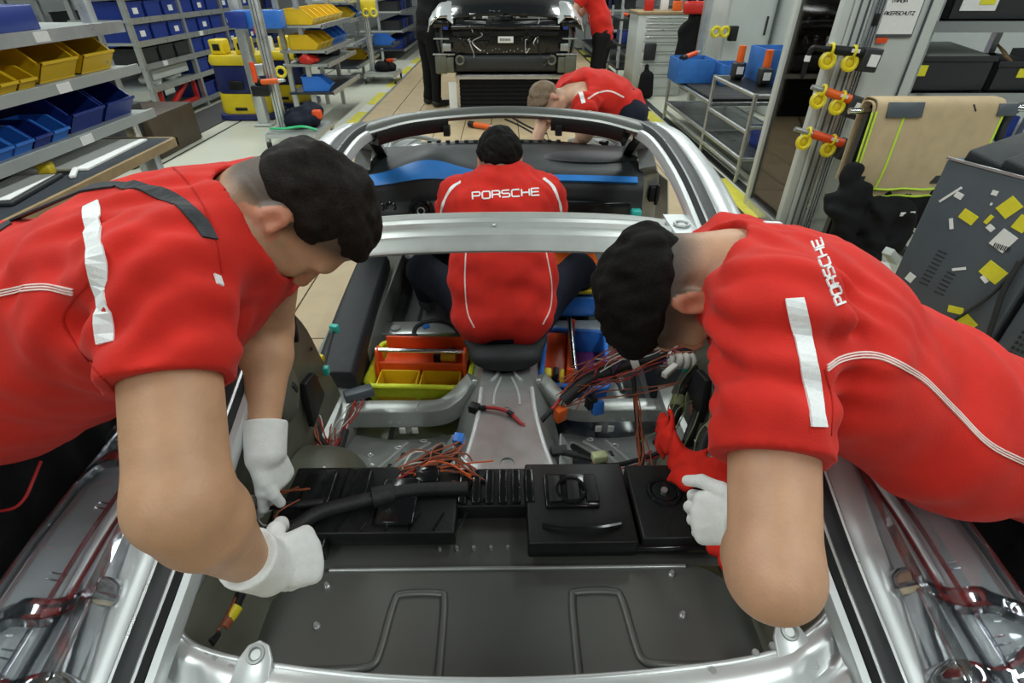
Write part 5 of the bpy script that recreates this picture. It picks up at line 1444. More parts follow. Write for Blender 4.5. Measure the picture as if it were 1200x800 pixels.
bin_('bf', (-2.28, 10.7, .511), 0, 'blue bin on the dark table of the second post cart', None)
s_ = SDF(V(-2.4, 9.9, .15), V(-1.8, 10.6, .45), .014); s_.ell(V(-2.05, 10.2, .22), (.18, .22, .08), k=0); s_.noise(.016, 34, 8); s_.plane_cut(V(0, 0, .17), (0, 0, -1))
tag(s_.obj('supply_bag', M['black_fabric']), 'black bag on the deck of the second post cart', 'bag')
g = empty('screwdriver', (-1.95, 10.05, .30), label='orange and black screwdriver on the black bag of the second cart', cat='tool'); nutrunner(g, V(-1.98, 10.1, .33), V(.5, -.5, .1), 'orange_red')
g = empty('tool_holder', (-2.27, 10.12, 1.0), label='yellow ring tool holder on the post of the second cart', cat='holder')
for k in (0, .12): MB().ring((-2.24 + k, 10.12, 1.02), (.3, -1, 0), .05, .02).build('holder_ring', M['yellow_ring'], g, True)
MB().box((-2.2, 10.15, 1.12), (.24, .06, .14)).build('holder_box', M['yellow_paint'], g, bevel=.01)
# background racks that close the view
for k, (x0, y0, n) in enumerate(((-7.2, 9.0, 3), (-6.4, 12.5, 3), (-3.15, 13.0, 2))):
    flow_rack(x0, x0 + 1.0, y0, y0 + 2.6, (.2, .55, .9, 1.25), ('background rack against the left wall', 'background rack in the far left corner', 'background rack behind the far flow rack')[k])
    for z in (.2, .55, .9, 1.25):
        for q in range(5): tote(x0 + .7, y0 + .4 + .45 * q, z, TM if (q + int(z * 7)) % 3 else TMb, '%s tote, %s on the %s shelf of the %s' % ('blue' if (q + int(z * 7)) % 3 else 'black', ORD[q], {.2: 'lowest', .55: 'second', .9: 'third', 1.25: 'top'}[z], ('left wall rack', 'far left corner rack', 'rack behind the far flow rack')[k]), 'totes on the background racks', False)
# ------------------------------------------------------------------ right-hand side
# tool drawer cabinet
g = empty('drawer_cabinet', (2.25, 9.0, 0), label='grey steel drawer cabinet standing at the far right of the line', cat='cabinet')
MB().bb(1.92, 2.66, 8.75, 9.4, .0, 1.06).build('body', M['grey_paint'], g, bevel=.01)
MB().bb(1.90, 2.68, 8.73, 9.42, 1.06, 1.095).build('worktop', M['bench_edge'], g, bevel=.004)
z = 1.04
for h in (.075, .075, .09, .09, .12, .14, .16, .18):
    d = MB().bb(2.03, 2.62, 8.735, 8.752, z - h + .008, z - .006).build('drawer', M['grey_paint'], g, bevel=.003)
    MB().bb(2.05, 2.60, 8.722, 8.735, z - .026, z - .010).build('handle', M['alu'], d, bevel=.003); z -= h
g = empty('black_backpack', (2.10, 8.55, 0), label='black bag standing on the floor before the grey drawer cabinet', cat='bag')
s_ = SDF(V(1.9, 8.4, -.02), V(2.3, 8.72, .5), .011); s_.econe(V(2.1, 8.56, .06), V(2.1, 8.57, .30), (.12, .08), (.10, .07), (1, 0, 0), k=.03); s_.cone(V(2.09, 8.57, .34), V(2.08, 8.57, .43), .035, .03, k=.03); s_.plane_cut(V(0, 0, .006), (0, 0, -1)); s_.obj('bag_body', M['black_fabric'], g)
box_thing('tool_pouch', (2.13, 8.70, .60), (.17, .05, .22), 'cab_dark', 'dark pouch hanging on the drawers of the grey cabinet', 'pouch', None, .015)
# things on the cabinet
for k, (x, y, w, h, m, nm) in enumerate(((2.1, 9.0, .12, .16, 'red_plastic', 'red'), (2.35, 9.1, .10, .2, 'paper', 'white'), (2.5, 8.95, .12, .12, 'orange', 'orange'))):
    box_thing('small_box', (x, y, 1.096 + h / 2), (w, .1, h), m, '%s small box on top of the grey drawer cabinet' % nm, 'box')
# dark trolley with red tools left of it
g = empty('dark_trolley', (1.98, 10.2, 0), label='dark tool trolley with orange tools beyond the red-shirted person', cat='trolley')
for z in (.25, .6, .95): MB().bb(1.86, 2.5, 9.75, 10.7, z - .03, z).build('tray', M['cab_dark'], g)
for x in (1.88, 2.48):
    for y in (9.77, 10.68): MB().bar((x, y, 0), (x, y, 1.1), .035).build('leg', M['alu'], g)
for k in range(3):
    q = empty('screwdriver', (2.0 + .15 * k, 9.85, .96), label='orange screwdriver lying on the dark far trolley, %s' % ('leftmost', 'middle one', 'rightmost')[k], cat='tool'); nutrunner(q, V(2.0 + .16 * k, 9.80, .99), V(-.2, .9, .05), 'orange_red')
box_thing('blue_crate', (2.15, 10.1, .685), (.45, .5, .16), 'blue_bin', 'dark blue crate on the middle tray of the dark trolley', 'crate')
# tubular roller table
rt = empty('roller_table', (2.45, 5.9, 0), label='tubular steel roller table beside the yellow line', cat='table')
def pipe(a, b, r=.018, m='raw_metal', nm='frame_tube'): MB().cyl(a, b, r, n=10).build(nm, M[m], rt, True)
for x in (2.04, 2.80):
    for y, h in ((4.62, .72), (5.62, .72), (7.15, .50)):
        pipe((x, y, 0), (x, y, h), nm='leg')
    for z in (.20, .10): pipe((x, 4.62, z), (x, 7.15, z))
    pipe((x, 5.62, .47), (x, 7.15, .47)); pipe((x, 4.62, .70), (x, 5.62, .70)); pipe((x, 4.62, .42), (x, 5.62, .42))
for y in (4.62, 5.62, 7.15):
    pipe((2.04, y, .20), (2.80, y, .20)); pipe((2.04, y, .46), (2.80, y, .46))
pipe((2.04, 4.62, .70), (2.80, 4.62, .70)); pipe((2.04, 5.62, .70), (2.80, 5.62, .70))
for k in range(22):
    MB().cyl((2.07, 5.68 + .066 * k, .485), (2.77, 5.68 + .066 * k, .485), .020, n=8).build('roller', M['cab_dark'], rt, True)
MB().bb(2.05, 2.79, 4.64, 5.60, .700, .715).build('tray', M['black_plastic'], rt)
MB().bb(2.05, 2.79, 4.64, 7.13, .195, .205).build('lower_shelf', M['pan_metal'], rt)
# blue cloth bins and tools on the table
def cloth_bin(x0, x1, y0, y1, z0, h, label, m='blue_cloth'):
    t = .012; mb = MB().bb(x0, x1, y0, y1, z0, z0 + t)
    for a in (y0, y1): mb.bb(x0, x1, a - t / 2, a + t / 2, z0, z0 + h)
    for a in (x0, x1): mb.bb(a - t / 2, a + t / 2, y0, y1, z0, z0 + h)
    thing_mesh('fabric_bin', mb, M[m], label, 'bin', bevel=.003)
cloth_bin(2.28, 2.92, 5.10, 5.50, .716, .27, 'large blue fabric bin at the right end of the roller table')
cloth_bin(1.95, 2.35, 6.55, 6.95, .506, .24, 'smaller blue fabric bin on the rollers of the roller table')
cloth_bin(2.42, 2.72, 6.4, 6.8, .506, .20, 'low blue fabric bin behind the orange tools on the rollers')
for k, (x, y) in enumerate(((2.16, 5.40), (2.26, 5.05))):
    q = empty('screwdriver', (x, y, .716), label='upright orange nutrunner with grey battery on the roller table, %s' % ('farther one', 'nearer one')[k], cat='tool')
    MB().cyl((x, y, .80), (x, y, .99), .035, .032).build('motor_housing', M['orange'], q, True); MB().box((x - .02, y - .05, .80), (.10, .10, .12)).build('battery', M['cab_dark'], q, bevel=.01); MB().box((x - .02, y - .103, .80), (.06, .006, .06)).build('battery_label', M['label_white'], q)
    MB().cyl((x, y, .716), (x, y, .76), .05).build('stand', M['black_plastic'], q, True)
q = empty('screwdriver', (2.06, 6.72, .75), label='orange and black screwdriver lying in the smaller blue fabric bin', cat='tool'); nutrunner(q, V(2.02, 6.60, .765), V(.6, .5, .1), 'orange_red')
MB().cyl((2.55, 4.60, .60), (3.15, 4.60, .60), .035).build('blue_pipe', M['bright_blue_bin'], rt, True)
o = bpy.data.objects.new('tote', TM); COL.objects.link(o); o.location = (2.50, 4.95, .206); tag(o, 'dark blue tote on the lower shelf of the roller table', 'tote')
# back wall of white cabinets behind the table
for k, (x0, x1, y) in enumerate(((2.75, 3.35, 7.6), (3.4, 4.2, 7.3))):
    g = empty('wall_cabinet', ((x0 + x1) / 2, y, 0), label='white tall cabinet behind the roller table, %s' % ('left one', 'right one')[k], cat='cabinet')
    MB().bb(x0, x1, y, y + .6, 0, 2.0).build('body', M['grey_paint'], g, bevel=.008)
    dr = MB().bb(x0 + .03, x1 - .03, y - .02, y, .05, 1.95).build('door', M['grey_paint'], g, bevel=.004); MB().bb(x1 - .10, x1 - .08, y - .04, y - .02, .9, 1.1).build('handle', M['cab_dark'], dr)
g = empty('tool_post', (2.45, 7.45, 0), label='white tool post with yellow rings and black screwdriver behind the roller table', cat='post')
MB().bar((2.45, 7.45, 0), (2.45, 7.45, 2.0), .09, .09).build('post', M['alu'], g, bevel=.006)
for k in (0, .11): MB().ring((2.58 + k, 7.38, .95), (.2, -1, 0), .05, .02).build('holder_ring', M['yellow_ring'], g, True)
MB().box((2.80, 7.40, .93), (.10, .08, .16)).build('battery_tool', M['black_plastic'], g, bevel=.01)
g = empty('hanging_coat', (2.60, 7.9, .4), label='black and red work clothes hanging behind the white tool post', cat='clothes')
s_ = SDF(V(2.2, 7.7, .3), V(2.75, 8.1, 1.5), .014); s_.econe(V(2.45, 7.9, .5), V(2.45, 7.9, 1.15), (.18, .06), (.14, .07), (1, 0, 0), k=.02); s_.noise(.02, 20, 3); s_.obj('coat', M['black_fabric'], g)
MB().box((2.42, 7.82, 1.18), (.30, .10, .14)).build('hood', M['red_plastic'], g, bevel=.03)
MB().bar((2.45, 7.9, 1.15), (2.45, 7.9, 1.5), .02).build('hanger', M['alu'], g)
# locker with dark glass side and grey front
lk = empty('glass_locker', (2.25, 3.8, 0), label='grey locker with dark glass side and notice board, right of the line', cat='cabinet')
LX0, LX1, LY0, LY1 = 1.95, 2.46, 3.50, 4.12
MB().bb(LX0 + .02, LX1, LY0 + .02, LY1, 0, .10).build('plinth', M['grey_paint'], lk)
for y in (LY0 + .03, LY1 - .03): MB().bar((LX0, y, .0), (LX0, y, 2.1), .055, .055).build('corner_post', M['white_silver'] if False else M['grey_paint'], lk, bevel=.005)
MB().bar((LX0, LY0, .03), (LX0, LY1, .03), .05, .06).build('bottom_rail', M['alu'], lk)
MB().bb(LX0 - .004, LX0 + .004, LY0 + .05, LY1 - .05, .06, 2.1).build('glass_pane', M['dark_glass'], lk)
MB().bb(LX1 - .02, LX1, LY0 + .02, LY1, .1, 2.1).bb(LX0, LX1, LY1 - .02, LY1, .1, 2.1).build('inner_wall', M['dark_brown'], lk)
for k, z in enumerate((.10, .45, .8, 1.15)):
    MB().bb(LX0 + .03, LX1 - .02, LY0 + .04, LY1 - .03, z - .012, z).build('inner_shelf', M['dark_brown'], lk)
def lockitem(x, y, z, s, m, lab): return box_thing('parts_box', (x, y, z + s[2] / 2), s, m, lab, 'box', None, .01)
lockitem(2.22, 3.75, .10, (.18, .2, .10), 'orange_red', 'dim orange box on the bottom shelf behind the dark glass')
lockitem(2.20, 3.95, .45, (.16, .14, .05), 'red_plastic', 'flat red box on the second shelf behind the dark glass')
lockitem(2.20, 3.72, .45, (.14, .16, .04), 'red_plastic', 'small red case nearer the door on the second shelf behind the dark glass')
lockitem(2.20, 3.80, .8, (.2, .3, .22), 'cab_dark', 'black box on the third shelf behind the dark glass')
lockitem(2.20, 3.85, 1.15, (.12, .05, .10), 'label_white', 'small white card box on the top shelf behind the dark glass')
# front: extruded profile column and door with notice
MB().bb(LX0 + .03, LX0 + .13, LY0 - .01, LY0 + .05, 0, 2.1).build('profile_column', M['grey_paint'], lk, bevel=.006)
MB().bb(LX0 + .13, LX0 + .20, LY0 - .02, LY0 + .04, 0, 2.1).build('profile_column', M['alu'], lk, bevel=.006)
for x in (.055, .10, .148, .165, .183): MB().bb(LX0 + x, LX0 + x + .006, LY0 - .024, LY0 - .008, 0, 2.1).build('groove', M['cab_grey'], lk)
MB().bb(LX0 + .20, LX1 - .05, LY0, LY0 + .03, .10, 2.1).build('door', M['grey_paint'], lk, bevel=.004)
MB().bb(LX1 - .05, LX1 + .02, LY0 - .012, LY0 + .04, 0, 2.1).build('side_post', M['grey_paint'], lk, bevel=.008)
MB().bb(LX1 - .052, LX1 - .046, LY0 - .014, LY0, 0, 2.1).build('groove', M['cab_grey'], lk)
for z in (.28,): MB().bb(LX0 + .23, LX1 - .08, LY0 - .004, LY0 + .002, z - .003, z + .003).build('press_line', M['cab_grey'], lk)
MB().box((LX0 + .165, LY0 - .028, 1.30), (.03, .012, .06)).build('latch', M['black_plastic'], lk, bevel=.003)
# notice board on the door
YP = LY0 - .016
def onp(px, py, y=YP): return at(px, py, y=y)
tl, br = onp(1041, -14), onp(1067, 40)
x0, x1, z0, z1 = onp(1027, 39)[0], onp(1068, 39)[0], onp(1040, 40)[2], onp(1050, -25)[2]
nb = MB().bb(x0 - .004, x1 + .010, YP, YP + .016, z0 - .016, z1 + .02).build('notice_frame', M['cab_grey'], lk, bevel=.003)
MB().bb(x0, x1, YP - .004, YP, z0, z1).build('notice_sheet', M['label_white'], nb)
mb = MB(); p0 = onp(1036, 17.5, YP - .004); p1 = onp(1071, 17.5, YP - .004); wd = p1[0] - p0[0]; cwid = wd / (10 + 9 * .3)
flat_text(mb, 'AKERSCHUTZ', p0, V(1, 0, 0), V(0, 0, 1), V(0, -1, 0), cwid, cwid * 1.25, cwid * .22)
p2 = onp(1044, 2.8, YP - .004)
flat_text(mb, 'TARGA', p2, V(1, 0, 0), V(0, 0, 1), V(0, -1, 0), cwid * 1.08, cwid * 1.35, cwid * .22)
lt = mb.build('notice_lettering', M['ink'], nb); lt['kind'] = 'stuff'
MB().bb(x0 + .012, x0 + .075, YP - .006, YP, z0 - .045, z0 - .018).build('red_tag', M['orange_red'], lk)
# three nutrunners on yellow rings
def hung_tool(pa, pb, m, label, d=3.12, rings=((0.1,), (.65,)), elbow=False):
    a, b = at(*pa, y=3.385), at(*pb, y=3.36); dv = unit(b - a); L = np.linalg.norm(b - a)
    q = empty('nutrunner', tuple(a), label=label, cat='tool')
    MB().cyl(a - dv * .02, a + dv * L * .28, .014, .018).build('gear_head', M['black_plastic'] if m == 'black_plastic' else M['raw_metal'], q, True)
    MB().cyl(a + dv * L * .22, a + dv * L * .74, .024, .027).build('motor_housing', M[m], q, True)
    c = a + dv * L * .86
    X = dv; Zv = unit(V(0, 0, 1) - dv * dv[2]); Yv = np.cross(Zv, X); R = np.stack([X, Yv, Zv], 1)
    bt = MB().box(c - Zv * .03, (L * .30, .075, .12), R).build('battery', M['cab_dark'], q, bevel=.008)
    MB().box(c - Zv * .03 - Yv * .040 + X * .01, (L * .16, .006, .06), R).build('battery_label', M['label_white'], bt)
    MB().box(a + dv * L * .55 - Yv * .026 + Zv * .008, (.045, .004, .018), R).build('type_label', M['label_white'], q)
    for t in (.16, .55):
        rc = a + dv * L * t - Zv * .055
        MB().ring(rc - Yv * .01, -Yv + Zv * .15, .036, .013, 20).build('holder_ring', M['yellow_ring'], q, True)
        MB().ball(rc - Yv * .0, (.03, .012, .03), R).build('ring_cup', M['yellow_paint'], q, True)
        MB().ring(a + dv * L * t, X, .030, .008, 18).build('clip_ring', M['yellow_ring'], q, True)
    MB().bar(a + dv * L * .35 + Yv * .03, a + dv * L * .35 + V(0, .16, 0), .03, .05).build('bracket', M['alu'], q)
    if elbow:
        MB().tube(spline([a - dv * .02, a - dv * .05, a - dv * .06 - Zv * .03, a - dv * .05 - Zv * .16], 5), .013, 8).build('angle_head', M['black_plastic'], q, True)
        MB().cyl(a - dv * .06 - Zv * .04, a - dv * .058 - Zv * .07, .016).build('grip_band', M['label_white'], q, True)
hung_tool((963, 57), (1030, 64), 'black_plastic', 'black angle nutrunner on yellow rings, topmost on the locker column', 3.18, elbow=True)
hung_tool((955, 103), (1012, 122), 'orange', 'orange nutrunner on yellow rings, middle one on the locker column', 3.20)
hung_tool((935, 152), (1008, 174), 'orange_red', 'orange nutrunner on yellow rings, lowest on the locker column', 3.24)
# rack with black bins behind the aprons
rk3 = empty('parts_rack', (3.2, 3.9, 0), label='aluminium rack with black crates and yellow stickers at the upper right', cat='rack')
for z in (.30, .60, .89, 1.275):
    MB().bb(2.50, 4.3, 3.58, 4.2, z - .03, z).build('shelf', M['grey_shelf'], rk3); MB().bb(2.50, 4.3, 3.55, 3.582, z - .045, z + .012).build('shelf_rail', M['chrome'] if z > .8 else M['alu'], rk3)
for x in (2.53, 3.42, 4.27):
    for y in (3.60, 4.17): MB().bar((x, y, 0), (x, y, 1.9), .045).build('post', M['alu'], rk3)
def crate(x0, x1, z, h, label, lab=None, m='cab_dark', y0=3.61):
    o = empty('black_crate', ((x0 + x1) / 2, y0 + .2, z), label=label, cat='crate')
    t = .012; mb = MB().bb(x0, x1, y0, y0 + .45, z, z + t).bb(x0, x1, y0, y0 + t, z, z + h).bb(x0, x1, y0 + .45 - t, y0 + .45, z, z + h).bb(x0, x0 + t, y0, y0 + .45, z, z + h).bb(x1 - t, x1, y0, y0 + .45, z, z + h)
    mb.build('shell', M[m], o, bevel=.003)
    MB().bb(x0 - .006, x1 + .006, y0 - .010, y0 + .004, z + h - .03, z + h).build('rim', M[m], o, bevel=.003)
    for q_, (a, b, c_, e, mt) in enumerate(lab or ()): MB().bb(x0 + a, x0 + b, y0 - .006 - .003 * q_, y0 - .001, z + c_, z + e).build('sticker', M[mt], o)
crate(2.56, 3.03, .901, .20, 'long black crate with yellow sticker on the shelf behind the aprons', ((.0, .06, .09, .15, 'label_yellow'),))
crate(3.06, 3.38, .901, .17, 'black crate with dim yellow tag next to the long black crate', ((.14, .19, .08, .13, 'label_yellow'),))
crate(3.48, 3.95, .901, .2, 'black crate at the right end of the shelf behind the aprons')
crate(2.62, 3.10, 1.286, .24, 'black crate with white and yellow paper on the upper right shelf', ((.05, .26, .05, .22, 'label_white'), (.15, .24, .08, .17, 'label_yellow')))
crate(3.12, 3.40, 1.286, .24, 'black crate with slanted yellow sticker on the upper right shelf', ((.03, .15, .03, .10, 'label_yellow'),))
crate(3.46, 3.9, 1.286, .24, 'black crate with red sticker at the right end of the upper shelf', ((.02, .12, .05, .16, 'red_plastic'),))
box_thing('clear_lid', (2.83, 3.86, 1.115), (.40, .40, .008), 'grey_shelf', 'flat grey lid lying on the long black crate', 'lid', rotx(.10), .002)
box_thing('cardboard_piece', (3.16, 3.72, 1.10), (.10, .12, .012), 'cardboard', 'brown cardboard piece sticking out between the black crates', 'cardboard', rotx(.5) @ roty(.5), .001)
thing_mesh('blue_tray', MB().bb(2.95, 3.38, 3.62, 4.0, .601, .75), M['blue_bin'], 'dark blue tray on the shelf below the black crates', 'tray', bevel=.01)
# apron rail with protective aprons
ra = empty('apron_stand', (2.3, 3.0, 0), label='black stand with chrome rail carrying the beige aprons', cat='stand')
RZ, RY = .905, 3.02
MB().tube(spline([(1.86, RY, RZ), (2.2, RY, RZ), (2.62, RY, RZ), (2.74, RY - .04, RZ + .02), (2.84, RY - .16, RZ + .01), (2.74, RY - .28, RZ - .02)], 6), .016, 10).build('rail', M['chrome'], ra, True)
for x in (1.98, 2.62):
    MB().bar((x, RY, 0), (x, RY, RZ), .04).build('upright', M['cab_dark'], ra); MB().bar((x, RY - .25, .02), (x, RY + .22, .02), .05, .04).build('foot', M['cab_dark'], ra)
def drape(x0, x1, zf, zb, name, label, m, off=0, seed=0, trims=True, ripple=.010):
    o = empty(name, ((x0 + x1) / 2, RY, zf), label=label, cat='apron')
    path = [(-.035 - off, zf), (-.050 - off, (zf * .6 + RZ * .4)), (-.045 - off, RZ - .06), (-.030 - off, RZ + .012 + off), (0, RZ + .030 + off), (.030 + off, RZ + .012 + off), (.045 + off, RZ - .08), (.05 + off, zb)]
    pth = spline([(0, a, b) for a, b in path], 5); us_ = np.linspace(0, 1, 36); G = []
    for u in us_:
        x = x0 + (x1 - x0) * u
        G.append([V(x + .012 * math.sin(seed + 3 * p[2] * 4) * (RZ - p[2]), RY + p[1] - ripple * math.sin(u * 21 + seed) * max(0, RZ - p[2]) * 2.2, p[2]) for p in pth])
    G = np.array(G); MB().sheet(G.transpose(1, 0, 2), .006).build('cloth', M[m], o, True)
    if trims:
        for e in (0, 8, 35): MB().tube(G[e][:14] + V(0, -.006, 0), .007, 6, flat=.6).build('lime_trim', M['trim_lime'], o, True)
        MB().tube(G[:, 0] + V(0, -.004, 0), .007, 6).build('hem_trim', M['trim_lime'], o, True)
    return o, G
o, G = drape(1.96, 2.64, .50, .55, 'beige_apron', 'beige protective apron with lime edging hanging on the rail, outermost', 'beige_cloth', .032, 1)
for i, j, w, h in ((5, 14, .19, .075), (33, 14, .10, .06)):
    c = G[i][j] + V(0, -.012, .0); MB().box(c + V(.05, 0, -.01), (w, .012, h), rotx(-.25)).build('velcro_tab', M['cab_grey'], o, bevel=.003)
for i in (2, 24): MB().box(G[i][1] + V(0, -.008, .025), (.045, .008, .045)).build('corner_patch', M['cab_dark'], o)
MB().tube([G[26][15] + V(0, -.008, 0), G[27][13] + V(0, -.008, 0)], .004, 6).build('crease_tab', M['cab_dark'], o)
drape(1.95, 2.62, .455, .52, 'beige_apron', 'beige apron of which only the lime lower edge shows below the outermost one', 'beige_cloth', .016, 1)
drape(1.99, 2.58, .25, .40, 'black_apron', 'black apron hanging lowest under the beige aprons', 'black_fabric', .002, 1, False)
S = SDF(V(1.7, 2.7, .0), V(2.4, 3.2, .75), .012)
for a, b, r1, r2 in ((V(1.93, 2.93, .62), V(1.90, 2.88, .40), .03, .05), (V(1.98, 2.90, .52), V(2.0, 2.88, .18), .05, .06), (V(2.15, 2.9, .40), V(2.16, 2.88, .12), .06, .06), (V(2.3, 2.92, .4), V(2.3, 2.9, .2), .05, .06)): S.econe(a, b, (r1 * 1.5, r1), (r2 * 1.5, r2), (1, 0, 0), k=.04)
S.noise(.014, 38, 6)
tag(S.obj('black_cloth', M['black_fabric']), 'bundle of black cloth hanging under and left of the beige aprons', 'cloth')
for k, (px, py) in enumerate(((1058, 251), (1069, 250))):
    c = at(px, py, y=2.86); box_thing('white_tag', c, (.030, .006, .022), 'label_white', '%s small white tag on the black aprons' % ('left', 'right')[k], 'tag', rotz(.1), .001)
MB().box(at(1045, 300, y=2.62), (.16, .05, .04), rotz(.5) @ roty(.6)).build('bracket', M['grey_paint'], ra, bevel=.004)
MB().bar((2.0, 3.0, .2), (1.95, 2.62, .22), .03).build('arm', M['cab_dark'], ra)
MB().box(at(1030, 315, y=2.42), (.10, .14, .03), rotz(-.4)).build('step_plate', M['grey_paint'], ra, bevel=.004)
# steering-wheel-like black part behind the apron
g = empty('black_hoop', (2.75, 3.1, .8), label='black hoop part hanging at the right end of the apron rail', cat='part'); MB().ring((2.84, 3.02, .80), (.25, -.9, .2), .13, .022, 28, 8).build('hoop', M['black_rubber'], g, True)
# grey cabinet with stickers
A_ = at(1110, 186, z=.95); d_ = unit(V(.35, -.94, 0)); n_ = V(-d_[1] * -1, 0, 0)
N_ = unit(V(-.94, -.35, 0)); Bk = -N_
gc = empty('grey_cabinet', tuple(V(A_[0], A_[1], 0)), label='dark grey cabinet with torn yellow stickers at the right edge', cat='cabinet')
Rg = np.stack([d_, Bk, V(0, 0, 1)], 1)
def face(px, py):
    v = at(px, py, d=1.0) - CAMP; t = ((A_ - CAMP) @ N_) / (v @ N_); return CAMP + v * t
LC = float((face(1182, 362) - A_) @ d_)
MB().box(A_ + d_ * LC / 2 + Bk * .28 - V(0, 0, .475), (LC, .56, .95), Rg).build('body', M['cab_grey'], gc, bevel=.008)
MB().box(A_ + d_ * LC / 2 + V(0, 0, .004), (LC, .012, .008), Rg).build('top_edge', M['alu'], gc)
def wedge(c, s, R, nm, m): MB().box(c, s, R).build(nm, M[m], gc, bevel=.01)
for t in (.10, .22, .34): wedge(A_ + d_ * t + Bk * .20 + V(0, 0, .03), (.13, .34, .05), Rg @ rotx(.15) @ roty(.2), 'foam_pad', 'black_foam')
def sticker(px, py, w, h, ang, m, nm='sticker'):
    c = face(px, py) + N_ * .0015; R = np.stack([d_, N_, V(0, 0, 1)], 1) @ roty(ang); MB().box(c, (w, .003, h), R).build(nm, M[m], gc)
for px, py, w, h, a, m in ((1135, 254, .055, .036, .25, 'label_yellow'), (1159, 257, .014, .032, .3, 'label_yellow'), (1183, 243, .05, .06, .5, 'label_yellow'), (1198, 262, .04, .05, .2, 'label_yellow'), (1164, 319, .07, .055, .3, 'label_yellow'), (1120, 363, .052, .026, -.25, 'label_yellow'), (1134, 378, .055, .045, .4, 'label_yellow'),
                           (1124, 229, .028, .020, .2, 'label_white'), (1114, 228, .008, .085, .62, 'label_white'), (1115, 262, .012, .04, -.5, 'label_white'), (1166, 226, .018, .016, 0, 'label_white'), (1162, 239, .006, .008, 0, 'label_white'), (1161, 267, .024, .018, .4, 'label_white'), (1176, 282, .055, .065, .3, 'paper'), (1124, 315, .045, .010, -.55, 'label_white'), (1067, 325, .030, .034, .25, 'paper'), (1154, 327, .028, .014, .5, 'label_white')):
    sticker(px, py, w, h, a, m)
mb = MB()
for k in range(9):
    c = face(1166 + k * 2.1, 287 + k * .7) + N_ * .0035; mb.box(c, (.0022 if k % 2 else .0035, .001, .018), np.stack([d_, N_, V(0, 0, 1)], 1))
o = mb.build('barcode', M['ink'], gc); o['kind'] = 'stuff'
for (bx, by, n1, n2) in ((1108, 297, 9, 3), (1118, 322, 6, 3)):
    for i in range(n1):
        for j in range(n2):
            c = face(bx - i * 2.8 - j * 3.5, by + i * 4.6 - j * 1.6) + N_ * .001; MB().box(c, (.010, .002, .004), np.stack([d_, N_, V(0, 0, 1)], 1)).build('vent_slot', M['cab_dark'], gc)
# second unit in front of it
A2 = at(1200, 300, z=.78)
g = empty('vented_unit', (1.9, 1.2, 0), label='second dark grey unit with dotted vents at the very right edge', cat='cabinet')
C4 = A_ + d_ * (LC + .26) + Bk * .26; C4[2] = .37
MB().box(C4, (.48, .50, .74), Rg).build('body', M['cab_grey'], g, bevel=.01)
for i in range(9):
    for j in range(5):
        c = C4 + N_ * .252 + d_ * (-.19 + .015 * j) + V(0, 0, .20 - .022 * i); MB().box(c, (.008, .004, .010), np.stack([d_, N_, V(0, 0, 1)], 1)).build('vent_hole', M['cab_dark'], g)
cb = [face(1108, 382) + N_ * .012, face(1135, 366) + N_ * .02, face(1165, 345) + N_ * .02, face(1185, 325) + N_ * .02, face(1215, 290) + N_ * .012]
thing_mesh('black_cable', MB().tube(spline(cb, 6), .006, 8), M['black_rubber'], 'thin black cable looping across the front of the grey cabinet', 'cable', smooth=True)
cb = [face(1160, 400) + N_ * .02, face(1172, 370) + N_ * .03, face(1183, 338) + N_ * .03, face(1200, 305) + N_ * .02]
thing_mesh('black_cable', MB().tube(spline(cb, 6), .009, 8), M['black_rubber'], 'thick black cable hanging between the two grey cabinets', 'cable', smooth=True)
# far right background
for k, (x0, y0) in enumerate(((3.2, 9.0), (3.4, 12.0), (1.9, 12.5), (-1.2, 14.6))):
    flow_rack(x0, x0 + 1.0, y0, y0 + 2.2, (.25, .6, .95, 1.25), ('background rack at right behind the drawer cabinet', 'background rack far back at the right wall', 'background rack beyond the dark trolley', 'background rack at the end of the moving floor')[k])
    for z in (.25, .6, .95, 1.25):
        for q in range(3): tote(x0 + .6, y0 + .4 + .6 * q, z, TM if (q + int(z * 9)) % 3 == 0 else TMb, '%s tote, %s on the %s shelf of the %s' % ('blue' if (q + int(z * 9)) % 3 == 0 else 'black', ORD[q], {.25: 'lowest', .6: 'second', .95: 'third', 1.25: 'top'}[z], ('rack behind the drawer cabinet', 'far right wall rack', 'rack beyond the dark trolley', 'rack at the floor end')[k]), 'totes on the far right racks', False)
# ------------------------------------------------------------------ next car on the line, seen from behind
fc = empty('car_body', (0, 7.3, 0), label='black car body on the line further ahead, seen from the rear, without bumper', cat='car')
FX, FY = .02, 7.05
def fb(x0, x1, y0, y1, z0, z1, nm, m, b=.01): return MB().bb(FX + x0, FX + x1, FY + y0, FY + y1, z0, z1).build(nm, M[m], fc, bevel=b)
# main shell
sec = [(-.80, .78), (-.82, .95), (-.78, 1.08), (-.62, 1.13), (-.45, 1.15), (0, 1.17), (.45, 1.15), (.62, 1.13), (.78, 1.08), (.82, .95), (.80, .78)]
rows = [[V(FX + x * k, FY + dy, z - dz) for x, z in sec] for dy, k, dz in ((.02, .94, .03), (.10, .99, .0), (.5, 1.02, -.06), (1.2, 1.05, -.12), (2.2, 1.05, -.10), (3.6, 1.0, .1))]
MB().sheet(np.array(rows), .02).build('shell', M['gloss_black'], fc, True)
fb(-.74, .74, .04, .12, .74, 1.10, 'rear_panel', 'gloss_black', .02)
fb(-.62, .62, .0, .06, .93, .99, 'bumper_carrier', 'black_plastic', .015)
MB().tube(spline([(FX - .62, FY - .01, 1.02), (FX - .3, FY - .04, 1.03), (FX, FY - .05, 1.03), (FX + .3, FY - .04, 1.03), (FX + .62, FY - .01, 1.02)], 5), .03, 8).build('spoiler_lip', M['gloss_black'], fc, True)
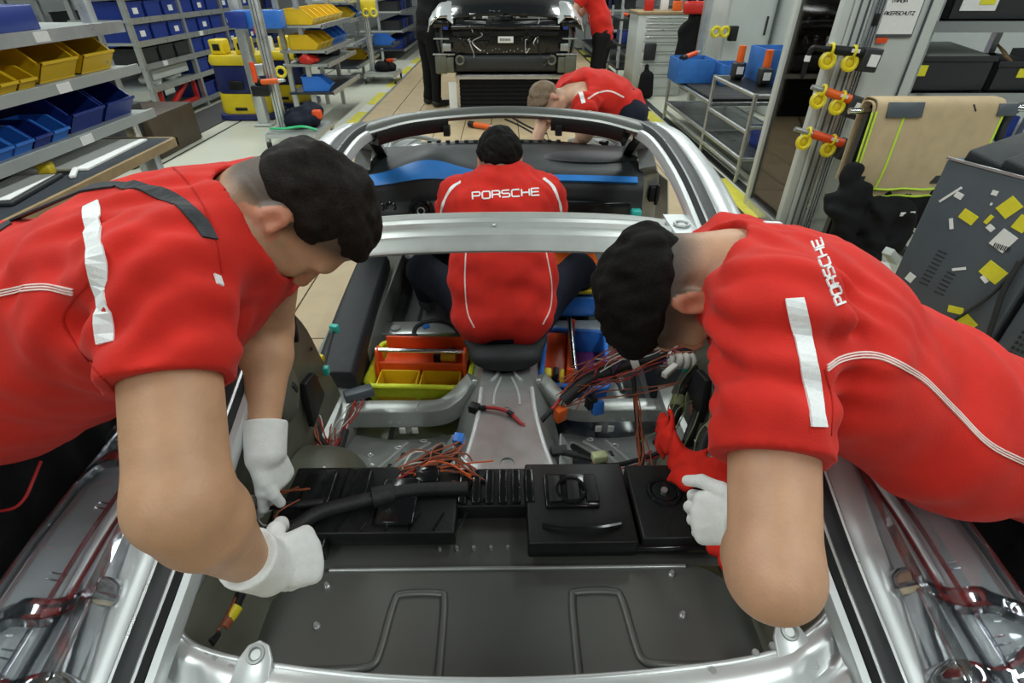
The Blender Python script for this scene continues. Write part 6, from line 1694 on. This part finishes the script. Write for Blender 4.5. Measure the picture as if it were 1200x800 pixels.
fb(-.62, .62, .02, .14, .56, .74, 'lower_cross_member', 'cab_dark', .04)
fb(-.78, .78, .2, 3.4, .52, .62, 'underbody', 'cab_dark', .03)
fb(-.09, .09, -.012, .0, .865, .93, 'id_plate', 'label_white', .002)
for k in range(9): fb(-.065 + .014 * k, -.058 + .014 * k, -.015, -.011, .885, .91, 'plate_print', 'ink', 0)
for s in (-1, 1):
    a, b = sorted((s * .55, s * .82))
    fb(*sorted((s * .70, s * .84)), -.02, .25, .54, .74, 'crash_box', 'primer', .015)
    fb(*sorted((s * .62, s * .71)), -.01, .10, .55, .72, 'side_bracket', 'primer', .01)
    c = V(FX + s * .545, FY - .01, .685); MB().ring(c, (0, -1, 0), .045, .014, 18).build('tow_eye', M['primer'], fc, True); MB().disc(c, (0, -1, 0), .036, .004).build('tow_hole', M['black_rubber'], fc)
    fb(*sorted((s * .60, s * .86)), -.03, .02, .74, .755, 'bracket_strip', 'raw_metal', .003)
    fb(*sorted((s * .66, s * .84)), -.02, .02, .90, .915, 'bracket_strip', 'raw_metal', .003)
    fb(*sorted((s * .64, s * .74)), -.025, .0, .78, .86, 'lamp_bracket', 'raw_metal', .008)
    # fender shoulder in silver with tail-lamp opening
    rows = [[V(FX + s * x, FY + y, z) for x, z in ((.60, 1.12 + dz), (.70, 1.20 + dz), (.80, 1.19 + dz), (.88, 1.10 + dz), (.90, .98))] for y, dz in ((-.04, -.06), (.05, .0), (.4, .04), (.9, .05), (1.4, .0))]
    G = np.array(rows); MB().sheet(G if s < 0 else G.transpose(1, 0, 2), .01).build('fender', M['white_silver'], fc, True)
    MB().tube(spline([(FX + s * .66, FY - .06, 1.13), (FX + s * .78, FY - .07, 1.12), (FX + s * .85, FY - .05, 1.06)], 5), .012, 8).build('lamp_trim', M['chrome'], fc, True)
    fb(*sorted((s * .64, s * .84)), -.04, .05, 1.02, 1.10, 'lamp_recess', 'gloss_black', .02)
    fb(*sorted((s * .66, s * .72)), -.05, -.035, 1.00, 1.03, 'blue_clip', 'blue_bin', .004)
    # tangle of harness at each side
    rr = np.random.RandomState(5 + s)
    for k in range(9):
        p = V(FX + s * rr.uniform(.22, .42), FY - .03, rr.uniform(.80, 1.0)); P = [p]
        for _ in range(3): P.append(P[-1] + V(rr.normal() * .05, -abs(rr.normal()) * .01, rr.normal() * .06))
        MB().tube(spline(P, 4), .006, 6).build('harness_strand', M[('gloss_black', 'alu', 'black_plastic')[k % 3]], fc, True)
for k in range(14):
    MB().disc(V(FX - .3 + .045 * k + random.uniform(-.01, .01), FY + .035, .755 + random.uniform(0, .05)), (0, -1, 0), .006, .008).build('clip', M['alu'], fc)
# engine-lid clutter above
rr = np.random.RandomState(3)
for k in range(12):
    x = rr.uniform(-.55, .55); MB().box((FX + x, FY + .02 + rr.uniform(0, .08), rr.uniform(1.08, 1.16)), (rr.uniform(.05, .16), .06, rr.uniform(.02, .06)), rotz(rr.normal() * .2)).build('trim_part', M[('gloss_black', 'black_plastic', 'cab_dark', 'alu')[k % 4 if k % 8 else 0]], fc, bevel=.006)
# skirt below: lift table with black bellows
lt = empty('lift_table', (FX, 7.6, 0), label='black bellows lift table carrying the far black car', cat='lift')
MB().bb(FX - .62, FX + .74, FY + .12, FY + 2.8, .46, .515).build('table_top', M['alu'], lt, bevel=.006)
for k in range(9):
    z = .02 + .048 * k; MB().bb(FX - .58, FX + .70, FY + .16, FY + 2.75, z, z + .047).build('bellows_fold', M['black_fabric'], lt, bevel=.012)
box_thing('white_sheet', V(FX - .66, FY + .10, .22), (.10, .012, .44), 'paper', 'white sheet standing between the black trousers and the bellows', 'sheet', rotz(.3))
# orange tool on the floor ahead of the near car
p = at(556, 146, z=.05)
g = empty('screwdriver', (p[0], p[1], 0), label='orange and black nutrunner lying on the planks ahead of the near car', cat='tool')
nutrunner(g, p, V(.9, -.6, 0), 'orange', 1.15)
for k, (a, b, c_) in enumerate((((592, 140), (610, 148), (640, 165)), ((600, 138), (622, 150), (640, 157)))):
    P = [at(*q, z=.012) for q in (a, b, c_)]; thing_mesh('black_cable', MB().tube(spline(P, 6), .012, 6), M['black_rubber'], '%s black cable on the planks ahead of the near car' % ('longer', 'shorter')[k], 'cable', smooth=True)
# ------------------------------------------------------------------ loose things inside the near car
# stool under the sitting man
g = empty('work_stool', (0, 1.70, .27), label='black padded work stool under the man sitting in the car', cat='stool')
s_ = SDF(V(-.25, 1.45, .26), V(.25, 1.98, .42), .008); s_.ell(V(-.003, 1.71, .335), (.165, .15, .04), k=0); s_.ell(V(-.003, 1.60, .325), (.135, .07, .05), k=.03); s_.obj('cushion', M['black_foam'], g)
MB().cyl((0, 1.72, .272), (0, 1.72, .31), .05).build('pedestal', M['black_plastic'], g, True)
# lime and orange tool tote, left footwell
def tote_open(root, c, L, W, H, flare, m, nm, R, t=.010, round_=False):
    def P(x, y, z): return np.array(c) + R @ V(x, y, z)
    for sx in (-1, 1):
        MB().prism([(-W / 2, 0), (W / 2, 0), (W / 2 + flare, H), (-W / 2 - flare, H)], t, (P(sx * L / 2, 0, 0), R @ V(0, 1, 0), R @ unit(V(sx * flare, 0, H)), R @ V(-sx, 0, 0))).build(nm, M[m], root, bevel=.003)
    for sy in (-1, 1):
        MB().prism([(-L / 2, 0), (L / 2, 0), (L / 2 + flare, H), (-L / 2 - flare, H)], t, (P(0, sy * W / 2, 0), R @ V(1, 0, 0), R @ unit(V(0, sy * flare, H)), R @ V(0, -sy, 0))).build(nm, M[m], root, bevel=.003)
    MB().box(P(0, 0, t / 2), (L, W, t), R).build('floor', M[m], root)
    rim = [P(sx * (L / 2 + flare), sy * (W / 2 + flare), H) for sx, sy in ((-1, -1), (1, -1), (1, 1), (-1, 1))]
    P4 = []
    for i in range(4):
        a, b = rim[i], rim[(i + 1) % 4]
        for t_ in (.08, .3, .5, .7, .92): P4.append(a + (b - a) * t_)
    MB().tube(spline(P4, 2, True), .011, 8, closed=True).build('rim', M[m], root, True)
R1 = rotz(-.05); C1 = V(-.345, 1.735, .075)
tt = empty('tool_tote', tuple(C1), label='lime yellow tool tote with orange insert on the left car floor', cat='toolbox')
tote_open(tt, C1, .37, .26, .115, .018, 'lime', 'wall', R1)
def Q1(x, y, z): return C1 + R1 @ V(x, y, z)
MB().box(Q1(0, .045, .085), (.35, .15, .012), R1).box(Q1(0, .125, .12), (.35, .012, .09), R1).box(Q1(0, -.025, .11), (.35, .012, .06), R1).build('insert_tray', M['orange_red'], tt, bevel=.003)
for sx in (-1, 1):
    MB().prism([(-.06, 0), (.06, 0), (.02, .13), (-.02, .13)], .014, (Q1(sx * .185, 0, .06), R1 @ V(0, 1, 0), V(0, 0, 1), R1 @ V(-sx, 0, 0))).build('handle_support', M['orange_red'], tt, bevel=.004)
MB().cyl(Q1(-.185, 0, .180), Q1(.185, 0, .180), .010).build('handle', M['chrome'], tt, True)
for sx in (-.085, .085):
    b_ = MB().box(Q1(sx, -.085, .035), (.155, .10, .008), R1)
    for dx in (-.077, .077): b_.box(Q1(sx + dx, -.085, .07), (.006, .10, .075), R1)
    for dy in (-.05, .05): b_.box(Q1(sx, -.085 + dy, .07), (.155, .006, .075), R1)
    b_.build('cup', M['yellow_bin'], tt, bevel=.002)
for k in range(7): MB().box(Q1(-.085 + random.uniform(-.05, .05), -.085 + random.uniform(-.03, .03), .045), (.018, .010, .010), rotz(k)).build('clip', M['black_plastic'], tt)
q = empty('cordless_tool', tuple(Q1(.09, .05, .1)), label='small black and yellow cordless tool lying in the lime tote', cat='tool')
MB().cyl(Q1(.06, .05, .115), Q1(.13, .05, .115), .02).build('motor_housing', M['yellow_paint'], q, True); MB().box(Q1(.055, .05, .115), (.03, .045, .045), R1).build('battery', M['black_plastic'], q, bevel=.004); MB().tube(spline([Q1(.09, .05, .135), Q1(.12, .05, .16), Q1(.15, .05, .13)], 4), .006, 6).build('grip', M['black_plastic'], q, True)
# orange and blue totes on the right
R2 = rotz(-.12); C2 = V(.255, 1.76, .075)
t2 = empty('tool_tote', tuple(C2), label='orange tool tote with chrome handle inside a blue rim on the right car floor', cat='toolbox')
def Q2(x, y, z): return C2 + R2 @ V(x, y, z)
tote_open(t2, Q2(.03, 0, 0), .23, .36, .13, .014, 'bright_blue_bin', 'wall', R2)
MB().box(Q2(-.055, 0, .085), (.10, .34, .10), R2).build('insert_block', M['orange_red'], t2, bevel=.012)
MB().box(Q2(.005, 0, .11), (.016, .35, .13), R2).build('divider', M['orange'], t2, bevel=.004)
MB().cyl(Q2(.028, -.17, .19), Q2(.0, .18, .20), .010).build('handle', M['chrome'], t2, True)
for y in (-.175, .175): MB().box(Q2(.01, y, .15), (.03, .014, .10), R2).build('handle_support', M['orange_red'], t2, bevel=.003)
MB().box(Q2(.09, 0, .03), (.10, .32, .03), R2).build('lining', M['purple'], t2, bevel=.004)
q = empty('tape_measure', tuple(Q2(-.05, -.15, .14)), label='yellow and black drill holder on the front end of the orange tote', cat='tool')
MB().box(Q2(-.075, -.165, .15), (.03, .05, .05), R2).build('left_half', M['yellow_paint'], q, bevel=.008); MB().box(Q2(-.045, -.165, .155), (.022, .05, .055), R2).build('core', M['black_plastic'], q, bevel=.008); MB().box(Q2(-.02, -.165, .15), (.018, .05, .045), R2).build('right_half', M['yellow_paint'], q, bevel=.006)
# orange bag with tools on blue box ahead
C3 = V(.30, 2.24, .135)
t3 = empty('tool_box', tuple(C3), label='bright blue box with orange tools by the sitting man\'s right side', cat='toolbox')
MB().bb(.16, .46, 2.17, 2.35, .136, .25).build('box', M['bright_blue_bin'], t3, bevel=.015)
MB().bb(.18, .44, 2.22, 2.36, .25, .40).build('orange_case', M['orange'], t3, bevel=.02)
MB().box((.28, 2.20, .33), (.02, .02, .15)).build('strap', M['black_plastic'], t3); MB().box((.28, 2.19, .285), (.05, .03, .05)).build('buckle', M['yellow_paint'], t3, bevel=.006)
MB().cyl((.36, 2.18, .33), (.46, 2.18, .35), .022).build('drill_body', M['black_plastic'], t3, True); MB().box((.36, 2.185, .28), (.16, .05, .02)).build('drill_base', M['yellow_paint'], t3, bevel=.004)
# ---------------- wiring
def harness(label, path, r, strands=(), tapes=(), conns=(), n=6, core='tape_black', jitter=1.0, seed=0):
    P = spline(path, n); root = empty('wire_harness', tuple(P[0]), label=label, cat='wires'); rr = np.random.RandomState(seed)
    if core: MB().tube(P, r, 8).build('loom', M[core], root, True)
    N = len(P)
    for m, cnt, t0, t1 in strands:
        a, b = int(t0 * (N - 1)), int(t1 * (N - 1)) + 1
        for k in range(cnt):
            o1 = rr.normal(size=3) * r * 1.1 * jitter; o2 = rr.normal(size=3) * r * 1.2 * jitter; o3 = rr.normal(size=3) * r * 1.6 * jitter
            seg = P[a:b]; t = np.linspace(0, 1, len(seg))[:, None]
            off = o1 * (1 - t) + o3 * t + o2 * np.sin(t * math.pi * rr.randint(1, 3)) + V(0, 0, r * .6)
            MB().tube(seg + off, rr.uniform(.0018, .0026), 5).build('wire', M[m], root, True)
    for t, w, m in tapes:
        i = int(np.clip(t * (N - 1), 1, N - 2)); d = unit(P[i + 1] - P[i - 1]); MB().cyl(P[i] - d * w / 2, P[i] + d * w / 2, r * 1.5, n=10).build('tape_wrap', M[m], root, True)
    for t, off, s, m in conns:
        i = int(np.clip(t * (N - 1), 0, N - 1)); c = P[i] + V(*off); MB().box(c, s, rotz(rr.uniform(-.6, .6)) @ rotx(rr.uniform(-.4, .4))).build('connector', M[m], root, bevel=.003)
        if np.linalg.norm(off) > .02: MB().tube(spline([P[i], P[i] + V(*off) * .5 + V(0, 0, .01), c], 4), .003, 5).build('lead', M['black_rubber'], root, True)
    return root
# big bundle below the bearded man's face
pth = [at(585, 480, z=.32), at(610, 482, z=.31), at(640, 492, z=.26), at(660, 470, z=.30), at(690, 445, z=.36), at(725, 430, z=.42), at(765, 418, z=.47), at(800, 408, z=.50), at(835, 405, z=.50)]
harness('thick bundle of red and copper wires with white tape under the bearded man\'s face', pth[3:], .022, (('copper_wire', 18, .05, .95), ('red_wire', 9, .25, .9), ('white_wire', 4, .3, .8), ('purple', 3, .35, .75)), ((.35, .03, 'tape_black'), (.52, .025, 'white_wire'), (.60, .05, 'tape_black')),
        ((.0, (-.01, -.02, -.04), (.04, .03, .055), 'orange'), (.2, (.03, -.05, -.08), (.04, .03, .05), 'bright_blue_bin'), (.12, (.05, -.03, -.03), (.03, .03, .05), 'black_plastic')), seed=2, jitter=1.1)
harness('red and black cable looping over the silver tunnel', [at(556, 478, z=.31), at(580, 478, z=.31), at(598, 484, z=.31), at(614, 498, z=.30), at(632, 494, z=.27), at(648, 478, z=.29), at(664, 458, z=.31)], .006, (('red_wire', 2, 0, .6),), ((.08, .03, 'black_plastic'), (.35, .02, 'tape_black'), (.75, .06, 'tape_black')), ((.0, (0, 0, 0), (.035, .03, .03), 'black_plastic'),), core='red_wire', seed=3, jitter=.6)
harness('black cable with pale green plug across the right rear floor', [at(655, 528, z=.30), at(690, 537, z=.30), at(715, 545, z=.30), at(750, 538, z=.31), at(785, 525, z=.33)], .007, (('red_wire', 2, .3, .9),), ((.1, .05, 'tape_black'),), ((.42, (-.01, .01, .02), (.045, .03, .025), 'pale_green'), (0, (0, 0, 0), (.05, .03, .02), 'black_rubber')), seed=4)
harness('dark wires dropping from the thick bundle to the right rear floor', [at(742, 440, z=.40), at(745, 475, z=.32), at(748, 510, z=.30), at(752, 545, z=.32), at(745, 575, z=.44)], .008, (('copper_wire', 6, .2, .8),), (), (), seed=5)
# white padded wraps near the bearded man's chin
g = empty('cable_wrap', tuple(at(805, 420, z=.50)), label='white padded wraps round the cable bundle by the bearded man\'s chin', cat='wrap')
for k, (px, py) in enumerate(((786, 420), (795, 422), (804, 423), (812, 423), (820, 422))):
    MB().ring(at(px, py, z=.50), at(820, 421, z=.50) - at(786, 421, z=.50), .016, .011 if k else .008, 16, 8).build('wrap', M['white_wire'], g, True)
MB().bar(at(778, 440, z=.50), at(792, 428, z=.50), .02).build('strap_end', M['white_wire'], g, bevel=.004)
# dark dangling looms on the right
for k, pts in enumerate((((840, 415, .50), (828, 450, .42), (815, 490, .40), (805, 520, .38)), ((858, 430, .52), (850, 465, .45), (842, 500, .42), (848, 530, .40)), ((820, 430, .5), (800, 455, .40), (790, 490, .36), (770, 520, .34)), ((870, 470, .5), (850, 490, .46), (830, 510, .42), (820, 540, .42)))):
    harness(('black loom hanging nearest the bearded man\'s neck', 'moss green taped loom hanging beside the right quarter panel', 'black loom bending towards the right rear floor', 'dark loom behind the right man\'s sleeve')[k], [at(a, b, z=c) for a, b, c in pts], .016, (('moss', 3, 0, 1), ('copper_wire', 2, .2, .7)), ((.5, .04, 'moss'),), (), seed=20 + k, core='tape_black' if k != 1 else 'moss')
thing_mesh('blue_bar', MB().bar(at(838, 490, z=.50), at(860, 503, z=.50), .022, .018), M['bright_blue_bin'], 'short bright blue bar lying among the dark looms on the right', 'bar', bevel=.003)
# left harnesses
harness('orange and black wire bundle lying over the black module on the left', [at(470, 557, z=.46), at(495, 545, z=.44), at(515, 540, z=.42), at(533, 530, z=.40), at(538, 518, z=.38)], .011, (('copper_wire', 10, 0, .9), ('red_wire', 4, 0, .6), ('white_wire', 2, 0, .5)), ((.35, .035, 'tape_black'), (.7, .03, 'tape_black')), ((1, (0, .0, .01), (.03, .03, .035), 'bright_blue_bin'),), seed=6)
harness('fan of orange wires beside the left bundle', [at(492, 560, z=.455), at(512, 547, z=.455), at(535, 548, z=.45), at(556, 558, z=.45)], .008, (('copper_wire', 12, 0, 1), ('orange', 4, 0, 1)), (), (), core=None, seed=7, jitter=1.4)
harness('thick black taped loom running to the gloved hand', [at(548, 572, z=.47), at(480, 575, z=.48), at(420, 588, z=.49), at(375, 600, z=.50), at(345, 618, z=.50), at(320, 622, z=.48)], .017, (('copper_wire', 4, .8, 1),), ((.3, .05, 'tape_black'),), (), seed=8)
harness('black cable drooping behind the gloved hand to the side panel', [at(275, 520, z=.58), at(280, 560, z=.52), at(300, 590, z=.48), at(335, 592, z=.50), at(380, 588, z=.50)], .009, (('copper_wire', 3, .2, .9), ('white_wire', 2, .3, .7)), ((.3, .02, 'white_wire'), (.5, .02, 'copper_wire')), (), seed=9)
harness('red and grey leads with black plug below the left sill pad', [at(420, 470, z=.26), at(412, 487, z=.24), at(400, 505, z=.22), at(385, 520, z=.24)], .010, (('red_wire', 6, 0, 1), ('white_wire', 3, 0, 1)), (), ((0, (0, .02, .02), (.10, .06, .03), 'cab_grey'),), core=None, seed=10)
harness('black loom tangle at the foot of the left quarter panel', [at(330, 490, z=.40), at(345, 478, z=.36), at(365, 490, z=.33), at(375, 515, z=.30), at(395, 530, z=.28), at(405, 505, z=.26)], .012, (('red_wire', 3, .2, .9), ('copper_wire', 4, .3, 1), ('white_wire', 2, .2, .6)), ((.2, .03, 'tape_black'),), ((.3, (.02, 0, .02), (.03, .025, .03), 'yellow_paint'), (.05, (-.02, 0, .03), (.025, .02, .03), 'orange')), seed=11)
harness('thin black wires on the left quarter panel with a yellow tag', [at(392, 385, z=.48), at(385, 410, z=.44), at(378, 440, z=.40), at(370, 465, z=.36), at(350, 480, z=.34)], .004, (), (), ((.35, (-.02, 0, .0), (.02, .02, .025), 'yellow_paint'), (0, (0, 0, 0), (.03, .02, .03), 'teal')), seed=12)
harness('black harness with yellow and copper clips in the left boot well', [at(285, 690, z=.46), at(275, 712, z=.44), at(262, 732, z=.44), at(245, 755, z=.46)], .010, (('copper_wire', 2, .3, 1),), ((.45, .03, 'yellow_ring'), (.7, .02, 'copper_wire')), (), seed=13)
harness('black ring of cable on the left car floor behind the tool tote', [at(484, 398, z=.13), at(488, 383, z=.14), at(505, 376, z=.14), at(525, 378, z=.14), at(536, 390, z=.13), at(530, 400, z=.13)], .010, (), (), ((.0, (-.03, 0, 0), (.10, .05, .03), 'tape_black'), (.3, (.02, -.03, -.0), (.03, .02, .02), 'bright_blue_bin')), seed=14)
thing_mesh('glass_rod', MB().cyl(at(541, 537, z=.42), at(565, 560, z=.44), .005), M['alu'], 'thin pale rod lying on the silver tunnel next to the orange wires', 'rod', smooth=True)
# thin red cables outside the car
thing_mesh('red_cable', MB().tube(spline([at(48, 540, z=.76), at(40, 560, z=.74), at(28, 585, z=.72), at(10, 597, z=.70), at(-30, 600, z=.66)], 6), .0028, 6), M['red_wire'], 'thin red cable curling out below the left man\'s shirt', 'cable', smooth=True)
thing_mesh('red_cable', MB().tube(spline([at(1180, 572, z=.76), at(1183, 590, z=.74), at(1190, 605, z=.72), at(1215, 620, z=.70)], 6), .0026, 6), M['red_wire'], 'thin red cable hanging below the right man\'s shirt hem', 'cable', smooth=True)
# red cloth cover inside the right quarter
S = SDF(V(.26, .55, .34), V(.66, 1.30, .68), .006)
pc = [at(776, 492, z=.44), at(781, 516, z=.46), at(790, 540, z=.50), at(815, 548, z=.53), at(840, 560, z=.56), at(862, 572, z=.58), at(868, 610, z=.56), at(852, 650, z=.52), at(868, 690, z=.47)]
for a, b in zip(pc[:-1], pc[1:]): S.econe(a, b, (.040, .012), (.042, .012), (0.2, 1, .1), k=.02)
S.noise(.005, 55, 4); S.noise(.003, 110, 5)
rc = S.obj('red_cloth', M['red_cloth']); tag(rc, 'crumpled red cloth cover draped inside the right quarter of the car', 'cloth')
thing_mesh('blue_edge_strip', MB().bar(at(846, 650, z=.545), at(858, 672, z=.51), .03, .014), M['cab_grey'], 'grey blue edge strip of the cover below the right man\'s glove', 'strip', bevel=.004)
